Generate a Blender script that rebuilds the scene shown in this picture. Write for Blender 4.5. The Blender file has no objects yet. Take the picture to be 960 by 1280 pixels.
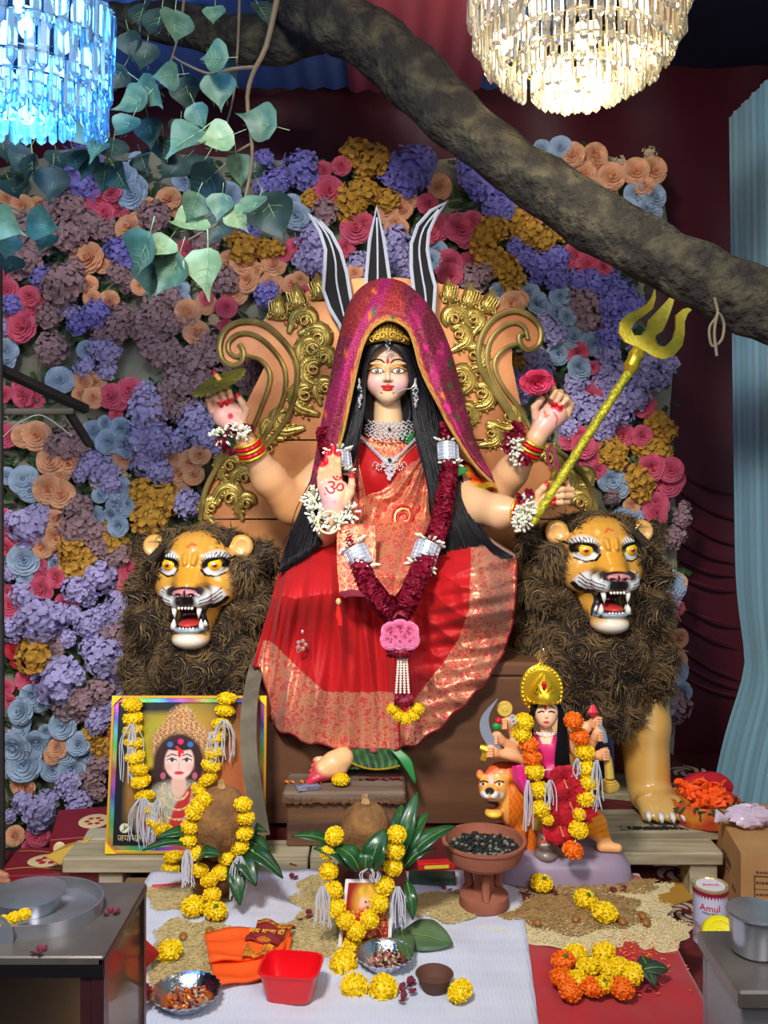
import bpy, math, random
import numpy as np
from mathutils import Vector, Matrix, Euler
random.seed(7); rng = np.random.RandomState(11)
PI = math.pi
C = bpy.context.scene.collection
SC = bpy.context.scene
# ---------------------------------------------------------------- camera, light, exposure
K = 1150.0; HY = 580.0; CZ = 1.6
def P(px, py, Y): return Vector(((px-480)/K*Y, Y, CZ-(py-HY)/K*Y))
def S(Y): return Y/K
def T(px, py, z=.62):
    Y = (CZ-z)*K/(py-HY); return P(px, py, Y)
cam = bpy.data.cameras.new('camera'); co = bpy.data.objects.new('camera', cam); C.objects.link(co)
co.location = (0, 0, CZ); co.rotation_euler = (PI/2, 0, 0)
cam.lens = K/1280*36; cam.sensor_width = 36; cam.shift_y = (HY-640)/1280; cam.clip_start = .02
SC.camera = co
SC.view_settings.view_transform = 'Standard'; SC.view_settings.look = 'None'
SC.view_settings.exposure = 0.0; SC.view_settings.gamma = 1
w = bpy.data.worlds.new('World'); SC.world = w; w.use_nodes = True
w.node_tree.nodes['Background'].inputs[0].default_value = (.55, .65, 1, 1)
w.node_tree.nodes['Background'].inputs[1].default_value = .16
def area(name, loc, target, size, power, col, spread=PI):
    l = bpy.data.lights.new(name, 'AREA'); l.energy = power; l.size = size; l.color = col; l.spread = spread
    o = bpy.data.objects.new(name, l); C.objects.link(o); o.location = loc
    o.rotation_euler = (Vector(target)-Vector(loc)).to_track_quat('-Z', 'Y').to_euler(); return o
area('key_flood', (-.5, .25, 2.95), (0, 2.6, 1.1), .35, 25, (1, .97, .93), math.radians(95))
area('fill_flood', (.9, -.3, 2.3), (0, 2.5, 1.0), .9, 9, (.96, .97, 1), math.radians(110))
area('table_flood', (.1, .5, 2.7), (.05, 1.9, .6), .5, 3.5, (.97, .98, 1))
area('left_fill', (-1.35, .2, 2.0), (-1.0, 3.2, 1.1), .5, 3.2, (.97, .98, 1), math.radians(80))  # unseen fill, added to brighten the lower left of the flower wall
def point(name, loc, power, col, r=.05):
    l = bpy.data.lights.new(name, 'POINT'); l.energy = power; l.color = col; l.shadow_soft_size = r
    o = bpy.data.objects.new(name, l); C.objects.link(o); o.location = loc; return o
# ---------------------------------------------------------------- colour + materials
def lin(c):
    c = np.asarray(c, float)/255.0
    return np.where(c <= .04045, c/12.92, ((c+.055)/1.055)**2.4)
def rgb(*c):
    v = lin(c); return (float(v[0]), float(v[1]), float(v[2]), 1)
MATS = {}
def mat(name, c=(128, 128, 128), rough=.6, metal=0, var=.0, vscale=20, bump=0, bscale=60, c2=None, emit=0, ecol=None,
        sheen=0, coat=0, trans=0, ior=1.45, vcol=False, tex='noise', alpha=1, sss=0, coords='Object'):
    if name in MATS: return MATS[name]
    m = bpy.data.materials.new(name); m.use_nodes = True; nt = m.node_tree; N = nt.nodes; L = nt.links
    b = N['Principled BSDF']; b.inputs['Roughness'].default_value = rough; b.inputs['Metallic'].default_value = metal
    col = rgb(*c); b.inputs['Base Color'].default_value = col
    b.inputs['Sheen Weight'].default_value = sheen; b.inputs['Coat Weight'].default_value = coat
    b.inputs['Coat Roughness'].default_value = .15
    b.inputs['Transmission Weight'].default_value = trans; b.inputs['IOR'].default_value = ior; b.inputs['Alpha'].default_value = alpha
    if emit: b.inputs['Emission Strength'].default_value = emit; b.inputs['Emission Color'].default_value = rgb(*(ecol or c))
    src = None
    if vcol:
        a = N.new('ShaderNodeVertexColor'); a.layer_name = 'Col'; src = a.outputs[0]; L.new(src, b.inputs['Base Color'])
    tc = N.new('ShaderNodeTexCoord')
    if var or c2:
        if tex == 'noise':
            n = N.new('ShaderNodeTexNoise'); n.inputs['Scale'].default_value = vscale; n.inputs['Detail'].default_value = 5; fac = n.outputs[0]
        elif tex == 'voronoi':
            n = N.new('ShaderNodeTexVoronoi'); n.inputs['Scale'].default_value = vscale; fac = n.outputs[0]
        elif tex == 'wave':
            n = N.new('ShaderNodeTexWave'); n.inputs['Scale'].default_value = vscale; n.inputs['Distortion'].default_value = 6
            n.inputs['Detail'].default_value = 3; n.inputs['Detail Scale'].default_value = 2; fac = n.outputs['Fac']
        if tex == 'grain':
            n = N.new('ShaderNodeTexNoise'); n.inputs['Scale'].default_value = vscale; n.inputs['Detail'].default_value = 6; fac = n.outputs[0]
            mp = N.new('ShaderNodeMapping'); mp.inputs['Scale'].default_value = (.08, 1, 1); L.new(tc.outputs[coords], mp.inputs[0]); L.new(mp.outputs[0], n.inputs['Vector'])
        else: L.new(tc.outputs[coords], n.inputs['Vector'])
        cr = N.new('ShaderNodeValToRGB'); L.new(fac, cr.inputs[0])
        cr.color_ramp.elements[0].position = .35; cr.color_ramp.elements[1].position = .65
        if c2: cr.color_ramp.elements[0].color = col; cr.color_ramp.elements[1].color = rgb(*c2)
        else:
            cr.color_ramp.elements[0].color = (1-var,)*3+(1,); cr.color_ramp.elements[1].color = (1, 1, 1, 1)
        if c2 and not vcol: L.new(cr.outputs[0], b.inputs['Base Color'])
        else:
            mx = N.new('ShaderNodeMix'); mx.data_type = 'RGBA'; mx.blend_type = 'MULTIPLY'; mx.inputs['Factor'].default_value = 1
            if src: L.new(src, mx.inputs['A'])
            else: mx.inputs['A'].default_value = col
            L.new(cr.outputs[0], mx.inputs['B']); L.new(mx.outputs['Result'], b.inputs['Base Color'])
    if bump:
        n2 = N.new('ShaderNodeTexNoise'); n2.inputs['Scale'].default_value = bscale; n2.inputs['Detail'].default_value = 4
        L.new(tc.outputs[coords], n2.inputs['Vector'])
        bp = N.new('ShaderNodeBump'); bp.inputs['Strength'].default_value = bump; bp.inputs['Distance'].default_value = .004
        L.new(n2.outputs[0], bp.inputs['Height']); L.new(bp.outputs[0], b.inputs['Normal'])
    MATS[name] = m; return m
def brocade(name, base, gold, scale=90, thr=.5, stripes=0):
    """woven cloth: gold thread figures on a coloured ground (UV space, both flat print)"""
    if name in MATS: return MATS[name]
    m = bpy.data.materials.new(name); m.use_nodes = True; nt = m.node_tree; N = nt.nodes; L = nt.links; b = N['Principled BSDF']
    uv = N.new('ShaderNodeTexCoord')
    n = N.new('ShaderNodeTexNoise'); n.inputs['Scale'].default_value = scale; n.inputs['Detail'].default_value = 2; n.inputs['Distortion'].default_value = 2.2
    v = N.new('ShaderNodeTexVoronoi'); v.inputs['Scale'].default_value = scale*.55; v.feature = 'DISTANCE_TO_EDGE'
    L.new(uv.outputs['UV'], n.inputs['Vector']); L.new(uv.outputs['UV'], v.inputs['Vector'])
    r1 = N.new('ShaderNodeValToRGB'); r1.color_ramp.elements[0].position = thr; r1.color_ramp.elements[1].position = thr+.06
    L.new(n.outputs[0], r1.inputs[0])
    r2 = N.new('ShaderNodeValToRGB'); r2.color_ramp.elements[0].position = .04; r2.color_ramp.elements[1].position = .09
    r2.color_ramp.elements[0].color = (1, 1, 1, 1); r2.color_ramp.elements[1].color = (0, 0, 0, 1)
    L.new(v.outputs['Distance'], r2.inputs[0])
    mx = N.new('ShaderNodeMath'); mx.operation = 'MAXIMUM'; L.new(r1.outputs[0], mx.inputs[0]); L.new(r2.outputs[0], mx.inputs[1])
    mc = N.new('ShaderNodeMix'); mc.data_type = 'RGBA'; mc.inputs['A'].default_value = rgb(*base); mc.inputs['B'].default_value = rgb(*gold)
    L.new(mx.outputs[0], mc.inputs['Factor']); L.new(mc.outputs['Result'], b.inputs['Base Color'])
    mm = N.new('ShaderNodeMath'); mm.operation = 'MULTIPLY'; mm.inputs[1].default_value = .55; L.new(mx.outputs[0], mm.inputs[0]); L.new(mm.outputs[0], b.inputs['Metallic'])
    b.inputs['Roughness'].default_value = .42; b.inputs['Sheen Weight'].default_value = .2
    bp = N.new('ShaderNodeBump'); bp.inputs['Strength'].default_value = .25; bp.inputs['Distance'].default_value = .001; L.new(mx.outputs[0], bp.inputs['Height']); L.new(bp.outputs[0], b.inputs['Normal'])
    MATS[name] = m; return m
# ---------------------------------------------------------------- mesh builder
class MB:
    def __init__(s): s.v = []; s.f = []; s.mi = []; s.c = []; s.uv = None
    def add(s, vs, fs, mi=0, col=None):
        b = len(s.v); s.v += [tuple(p) for p in vs]; s.f += [tuple(b+i for i in f) for f in fs]; s.mi += [mi]*len(fs)
        if col is not None: s.c += [tuple(col)]*len(vs)
        return s
    def box(s, lo, hi, mi=0, M=None, col=None, bev=0):
        x0, y0, z0 = lo; x1, y1, z1 = hi
        if bev:
            b = bev; vs = []; 
            for z, o in ((z0, b), (z0+b, 0), (z1-b, 0), (z1, b)):
                vs += [(x0+o+b*(o == 0), y0+o, z), (x1-o-b*(o == 0), y0+o, z), (x1-o, y0+o+b*(o == 0), z), (x1-o, y1-o-b*(o == 0), z),
                       (x1-o-b*(o == 0), y1-o, z), (x0+o+b*(o == 0), y1-o, z), (x0+o, y1-o-b*(o == 0), z), (x0+o, y0+o+b*(o == 0), z)]
            fs = [tuple(range(7, -1, -1)), tuple(range(24, 32))]
            for k in range(3):
                for i in range(8): fs.append((k*8+i, k*8+(i+1) % 8, k*8+8+(i+1) % 8, k*8+8+i))
        else:
            vs = [(x0, y0, z0), (x1, y0, z0), (x1, y1, z0), (x0, y1, z0), (x0, y0, z1), (x1, y0, z1), (x1, y1, z1), (x0, y1, z1)]
            fs = [(3, 2, 1, 0), (4, 5, 6, 7), (0, 1, 5, 4), (1, 2, 6, 5), (2, 3, 7, 6), (3, 0, 4, 7)]
        if M is not None: vs = [M @ Vector(p) for p in vs]
        return s.add(vs, fs, mi, col)
    def tube(s, pts, r, n=8, mi=0, closed=False, flat=1.0, up=None, cap=True, col=None):
        pts = [Vector(p) for p in pts]; m = len(pts)
        rr = [r]*m if not hasattr(r, '__len__') else list(r)
        prev = None; vs = []
        for i, p in enumerate(pts):
            if closed: t = pts[(i+1) % m]-pts[i-1]
            else: t = pts[min(i+1, m-1)]-pts[max(i-1, 0)]
            if t.length < 1e-9: t = Vector((0, 0, 1))
            t.normalize()
            if prev is None:
                a = Vector(up) if up else (Vector((0, 1, 0)) if abs(t.y) < .9 else Vector((1, 0, 0)))
            else: a = prev
            a = a-t*a.dot(t)
            if a.length < 1e-6: a = t.orthogonal()
            a.normalize(); prev = a; b = t.cross(a)
            for k in range(n):
                th = 2*PI*k/n; vs.append(p+a*(math.cos(th)*rr[i]*flat)+b*(math.sin(th)*rr[i]))
        fs = []
        for i in range(m if closed else m-1):
            j = (i+1) % m
            for k in range(n): fs.append((i*n+k, i*n+(k+1) % n, j*n+(k+1) % n, j*n+k))
        if cap and not closed: fs.append(tuple(range(n-1, -1, -1))); fs.append(tuple((m-1)*n+k for k in range(n)))
        return s.add(vs, fs, mi, col)
    def lathe(s, prof, n=32, c=(0, 0, 0), mi=0, M=None, sx=1, sy=1, col=None):
        vs = []; fs = []
        for r, z in prof:
            for k in range(n):
                a = 2*PI*k/n; vs.append(Vector((math.cos(a)*r*sx, math.sin(a)*r*sy, z)))
        for i in range(len(prof)-1):
            for k in range(n): fs.append((i*n+k, i*n+(k+1) % n, (i+1)*n+(k+1) % n, (i+1)*n+k))
        if M is not None: vs = [M @ p for p in vs]
        vs = [p+Vector(c) for p in vs]
        return s.add(vs, fs, mi, col)
    def ball(s, c, r, n=8, m=5, mi=0, M=None, col=None):
        r = (r, r, r) if not hasattr(r, '__len__') else r
        vs = [Vector((0, 0, -r[2]))]
        for i in range(1, m):
            ph = -PI/2+PI*i/m
            for k in range(n):
                a = 2*PI*k/n; vs.append(Vector((math.cos(ph)*math.cos(a)*r[0], math.cos(ph)*math.sin(a)*r[1], math.sin(ph)*r[2])))
        vs.append(Vector((0, 0, r[2]))); fs = []
        for k in range(n): fs.append((0, 1+(k+1) % n, 1+k))
        for i in range(m-2):
            for k in range(n): fs.append((1+i*n+k, 1+i*n+(k+1) % n, 1+(i+1)*n+(k+1) % n, 1+(i+1)*n+k))
        e = len(vs)-1; o = 1+(m-2)*n
        for k in range(n): fs.append((o+k, o+(k+1) % n, e))
        if M is not None: vs = [M @ p for p in vs]
        return s.add([p+Vector(c) for p in vs], fs, mi, col)
    def prism(s, pts2, Y0, Y1, mi=0):
        """polygon given in pixels at the depth Y0, extruded back to Y1"""
        sc = 1.0; a = [P(x, y, Y0) for x, y in pts2]; d = Vector((0, Y1-Y0, 0)); n = len(a)
        vs = a+[p+d for p in a]
        from mathutils.geometry import tessellate_polygon
        tr = tessellate_polygon([[Vector((p.x, p.z, 0)) for p in a]])
        fs = []
        for t in tr:
            t = list(t); p, q, r = [a[i] for i in t]
            if (q-p).cross(r-p).y > 0: t.reverse()
            fs.append(tuple(t)); fs.append(tuple(i+n for i in reversed(t)))
        ar = sum(a[i].x*a[(i+1) % n].z-a[(i+1) % n].x*a[i].z for i in range(n))
        for i in range(n):
            j = (i+1) % n; f = (i, i+n, j+n, j)
            fs.append(f if ar > 0 else tuple(reversed(f)))
        return s.add(vs, fs, mi)
    def petal(s, b, d, nrm, L, W, cup, tip, mi=0):
        t = d.cross(nrm); 
        v = [b, b+d*L*.5-t*W*.5+nrm*cup, b+d*L*.55, b+d*L*.5+t*W*.5+nrm*cup, b+d*L-t*W*.3+nrm*tip, b+d*L+t*W*.3+nrm*tip*.8]
        return s.add(v, [(0, 2, 1), (0, 3, 2), (1, 2, 4), (2, 5, 4), (2, 3, 5)], mi)
    def mesh(s, name, mats, smooth=True):
        me = bpy.data.meshes.new(name); me.from_pydata(s.v, [], s.f); 
        for m in (mats if isinstance(mats, (list, tuple)) else [mats]): me.materials.append(m)
        if any(s.mi): me.polygons.foreach_set('material_index', s.mi)
        if smooth: me.polygons.foreach_set('use_smooth', [True]*len(s.f))
        if s.c and len(s.c) == len(s.v):
            a = me.color_attributes.new('Col', 'FLOAT_COLOR', 'POINT')
            a.data.foreach_set('color', np.hstack([np.array(s.c)[:, :3], np.ones((len(s.v), 1))]).astype(np.float32).ravel())
        if s.uv is not None:
            ul = me.uv_layers.new(name='UVMap'); li = np.zeros(len(me.loops), dtype=np.int32); me.loops.foreach_get('vertex_index', li)
            ul.data.foreach_set('uv', np.array(s.uv, dtype=np.float32)[li].ravel())
        me.update(); return me
def wloc(o):
    v = Vector((0, 0, 0))
    while o is not None: v = v+o.location; o = o.parent
    return v
def flat_crease(me, ang=35):
    try: me.set_sharp_from_angle(angle=math.radians(ang))
    except Exception: pass
def obj(name, mb, mats, parent=None, label=None, local=False, smooth=True, crease=35, kind=None):
    """one mesh object; coordinates are world ones unless local, the origin of a top-level one goes to its base"""
    me = mb if isinstance(mb, bpy.types.Mesh) else mb.mesh(name, mats, smooth)
    if smooth and crease: flat_crease(me, crease)
    o = bpy.data.objects.new(name, me); C.objects.link(o)
    if parent is not None:
        o.parent = parent
        if not local: me.transform(Matrix.Translation(-wloc(parent)))
    elif not local:
        n = len(me.vertices); a = np.zeros(n*3, dtype=np.float32); me.vertices.foreach_get('co', a); a = a.reshape(-1, 3)
        c = Vector(((a[:, 0].min()+a[:, 0].max())/2, (a[:, 1].min()+a[:, 1].max())/2, a[:, 2].min()))
        me.transform(Matrix.Translation(-c)); o.location = c
    if label: o['label'] = label
    if kind: o['kind'] = kind
    return o
def thing(name, label, cat, loc=(0, 0, 0), group=None, rot=(0, 0, 0)):
    o = bpy.data.objects.new(name, None); C.objects.link(o); o.location = loc; o.rotation_euler = rot; o.empty_display_size = .05
    o['label'] = label; o['category'] = cat
    if group: o['group'] = group
    return o
def tag(o, label, cat, group=None):
    o['label'] = label; o['category'] = cat
    if group: o['group'] = group
    return o
def link(name, me, parent=None, loc=(0, 0, 0), rot=(0, 0, 0), scale=(1, 1, 1), label=None, world=True):
    o = bpy.data.objects.new(name, me); C.objects.link(o)
    if parent is not None:
        o.parent = parent
        o.location = Vector(loc)-(wloc(parent) if world else Vector((0, 0, 0)))
    else: o.location = loc
    o.rotation_euler = rot; o.scale = scale if hasattr(scale, '__len__') else (scale,)*3
    if label: o['label'] = label
    return o
def spline(pts, n):
    """Catmull-Rom through points of any dimension"""
    p = np.array([list(q) for q in pts], float); m = len(p)
    p = np.vstack([2*p[0]-p[1], p, 2*p[-1]-p[-2]]); out = []
    for i in range(n):
        t = i/(n-1)*(m-1); k = min(int(t), m-2); u = t-k; a, b, c, d = p[k], p[k+1], p[k+2], p[k+3]
        out.append(.5*((2*b)+(-a+c)*u+(2*a-5*b+4*c-d)*u*u+(-a+3*b-3*c+d)*u**3))
    return np.array(out)
def PP(pts): return [P(*q) for q in pts]
def SP(pts, n): return [P(*q) for q in spline(pts, n)]
def text_mesh(s, size, depth=.0004, mname='text'):
    cu = bpy.data.curves.new(mname, 'FONT'); cu.body = s; cu.size = size; cu.extrude = depth; cu.align_x = 'CENTER'; cu.align_y = 'CENTER'; cu.resolution_u = 3
    o = bpy.data.objects.new('tmp', cu); C.objects.link(o); bpy.context.view_layer.update()
    me = bpy.data.meshes.new_from_object(o.evaluated_get(bpy.context.evaluated_depsgraph_get()))
    bpy.data.objects.remove(o); bpy.data.curves.remove(cu); return me
def text_obj(name, s, size, m, parent, M, depth=.0004, label=None):
    """flat lettering; M is a world matrix"""
    me = text_mesh(s, size, depth); me.materials.clear(); me.materials.append(m)
    me.transform(M); return obj(name, me, m, parent, label=label, smooth=False)
# ---------------------------------------------------------------- implicit surfaces (one continuous skin)
class Field:
    def __init__(s, lo, hi, h):
        s.lo = np.array(lo, float); s.h = h; n = np.ceil((np.array(hi)-s.lo)/h).astype(int)+1
        s.ax = [s.lo[i]+h*np.arange(n[i]) for i in range(3)]; s.F = np.full(n, 1e3, dtype=np.float32)
    def sub(s, lo, hi):
        sl = []; g = []
        for i in range(3):
            a = max(0, int((lo[i]-s.lo[i])/s.h)); b = min(s.F.shape[i], int((hi[i]-s.lo[i])/s.h)+2)
            if b <= a: return None, None
            sl.append(slice(a, b)); g.append(s.ax[i][a:b])
        return tuple(sl), np.meshgrid(*g, indexing='ij', sparse=True)
    def mix(s, sl, d, k, cut=False):
        a = s.F[sl]; d = d.astype(np.float32)
        if cut: d = -d; h = np.maximum(k-np.abs(a-d), 0)/k; s.F[sl] = np.maximum(a, d)+h*h*k*.25
        else: h = np.maximum(k-np.abs(a-d), 0)/k; s.F[sl] = np.minimum(a, d)-h*h*k*.25
    def cone(s, a, b, ra, rb, k=.01, cut=False):
        a = np.array(a, float); b = np.array(b, float); r = max(ra, rb)+k*1.5+2*s.h
        sl, g = s.sub(np.minimum(a, b)-r, np.maximum(a, b)+r)
        if sl is None: return s
        ba = b-a; L = max((ba**2).sum(), 1e-12)
        t = np.clip(((g[0]-a[0])*ba[0]+(g[1]-a[1])*ba[1]+(g[2]-a[2])*ba[2])/L, 0, 1)
        d = np.sqrt((g[0]-a[0]-t*ba[0])**2+(g[1]-a[1]-t*ba[1])**2+(g[2]-a[2]-t*ba[2])**2)-(ra+(rb-ra)*t)
        s.mix(sl, d, k, cut); return s
    def ell(s, c, r, k=.01, cut=False, R=None):
        c = np.array(c, float); r = np.array(r if hasattr(r, '__len__') else (r,)*3, float); m = r.max()+k*1.5+2*s.h
        sl, g = s.sub(c-m, c+m)
        if sl is None: return s
        q = [g[i]-c[i] for i in range(3)]
        if R is not None:
            Rt = np.array(R.transposed()); q = [Rt[i][0]*q[0]+Rt[i][1]*q[1]+Rt[i][2]*q[2] for i in range(3)]
        k0 = np.sqrt((q[0]/r[0])**2+(q[1]/r[1])**2+(q[2]/r[2])**2)
        k1 = np.sqrt((q[0]/r[0]**2)**2+(q[1]/r[1]**2)**2+(q[2]/r[2]**2)**2)+1e-9
        s.mix(sl, k0*(k0-1)/k1, k, cut); return s
    def chain(s, pts, rs, k=.004):
        for i in range(len(pts)-1): s.cone(pts[i], pts[i+1], rs[i], rs[i+1], k)
        return s
    def mesh(s):
        F = s.F; n = F.shape; ins = F < 0
        c = np.zeros([i-1 for i in n], dtype=np.int8)
        for i in (0, 1):
            for j in (0, 1):
                for k in (0, 1): c += ins[i:n[0]-1+i, j:n[1]-1+j, k:n[2]-1+k]
        act = (c > 0) & (c < 8); ijk = np.argwhere(act); idx = np.full(act.shape, -1, dtype=np.int64); idx[act] = np.arange(len(ijk))
        acc = np.zeros((len(ijk), 3)); cnt = np.zeros(len(ijk))
        cor = [(i, j, k) for i in (0, 1) for j in (0, 1) for k in (0, 1)]
        for a in cor:
            for ax in range(3):
                if a[ax] == 1: continue
                b = list(a); b[ax] = 1
                fa = F[ijk[:, 0]+a[0], ijk[:, 1]+a[1], ijk[:, 2]+a[2]]; fb = F[ijk[:, 0]+b[0], ijk[:, 1]+b[1], ijk[:, 2]+b[2]]
                m = (fa < 0) != (fb < 0); t = np.clip(fa[m]/(fa[m]-fb[m]), 0, 1); p = np.tile(np.array(a, float), (m.sum(), 1)); p[:, ax] += t
                acc[m] += p; cnt[m] += 1
        V = (ijk+acc/cnt[:, None])*s.h+s.lo; Q = []
        for ax in range(3):
            o1, o2 = [(1, 2), (2, 0), (0, 1)][ax]
            sa = [slice(None)]*3; sb = [slice(None)]*3; sa[ax] = slice(0, -1); sb[ax] = slice(1, None)
            A = ins[tuple(sa)]; B = ins[tuple(sb)]; e = np.argwhere(A != B)
            e = e[(e[:, o1] > 0) & (e[:, o2] > 0) & (e[:, o1] < n[o1]-1) & (e[:, o2] < n[o2]-1)]
            def cell(d1, d2):
                q = e.copy(); q[:, o1] -= d1; q[:, o2] -= d2; return idx[q[:, 0], q[:, 1], q[:, 2]]
            q = np.stack([cell(1, 1), cell(0, 1), cell(0, 0), cell(1, 0)], 1)
            fl = ~A[e[:, 0], e[:, 1], e[:, 2]]; q[fl] = q[fl][:, ::-1]; Q.append(q)
        return V, np.vstack(Q)
def np_mesh(name, V, Q, m, col=None):
    me = bpy.data.meshes.new(name); me.vertices.add(len(V)); me.vertices.foreach_set('co', V.astype(np.float32).ravel())
    k = Q.shape[1]
    me.loops.add(Q.size); me.loops.foreach_set('vertex_index', Q.astype(np.int32).ravel())
    me.polygons.add(len(Q)); me.polygons.foreach_set('loop_start', (np.arange(len(Q))*k).astype(np.int32)); 
    me.update(calc_edges=True); me.validate()
    me.polygons.foreach_set('use_smooth', [True]*len(me.polygons))
    if col is not None:
        a = me.color_attributes.new('Col', 'FLOAT_COLOR', 'POINT'); a.data.foreach_set('color', np.hstack([col, np.ones((len(V), 1))]).astype(np.float32).ravel())
    for x in (m if isinstance(m, (list, tuple)) else [m]): me.materials.append(x)
    return me
class Paint:
    """flat paint laid over a surface: soft-edged marks, colours in 0-255"""
    def __init__(s, n, base): s.c = np.tile(lin(base), (n, 1))
    def lay(s, m, col): m = np.clip(m, 0, 1)[:, None]; s.c = s.c*(1-m)+lin(col)*m; return s
def dot(x, y, cx, cy, rx, ry=None, soft=.25):
    ry = ry or rx; return np.clip((1-np.sqrt(((x-cx)/rx)**2+((y-cy)/ry)**2))/soft+.5, 0, 1)
def stroke(x, y, pts, w, soft=.5):
    d = np.full(x.shape, 1e9)
    for (a, b), (c, e) in zip(pts[:-1], pts[1:]):
        vx, vy = c-a, e-b; L = vx*vx+vy*vy+1e-9; t = np.clip(((x-a)*vx+(y-b)*vy)/L, 0, 1); d = np.minimum(d, np.hypot(x-a-t*vx, y-b-t*vy))
    return np.clip((w-d)/soft+.5, 0, 1)
def sheet(name, L, R, n, m, depth, mats, parent=None, thick=.003, mids=None, wr=None, mfun=None, uvs=1.0, label=None, kind=None, cfun=None):
    """cloth between polylines of (px, py); depth(px,py,u,t)->Y ; rows t from first to last"""
    rails = [L]+(mids or [])+[R]; rs = [spline(q, m) for q in rails]; V = []; UV = []
    for j in range(m):
        row = spline([r[j] for r in rs], n) if len(rs) > 2 else np.array([rs[0][j]*(1-i/(n-1))+rs[1][j]*i/(n-1) for i in range(n)])
        for i in range(n):
            u = i/(n-1); t = j/(m-1); px, py = row[i][:2]
            Y = depth(px, py, u, t)+(wr(px, py, u, t) if wr else 0); V.append(P(px, py, Y)); UV.append((px/200*uvs, py/200*uvs))
    b = MB(); F = [(j*n+i, (j+1)*n+i, (j+1)*n+i+1, j*n+i+1) for j in range(m-1) for i in range(n-1)]
    N0 = len(V); back = [v+Vector((0, thick, 0)) for v in V]
    F2 = [tuple(N0+k for k in reversed(f)) for f in F]
    mi = [0]*len(F) if mfun is None else [mfun(i/(n-1), j/(m-1), *[0]) for j in range(m-1) for i in range(n-1)]
    E = []
    for i in range(n-1): E.append((i, i+1, N0+i+1, N0+i)); a = (m-1)*n; E.append((a+i+1, a+i, N0+a+i, N0+a+i+1))
    for j in range(m-1): E.append((j*n, N0+j*n, N0+j*n+n, j*n+n)); E.append((j*n+n-1, j*n+2*n-1, N0+j*n+2*n-1, N0+j*n+n-1))
    b.v = [tuple(v) for v in V+back]; b.f = F+F2+E; b.mi = mi+mi+[0]*len(E); b.uv = UV+UV
    if cfun:
        cc = [cfun(uv[0]*200/uvs, uv[1]*200/uvs) for uv in UV]; b.c = cc+cc
    return obj(name, b, mats, parent, label=label, crease=0, kind=kind)
# common materials
SKIN = mat('painted_skin', vcol=True, rough=.38, coat=.15)
GOLD = mat('gold_paint', (205, 165, 70), .3, .85, c2=(150, 112, 40), vscale=14)
GOLDB = mat('bright_gold', (240, 205, 60), .28, .75, bump=.25, bscale=220)
SILV = mat('silver_foil', (215, 220, 230), .16, 1, bump=.3, bscale=200)
STEEL = mat('brushed_steel', (190, 192, 198), .25, .78, var=.3, vscale=9)
BEAD = mat('rhinestone', (235, 235, 240), .12, .55)
CLAY = mat('terracotta', (158, 92, 68), .75, bump=.2, bscale=90, var=.2)
WOOD = mat('old_plank_wood', (186, 172, 142), .8, c2=(146, 132, 104), tex='grain', vscale=45, bump=.4, bscale=40)
# ================================================================ THE SETTING
def structure(name, mb, m, **k):
    o = obj(name, mb, m, **k); o['kind'] = 'structure'; return o
carpet = mat('maroon_carpet', (112, 34, 34), .9, c2=(88, 22, 26), vscale=30, bump=.3, bscale=300)
structure('floor', MB().box((-2.2, -1.5, -.05), (2.2, 4.2, 0)), mat('grey_floor', (120, 116, 110), .8, var=.3))
def drape(name, x0, x1, z0, z1, Y, m, amp=.02, freq=30, n=160, rows=14, sheer=0):
    b = MB(); 
    for j in range(rows):
        t = j/(rows-1); z = z1+(z0-z1)*t
        for i in range(n):
            x = x0+(x1-x0)*i/(n-1); b.v.append((x, Y+amp*math.sin(x*freq+2*math.sin(x*3))*(.35+.65*t)+.012*math.sin(z*9+x*14)+sheer*x, z))
    b.f = [(j*n+i, (j+1)*n+i, (j+1)*n+i+1, j*n+i+1) for j in range(rows-1) for i in range(n-1)]; b.mi = [0]*len(b.f)
    return b
structure('wall_back', drape('wall_back', -2.2, 2.2, .3, 3.12, 3.52, mat('maroon_satin', (78, 10, 24), .42, sheen=.2, bump=.5, bscale=5), amp=.012, freq=22), mat('maroon_satin'))
# velvet gathers in the back drape, right of the flower wall
b = MB()
for i in range(11):
    x0 = 835+random.uniform(0, 12); y0 = 590+i*26+random.uniform(-8, 8)
    pts = [(x0+85*t, y0+(34+10*math.sin(i))*t+6*math.sin(t*3), 3.495+.004*math.sin(t*8)) for t in np.linspace(0, 1, 9)]
    b.tube(PP(pts), [.0015+.006*math.sin(PI*t) for t in np.linspace(0, 1, 9)], 6, flat=.7)
obj('drape_crease', b, mat('maroon_satin'), bpy.data.objects['wall_back'], kind='stuff')
# ceiling: dark cloth, a blue run and a rose run of sheer cloth
structure('ceiling', MB().box((-2.2, -1.5, 3.12), (2.2, 4.2, 3.16)), mat('dark_navy_cloth', (34, 34, 60), .9, var=.3, vscale=3))
def ceil_cloth(name, x0, x1, m, y0=2.2, y1=3.48, dz=0):
    b = MB(); n = 70; r = 10
    for j in range(r):
        for i in range(n):
            x = x0+(x1-x0)*i/(n-1); b.v.append((x, y0+(y1-y0)*j/(r-1), 3.02-dz-.03*math.sin(PI*j/(r-1))+.006*math.sin(x*75)))
    b.f = [(j*n+i, j*n+i+1, (j+1)*n+i+1, (j+1)*n+i) for j in range(r-1) for i in range(n-1)]; b.mi = [0]*len(b.f)
    return structure(name, b, m)
ceil_cloth('trim_1', -1.5, -.13, mat('blue_ceiling_cloth', (120, 168, 255), .7))
ceil_cloth('trim_2', -.13, .36, mat('rose_ceiling_cloth', (235, 116, 138), .7), dz=.01)
ceil_cloth('trim_3', .36, .55, mat('blue_ceiling_cloth'))
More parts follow.
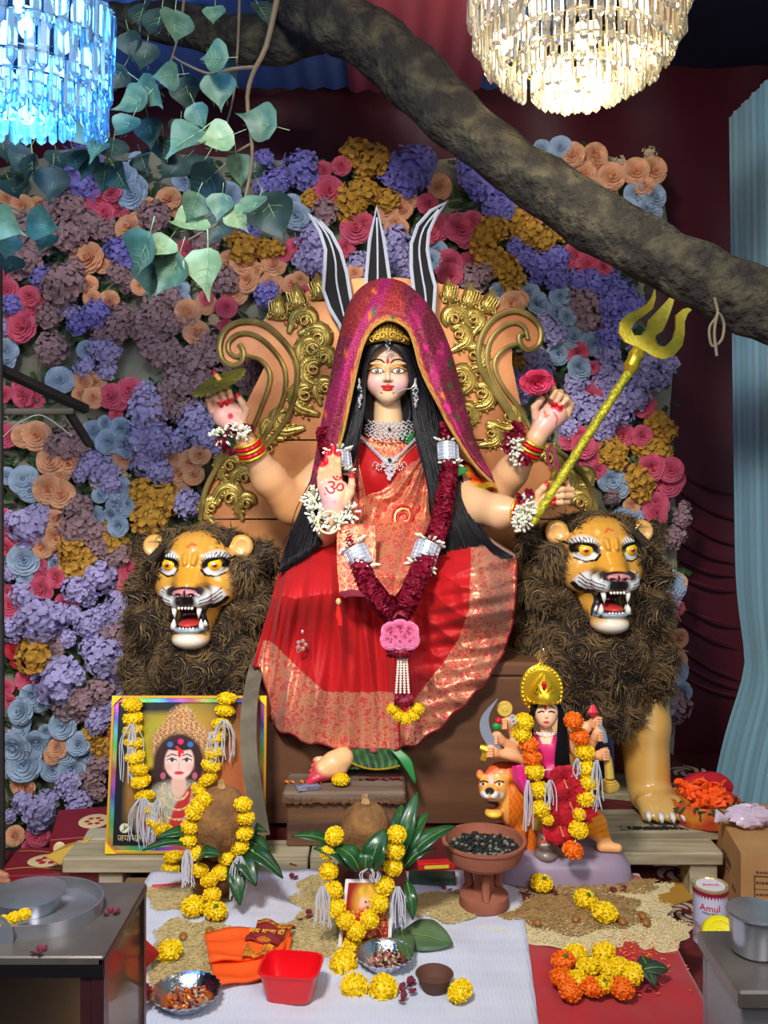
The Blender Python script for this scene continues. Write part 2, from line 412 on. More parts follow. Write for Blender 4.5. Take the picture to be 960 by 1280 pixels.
structure('wall_left', MB().box((-2.25, -1.5, 0), (-2.2, 4.2, 3.12)), mat('dark_navy_cloth'))
# right wall: light-blue curtain running toward the viewer, tied in at the far edge
b = MB(); n = 220; r = 40
for j in range(r):
    t = j/(r-1); z = 2.73+(.5-2.73)*t
    pin = .018*math.exp(-((t-.80)/.08)**2)
    for i in range(n):
        u = i/(n-1); Y = 3.02-1.9*u-(.02+pin*1.3 if i < 60 else 0)*(1-i/60 if i < 60 else 0)
        am = .003+.002*t
        x = 1.125+am*math.sin(u*150+1.5*math.sin(u*9))+.0025*math.sin(u*391)+pin*(1-u*2 if u < .5 else 0)
        if t < .8: x += .03*t*(1-u)
        else: x += .03*.8*(1-u)-(t-.8)*.42*(1-u)
        b.v.append((x, Y, z))
b.f = [(j*n+i, j*n+i+1, (j+1)*n+i+1, (j+1)*n+i) for j in range(r-1) for i in range(n-1)]; b.mi = [0]*len(b.f)
wr_ = structure('wall_right', b, mat('light_blue_cloth', (122, 170, 188), .75, sheen=.3, bump=.15, bscale=12))
# stage (behind), carpeted platform (in front), cloth-covered table
structure('trim_4', MB().box((-1.7, .8, .3), (1.6, 2.62, .5)), carpet)
structure('trim_5', MB().box((-.80, 2.52, .15), (.98, 3.5, .612)), carpet)
structure('trim_6', MB().box((.985, 2.625, .3), (1.6, 3.5, .5)), carpet)
# white floral scrolls woven in the carpet
def scroll_print(px, py, r, z, par):
    c = T(px, py, z); b = MB()
    for k in range(6):
        a = k*PI/3
        pts = [c+Vector((math.cos(a+t*1.6)*r*(.3+.7*t), math.sin(a+t*1.6)*r*(.3+.7*t), .001)) for t in np.linspace(0, 1, 7)]
        b.tube(pts, [r*.07+r*.09*math.sin(PI*t) for t in np.linspace(0, 1, 7)], 6, flat=.04, up=(0, 0, 1))
    return b
b = MB()
for (px, py, r) in ((850, 1090, .07), (800, 1110, .05), (905, 1170, .06), (858, 1140, .05), (945, 1180, .05), (90, 1100, .05)):
    q = scroll_print(px, py, r, .5, None); b.add(q.v, q.f)
obj('floral_pattern', b, mat('carpet_white', (190, 170, 150), .9), bpy.data.objects['trim_4'], kind='stuff')
b = MB()
for (px, py, r) in ((862, 965, .06), (838, 985, .05), (872, 990, .04)):
    q = scroll_print(px, py, r, .612, None); b.add(q.v, q.f)
obj('floral_pattern', b, mat('carpet_white'), bpy.data.objects['trim_5'], kind='stuff')
def plank(label, x0, x1, Y0, Y1, z0, z1, rz=0, group=None):
    M = Matrix.Translation(((x0+x1)/2, (Y0+Y1)/2, z0)) @ Matrix.Rotation(rz, 4, 'Z')
    b = MB().box((-(x1-x0)/2, -(Y1-Y0)/2, 0), ((x1-x0)/2, (Y1-Y0)/2, z1-z0), bev=.003, M=M)
    return tag(obj('plank', b, WOOD), label, 'plank', group)
plank('long pale wooden plank carrying the framed picture at left', -.80, -.19, 2.285, 2.40, .583, .62)
plank('short pale wooden plank under the wooden footstool', -.185, .05, 2.30, 2.44, .583, .62)
plank('weathered plank along the stage edge in front of the big lion paw', .30, .86, 2.33, 2.42, .583, .615)
plank('weathered plank on which the big lion paw stands', .445, .92, 2.44, 2.60, .60, .625, rz=.02)
plank('short plank end lying on the carpet behind the big lion paw', .66, .84, 2.68, 2.86, .613, .635, rz=-.3)
def block(label, px, Y, w_, h, name='wood_block'):
    x = (px-480)/K*Y; return tag(obj(name, MB().box((x-w_/2, Y, .5), (x+w_/2, Y+.09, .5+h), bev=.003), WOOD), label, 'block')
block('grey wooden block propping the right end of the stage plank', 880, 2.34, .07, .083)
block('small wooden block under the left plank beside the sweet boxes', 138, 2.30, .06, .083)
# table under white and red cloths
tb = obj('low_table', MB().box((-.62, .95, .47), (.60, 2.215, .606), bev=.004), mat('table_wood', (120, 90, 60), .7)); tag(tb, 'low offering table hidden under the white and red cloths', 'table')
def cloth(name, poly, m, z, label, cat, sag=.0):
    # poly: near-left, near-right, far-right, far-left in plan
    b = MB(); n = 60; r = 70
    (a, c, d, e) = [Vector((x, y, 0)) for x, y in poly]
    for j in range(r):
        for i in range(n):
            u = i/(n-1); t = j/(r-1); p = (a*(1-u)+c*u)*(1-t)+(e*(1-u)+d*u)*t
            h = z+.0016*math.sin(p.x*31+p.y*9)+.0012*math.sin(p.y*47+p.x*13)+.001*math.sin(p.x*90+math.sin(p.y*30))
            b.v.append((p.x, p.y, h))
    N0 = len(b.v); b.v += [(x, y, zz-.002) for x, y, zz in b.v]
    F = [(j*n+i, j*n+i+1, (j+1)*n+i+1, (j+1)*n+i) for j in range(r-1) for i in range(n-1)]
    E = []
    for i in range(n-1): E.append((i, N0+i, N0+i+1, i+1)); k = (r-1)*n+i; E.append((k+1, N0+k+1, N0+k, k))
    for j in range(r-1): k = j*n; E.append((k+n, N0+k+n, N0+k, k)); k += n-1; E.append((k, N0+k, N0+k+n, k+n))
    b.f = F+[tuple(N0+q for q in reversed(f)) for f in F]+E; b.mi = [0]*len(b.f); b.uv = [(v[0]*5, v[1]*5) for v in b.v]
    o = obj(name, b, m, crease=0); return tag(o, label, cat)
wc = mat('white_tablecloth', (205, 208, 222), .55, var=.06, vscale=8)
# a fine ribbed weave
nt = wc.node_tree; wv = nt.nodes.new('ShaderNodeTexWave'); wv.inputs['Scale'].default_value = 38; wv.bands_direction = 'X'; wv.inputs['Distortion'].default_value = .6
wv2 = nt.nodes.new('ShaderNodeTexWave'); wv2.inputs['Scale'].default_value = 8; wv2.bands_direction = 'Y'; mm = nt.nodes.new('ShaderNodeMath'); mm.operation = 'MULTIPLY'
bp = nt.nodes.new('ShaderNodeBump'); bp.inputs['Strength'].default_value = .5; bp.inputs['Distance'].default_value = .0015
tcn = [q for q in nt.nodes if q.type == 'TEX_COORD'][0]
for q in (wv, wv2): nt.links.new(tcn.outputs['Object'], q.inputs['Vector'])
nt.links.new(wv.outputs['Fac'], mm.inputs[0]); nt.links.new(wv2.outputs['Fac'], mm.inputs[1]); nt.links.new(mm.outputs[0], bp.inputs['Height'])
nt.links.new(bp.outputs[0], nt.nodes['Principled BSDF'].inputs['Normal'])
cloth('red_tablecloth', [(.18, .97), (.555, .97), (.615, 2.22), (.20, 2.22)], mat('red_tablecloth', (178, 24, 34), .7, var=.15, vscale=15, sheen=.3), .6125, 'plain red cloth on the right side of the offering table', 'tablecloth')
cloth('white_tablecloth', [(-.60, .96), (.215, .96), (.325, 2.225), (-.56, 2.225)], wc, .6175, 'ribbed white cloth on the left side of the offering table', 'tablecloth')

# ================================================================ FLOWER WALL
FL = {'L': ('lavender', (198, 186, 234)), 'V': ('blue violet', (148, 140, 224)), 'M': ('dusty mauve', (182, 146, 150)), 'P': ('pink', (238, 100, 130)),
      'R': ('red', (214, 40, 56)), 'B': ('pale blue', (176, 198, 222)), 'O': ('peach orange', (250, 184, 138)), 'Y': ('mustard', (222, 166, 60)), 'C': ('cream', (236, 210, 170))}
KIND = {'L': 'hydrangea', 'V': 'hydrangea', 'M': 'hydrangea', 'P': 'rose', 'R': 'rose', 'B': 'rose', 'O': 'rose', 'Y': 'carnation', 'C': 'small'}
def bloom_mesh(kind, seed):
    R = random.Random(seed); b = MB(); F = Vector((0, -1, 0))
    if kind in ('hydrangea', 'carnation', 'small'):
        b.ball((0, .1, 0), (.72, .5, .72), 10, 6); n = {'hydrangea': 30, 'carnation': 22, 'small': 9}[kind]
        for k in range(n):
            ph = math.acos(1-1.15*(k+.5)/n); a = k*2.39996+R.uniform(-.2, .2)
            d = Vector((math.sin(ph)*math.cos(a), -math.cos(ph), math.sin(ph)*math.sin(a)))
            c = Vector((d.x*.86, d.y*.6, d.z*.86))*R.uniform(.9, 1.08)
            nn = (d+Vector((R.uniform(-.45, .45), R.uniform(-.3, .1), R.uniform(-.45, .45)))).normalized(); t = nn.orthogonal().normalized(); t = Matrix.Rotation(R.uniform(0, 6), 3, nn) @ t
            m = {'hydrangea': 4, 'carnation': 6, 'small': 5}[kind]; L = {'hydrangea': .27, 'carnation': .34, 'small': .4}[kind]
            for q in range(m):
                dd = Matrix.Rotation(q*2*PI/m+R.uniform(-.15, .15), 3, nn) @ t
                dd = (dd+nn*R.uniform(.0, .5 if kind == 'hydrangea' else .9)).normalized(); n2 = (nn-dd*nn.dot(dd)).normalized()
                b.petal(c, dd, n2, L*R.uniform(.85, 1.15), L*(1.05 if kind != 'small' else .6), L*R.uniform(-.15, .3), L*R.uniform(-.3, .3))
    else:
        b.ball((0, .12, 0), (.34, .22, .34), 8, 6); c0 = Vector((0, 0, 0))
        for q in range(5):
            a0 = q*1.25; b.add([c0+Vector((math.cos(a0+t*1.5)*(.05+.028*q), -.46-(.03 if zz else 0)+.45*(1-zz), math.sin(a0+t*1.5)*(.05+.028*q))) for zz in (0, 1) for t in (0, .25, .5, .75, 1)], [(i, i+1, i+6, i+5) for i in range(4)])
        for ring, (m, rad, up, L) in enumerate(((3, .06, 1.5, .42), (4, .14, 1.25, .5), (5, .24, 1.0, .55), (6, .34, .72, .58), (7, .44, .42, .6), (8, .5, .1, .58))):
            for q in range(m):
                a = (q+ring*.37)*2*PI/m+R.uniform(-.12, .12); e = Vector((math.cos(a), 0, math.sin(a)))
                tl = up+R.uniform(-.1, .1); d = (e*math.cos(tl)+F*math.sin(tl)).normalized(); nn = (F*math.cos(tl)-e*math.sin(tl)).normalized()
                tt = d.cross(nn); c = e*rad+Vector((0, .05-.0*ring, 0)); Wd = L*1.35
                # a cupped 3x3 petal with a rolled lip
                vs = []
                for i in range(4):
                    t = i/3
                    for j in range(4):
                        s_ = (j-1.5)/1.5; wv_ = Wd*.5*(math.sin(min(1, t*1.25+.15)*PI*.5))
                        vs.append(c+d*(L*t*(1-.12*s_*s_))+tt*(s_*wv_)+nn*(L*.22*s_*s_-L*.18*(t**3)+R.uniform(-.015, .015)))
                b.add(vs, [(i*4+j, i*4+j+1, i*4+j+5, i*4+j+4) for i in range(3) for j in range(3)])
    return b
BM = {}
def bloom(code, var):
    key = (code, var)
    if key not in BM:
        k = KIND[code]; nm, c = FL[code]
        m = mat('petal_'+nm.replace(' ', '_'), c, .7, var=.25, vscale=1.7, sheen=.1)
        me = bloom_mesh(k, hash((k, var)) % 1000 if False else {'hydrangea': 10, 'rose': 20, 'carnation': 30, 'small': 40}[k]+var).mesh(k+'_bloom', m, smooth=(k == 'rose'))
        BM[key] = me
    return BM[key]
DATA = """V95,212,28 V112,232,20 B155,219,13 B168,236,14 B163,243,15 B172,200,9 P125,250,16 P138,238,12 P149,258,12 P130,265,10 O27,258,12 O8,248,10 O46,257,9
M88,255,18 M60,262,12 M110,275,20 M85,290,22 M35,285,18 M130,285,15 O160,285,14 O178,258,9 O172,275,10 M193,270,18 V155,315,18 V165,305,12 V142,312,12
O110,322,16 O100,318,12 O128,330,10 M30,320,22 M45,305,15 M22,335,15 M80,355,24 M92,340,15 M75,375,14 V50,345,13 P5,362,14 P0,345,10 P36,370,11 P22,392,14 P42,385,13
V15,382,12 O135,377,12 O115,373,9 O110,355,10 O175,358,9 L88,388,12 V120,392,16 M150,395,14 M195,380,15 M60,395,14 M160,355,12 M150,340,14
P27,408,16 P20,420,9 L3,410,12 M65,435,18 B8,438,12 B8,452,10 V97,405,13 L130,438,18 B108,437,10 M145,410,16 M125,415,10 M185,415,18 M195,435,18 M175,405,15
L105,457,12 L132,463,12 B75,475,14 O103,477,11 O120,478,11 O117,497,11 O100,492,9 P28,495,12 P42,490,11 P45,502,9 P5,493,9 P22,482,7 P138,495,13 P162,488,14 P150,500,11 P145,517,7
L180,495,16 L185,515,22 L195,545,18 B115,540,12 B150,535,11 B130,530,9 B135,552,13 B155,558,12 O45,545,15 O30,545,12 P8,545,12 M80,555,20 M65,555,12 M100,560,10
O65,575,16 O85,578,15 O72,590,13 L110,580,16 L130,590,18 L125,570,12 L100,592,10 L140,605,12 O153,573,12 B30,600,15 B38,612,13 B8,595,9 O60,612,15 O76,618,14 O70,632,11
B150,613,13 B145,632,12 B158,632,12 B125,618,9 Y178,615,14 Y190,630,16 M100,635,14 C155,595,7 C120,605,7
L35,660,22 L50,645,15 L15,650,10 P15,672,15 P28,680,13 P5,645,8 P8,685,10 O68,648,9 M95,655,22 M115,665,16 B120,644,10 B138,644,8 B147,658,11 Y185,650,18 Y130,664,11 Y145,677,14
P182,665,10 O70,672,13 O53,685,11 M125,685,12 M150,693,14 M138,700,12 Y88,685,14 Y100,705,18 Y85,700,10 B30,700,16 B68,705,12 L72,697,8 P50,705,7 P50,722,13 P70,722,11 P50,738,14 P83,755,12
L10,715,12 B30,720,9 L125,722,20 L95,735,16 L108,745,12 L80,718,9 P160,712,13 P158,732,10 P13,757,13 P10,740,8 L30,745,16 L50,775,25 L70,770,18 L88,765,12 L15,785,16
L148,755,16 L130,770,14 L110,780,16 L152,772,10 M148,795,18 M160,800,12 M130,790,10 M68,805,16 M55,798,10 Y42,820,18 Y38,805,10 R17,812,10 R22,828,8 L130,820,22 L112,810,12 L145,838,15 L85,798,10
L70,850,26 L90,845,15 L60,865,15 P37,850,14 L158,862,15 M125,865,16 M90,870,14 M105,880,18 B40,870,12 P8,860,8
B25,888,14 B27,905,11 B50,877,12 B37,866,8 B78,907,14 B58,915,8 P13,878,8 M85,880,18 M110,885,16 M95,893,10 L125,890,16 L120,905,12 L140,880,12 L15,920,8
B18,935,16 B45,930,14 B30,955,18 B12,958,12 O72,935,11 O65,945,9 B98,930,12 B82,942,13 B90,962,14 B66,962,12 B110,945,9 Y115,920,12 Y130,935,13 Y143,905,9
M125,955,14 M115,975,14 M120,990,12 M135,950,10 O28,983,14 L30,1003,14 L50,1015,18 L60,1000,12 L45,1030,10 L85,980,14 L98,1005,14 L90,995,10 P47,1045,12 P37,1060,8 O18,1045,10 L12,1020,8
V375,210,20 V385,225,15 V330,200,12 V345,225,14 V330,235,12 V350,230,10 B230,225,12 B250,235,14 B245,250,14 B285,245,14 B290,250,8 O210,248,13 O222,260,10 O185,255,8
B370,270,14 B378,260,10 B365,255,10 Y385,250,8 L390,300,18 L395,325,18 L380,325,12 O287,330,14 O305,330,14 O318,338,9 O342,330,13 O308,350,13 O340,355,13 O293,365,14 O365,355,11 O375,350,9
Y305,310,16 Y295,295,12 Y330,312,12 Y345,310,10 P355,315,10 P368,307,9 P380,365,8 P235,315,13 P225,335,13 P240,325,9 M250,305,16 M280,350,16 M270,340,12 M260,300,14 V335,370,15
O258,380,11 O235,390,13 P283,384,11 P257,372,8 B225,360,10 B228,375,9 M210,375,16 M195,395,18 M240,410,13 C268,400,9 P280,405,8 M215,405,12 V317,293,8 V305,285,8
M205,440,20 M225,450,16 O245,415,13 M255,430,16 M240,455,18 M265,445,12 M225,475,18 M255,470,16 M215,490,16 M225,515,14 M235,505,12 M245,480,14 L188,540,18 L172,548,16 L195,560,14
L245,525,20 L255,545,15 L222,552,14 L265,560,12 L180,575,18 L200,590,16 O213,570,11 O237,578,13 O250,568,11 O225,592,13 O242,593,11 O227,614,9 Y205,625,18 Y190,640,18 Y175,610,10
L235,630,16 M310,475,14 M320,460,12 P315,458,10 M325,490,12 M290,455,14 M200,510,14 M270,500,14
Y448,195,18 Y470,200,16 Y460,210,12 P427,207,10 P404,212,9 V515,210,25 V495,215,20 V530,200,15 V510,232,15 P411,240,17 Y440,250,18 Y455,240,16 Y440,265,14 Y390,245,10 Y485,250,12
M405,265,16 M395,258,10 P445,285,16 P455,280,11 P432,310,10 O510,250,11 O550,233,13 O503,262,11 O483,265,12 O490,280,9 O495,280,10 P535,255,11 V595,220,20 V605,230,20 V585,205,14 V620,255,14 V615,265,12
P545,285,15 P535,290,13 P575,285,16 P590,280,13 P582,300,9 Y610,285,14 Y600,300,16 Y625,285,12 Y610,320,16 Y625,330,14 Y605,330,12 L450,330,14 L455,345,10 L495,300,16 L500,325,16 L510,340,14 L490,310,12
B545,315,12 B540,325,10 B510,350,9 P560,330,15 P588,325,11 P563,345,13 M590,350,18 M605,340,12 O443,340,9 O400,345,9 B625,365,11 O500,285,9
B678,187,10 B700,185,12 B695,200,12 B690,205,10 O715,193,13 O745,194,13 O730,217,13 O750,210,12 O765,220,14 O745,238,13 O763,243,9 O735,235,10 O795,214,14 O817,213,14 O805,232,11 C812,192,8 C775,205,8
B795,242,12 B818,245,13 B812,262,14 B785,258,9 V632,250,14 V630,265,12 P647,245,11 P662,258,9 O670,270,10 Y650,270,14 Y660,290,16 Y680,300,14 Y650,295,10 Y645,280,10 Y702,290,10
O735,305,9 O755,320,9 C722,302,8 V645,310,12 V655,320,12 P720,320,14 P735,330,13 P755,333,9 V675,335,18 V695,345,15 V700,320,12 V690,325,10 Y635,335,15 Y640,350,14
V740,355,18 V725,350,14 V760,345,12 V775,365,16 V790,380,14 V765,380,14 M725,380,20 M735,400,18 M715,365,12 B660,365,12 B673,378,13 B700,370,11 B697,390,14 B710,395,10 O640,380,13 O650,375,9
V775,405,18 V760,395,12 L690,415,16 L680,405,12 B717,421,13 B741,430,12 B698,442,12 P722,441,11 B725,460,13 P741,460,7 L670,450,16 L680,465,12 L640,470,14 L655,480,14 L650,495,10
Y635,450,10 Y648,455,9 P738,493,14 P732,480,7 L760,460,16 L775,475,18 L750,478,14 L795,475,16 L795,495,16 L775,500,18 L740,515,18 L725,505,14 L720,480,14 L755,525,16 L775,520,16 L745,535,12 L710,535,12
L820,470,16 L810,450,18 L835,455,12 L800,440,14 L760,440,14 V760,420,14 P750,415,8 P806,508,12 Y822,530,14 Y832,540,12 P803,545,11 Y812,560,14 Y825,565,12 Y800,560,9
P778,545,13 Y765,565,16 Y758,555,10 Y770,575,12 P712,550,11 P730,558,13 P740,570,15 P725,545,10 P748,587,10 P775,582,7 L755,540,12 B765,600,14 B772,610,12 B758,598,9 Y797,600,17 Y800,615,12 Y787,595,8
P815,585,14 P838,587,13 P835,605,14 P825,577,10 P845,600,10 P820,632,14 P820,642,12 O790,632,9 M765,622,9 M853,648,10 M845,668,12 M838,675,12 M855,635,8
O848,728,9 P846,760,8 O850,798,10 O848,825,10 B850,865,12 B830,882,12 B833,895,9"""
BL = []
for t in DATA.split():
    q = t[1:].split(','); BL.append((t[0], int(q[0]), int(q[1]), int(q[2])))
fw = thing('flower_wall', 'tall wall of mixed artificial flowers behind the seated figure', 'flower wall', (-.1, 3.3, .2))
WY = 3.34
outline = [(-60, 1060), (-60, 260), (-20, 215), (60, 196), (180, 190), (330, 200), (500, 205), (640, 190), (700, 180), (780, 200), (826, 225), (838, 300), (808, 350), (800, 400), (842, 450), (834, 560), (846, 640), (846, 880), (838, 1000), (838, 1060)]
obj('backing_board', MB().prism(outline, WY, WY+.03), mat('cream_board', (168, 164, 140), .8, var=.5, vscale=5), fw, smooth=False)
bigs = sorted(range(len(BL)), key=lambda i: -BL[i][3])
solo = set(bigs[:298]); rest = MB(); restmats = []; RM = {}
for i, (c, x, y, r) in enumerate(BL):
    var = i % 3; me = bloom(c, var); r = r*1.22; s_ = r*S(3.22); Y = WY-.05-s_*.45-random.uniform(0, .045)
    ry = random.uniform(-.35, .35); rx = random.uniform(-.3, .3); rz = random.uniform(0, 6.28) 
    Rm = (Matrix.Rotation(ry, 4, 'Z') @ Matrix.Rotation(rx, 4, 'X') @ Matrix.Rotation(rz, 4, 'Y'))
    if i in solo:
        o = link(KIND[c].replace('small', 'filler_flower').replace('hydrangea', 'hydrangea_bloom').replace('carnation', 'carnation_bloom').replace('rose', 'rose_bloom'), me, fw, P(x, y, Y), Rm.to_euler(), (s_, s_, s_))
        o['label'] = FL[c][0]+' '+KIND[c]+' bloom'
    else:
        if c not in RM: RM[c] = len(restmats); restmats.append(me.materials[0])
        M = Matrix.Translation(P(x, y, Y)) @ Rm @ Matrix.Scale(s_, 4); base = len(rest.v)
        rest.v += [tuple(M @ v.co) for v in me.vertices]; rest.f += [tuple(base+k for k in p.vertices) for p in me.polygons]; rest.mi += [RM[c]]*len(me.polygons)
for k in range(230):      # the stretches nobody sees from the front: behind the lions and the throne
    x = random.uniform(150, 845); y = random.uniform(380, 1040)
    if not ((y > 655 and (x > 190 or y > 900)) or (330 < x < 620)): continue
    c = random.choice('LLVMMPBOY'); me = bloom(c, k % 3); r = random.uniform(13, 20)*1.15; s_ = r*S(3.22)
    if c not in RM: RM[c] = len(restmats); restmats.append(me.materials[0])
    M = Matrix.Translation(P(x, y, WY-.05-s_*.45)) @ Matrix.Rotation(random.uniform(0, 6), 4, 'Y') @ Matrix.Scale(s_, 4); base = len(rest.v)
    rest.v += [tuple(M @ v.co) for v in me.vertices]; rest.f += [tuple(base+q for q in p.vertices) for p in me.polygons]; rest.mi += [RM[c]]*len(me.polygons)
obj('small_bloom', rest, restmats, fw, smooth=False, kind='stuff')
# foliage mat behind the blooms, thin where the board shows
LEAFG = mat('artificial_leaf', (34, 58, 36), .55, c2=(66, 96, 44), vscale=6)
fol = MB(); 
for k in range(5200):
    x = random.uniform(-50, 850); y = random.uniform(185, 1055)
    if x > 345 and x < 600 and y > 470: continue
    inside = False; n = len(outline); j = n-1
    for i in range(n):
        (xi, yi), (xj, yj) = outline[i], outline[j]
        if (yi > y) != (yj > y) and x < (xj-xi)*(y-yi)/(yj-yi)+xi: inside = not inside
        j = i
    if not inside: continue
    bare = (20 < x < 200 and 425 < y < 478) or (x > 812 and 480 < y < 520) or (60 < x < 110 and 1000 < y < 1060)
    if bare and random.random() < .9: continue
    c = P(x, y, WY-random.uniform(.005, .07)); a = random.uniform(0, 6.28)
    d = Vector((math.cos(a), random.uniform(-.5, .1), math.sin(a))).normalized(); nn = Vector((random.uniform(-.5, .5), -1, random.uniform(-.5, .5))); nn = (nn-d*nn.dot(d)).normalized()
    L = random.uniform(.03, .06); fol.petal(c, d, nn, L, L*.45, .004, -.004)
obj('foliage_mat', fol, LEAFG, fw, smooth=False, kind='stuff')

# ================================================================ BRANCH, TWIGS, PEEPAL LEAVES
bark = mat('grey_bark', (38, 34, 30), .95, c2=(84, 78, 60), vscale=16, bump=1, bscale=34)
for q_ in bark.node_tree.nodes:
    if q_.type == 'BUMP': q_.inputs['Distance'].default_value = .03
    if q_.type == 'VALTORGB': q_.color_ramp.elements[0].position = .45; q_.color_ramp.elements[1].position = .72
def noisy_tube(pts, rad, n=26, amp=.12, seed=3):
    b = MB(); b.tube(pts, rad, n); R = np.random.RandomState(seed); ph = R.uniform(0, 6, 12); V = []
    m = len(pts)
    for i in range(m):
        c = pts[i]
        for k in range(n):
            v = Vector(b.v[i*n+k]); d = v-c; th = 2*PI*k/n
            f = 1+amp*(.5*math.sin(th*2+i*.35+ph[0])+.35*math.sin(th*5+i*.9+ph[1])+.25*math.sin(i*1.3+ph[2])+.3*R.uniform(-.5, .5))
            V.append(tuple(c+d*f))
    b.v = V; return b
tree = thing('tree_branch', 'thick dark grey tree branch crossing above the flower wall', 'branch', P(700, 250, 2.3))
pts = SP([(330, -60, 2.6), (395, 12, 2.55), (450, 42, 2.5), (505, 85, 2.45), (560, 140, 2.4), (630, 198, 2.34), (700, 247, 2.28), (780, 296, 2.2), (860, 338, 2.12), (930, 372, 2.05), (1040, 420, 1.95)], 60)
rad = [(42-8*t+2*math.sin(t*9))*S(2.3) for t in np.linspace(0, 1, 60)]
obj('limb', noisy_tube(pts, rad), bark, tree)
pts = SP([(430, 20, 2.6), (370, 45, 2.7), (300, 50, 2.75), (220, 28, 2.8), (120, 10, 2.85), (20, -30, 2.9)], 40)
obj('limb', noisy_tube(pts, [(30-4*t)*S(2.7) for t in np.linspace(0, 1, 40)], seed=5), bark, tree)
# a tied rope end under the branch
b = MB(); b.tube(SP([(893, 372, 2.0), (897, 392, 2.0), (887, 410, 1.99), (890, 432, 1.99), (902, 425, 1.98), (905, 405, 1.98), (898, 392, 1.97), (893, 415, 1.97), (896, 445, 1.97)], 40), .0032, 6)
tag(obj('rope', b, mat('jute', (120, 108, 88), .9)), 'small grey rope loop hanging from the tree branch', 'rope')
twig = mat('pale_twig', (112, 98, 78), .8, var=.3)
tw = thing('leafy_twig', 'slender twigs hanging from the branch with heart-shaped leaves', 'twig', P(310, 130, 2.2))
for pth, r in (([(352, -30, 2.2), (344, 10, 2.2), (332, 60, 2.2), (316, 92, 2.2), (309, 125, 2.2), (315, 180, 2.18), (313, 215, 2.16), (300, 262, 2.12), (262, 285, 2.08), (235, 300, 2.05)], (.0075, .002)),
               ([(318, 84, 2.2), (292, 86, 2.2), (262, 92, 2.18), (232, 80, 2.18), (215, 70, 2.16)], (.005, .002)),
               ([(232, -20, 2.3), (226, 30, 2.28), (214, 75, 2.25), (200, 105, 2.22)], (.004, .0015)),
               ([(300, -20, 2.35), (297, 60, 2.33), (290, 130, 2.3), (270, 190, 2.28)], (.004, .002)),
               ([(313, 180, 2.18), (290, 190, 2.16), (262, 178, 2.15), (240, 165, 2.14)], (.003, .0012)),
               ([(75, 190, 2.2), (110, 186, 2.2), (150, 200, 2.2), (190, 190, 2.22)], (.003, .0015)),
               ([(-10, 250, 2.0), (20, 262, 2.0), (45, 268, 2.0)], (.003, .0012))):
    q = SP(pth, 24); obj('twig', MB().tube(q, list(np.linspace(r[0], r[1], 24)), 7), twig, tw)
def leaf_mesh(curl, seed):
    R = random.Random(seed); b = MB(); n = 13
    prof = [0, .34, .46, .50, .49, .45, .38, .30, .21, .12, .06, .03, .008]
    for i in range(n):
        t = i/(n-1); y = -t; w_ = prof[i]
        for s_ in (-1, -.55, 0, .55, 1):
            back = .07*abs(s_) if i < 2 else 0
            z = curl*(t-.3)**2*.7+.16*abs(s_)*w_*2+.025*math.sin(t*9+s_*2+seed)
            b.v.append((s_*w_, y+back, z))
    b.f = [(i*5+j, i*5+j+1, i*5+j+6, i*5+j+5) for i in range(n-1) for j in range(4)]; b.mi = [0]*len(b.f)
    b.uv = [(v[0]+.5, -v[1]) for v in b.v]
    b.tube([(0, .42, .05), (0, .2, .02), (0, 0, 0), (0, -.4, 0), (0, -.8, 0)], [.018, .016, .014, .01, .004], 4, mi=1, flat=.6)
    for i in range(5):
        for s_ in (-1, 1): b.tube([(0, -.06-.14*i, .002), (s_*.2, -.13-.14*i, .052), (s_*.40*(1-.14*i), -.22-.15*i, .10)], [.007, .005, .002], 3, mi=1, flat=.5)
    b.uv += [(.5, .5)]*(len(b.v)-len(b.uv)); return b
leafA = mat('peepal_leaf', (84, 116, 92), .5, c2=(54, 86, 72), vscale=3, sheen=.1); leafP = mat('peepal_leaf_pale', (140, 160, 120), .5, c2=(104, 134, 96), vscale=3); leafD = mat('peepal_leaf_dark', (44, 66, 58), .55, c2=(30, 48, 44), vscale=3)
vein = mat('leaf_vein', (150, 176, 124), .6)
LM = {}
for nm, m in (('A', leafA), ('P', leafP), ('D', leafD)):
    for v in range(3): LM[nm, v] = leaf_mesh((.5, -.4, .9)[v], v).mesh('leaf', [m, vein])
def leaf(code, x, y, L, ang, Y, par, tilt=0, roll=0, nm='leaf'):
    s_ = L*S(Y); v = random.randrange(3); a = math.radians(ang)   # ang = direction of the tip on the picture plane, degrees anticlockwise from right
    M = Matrix.Rotation(-(a+PI/2), 4, 'Y') @ Matrix.Rotation(PI/2, 4, 'X') @ Matrix.Rotation(tilt, 4, 'X') @ Matrix.Rotation(roll, 4, 'Y')
    # local -Y tip -> -Z after the X turn
    c = P(x, y, Y)-(M @ Vector((0, -.5*s_, 0)))
    return link(nm, LM[code, v], par, c, M.to_euler(), s_)
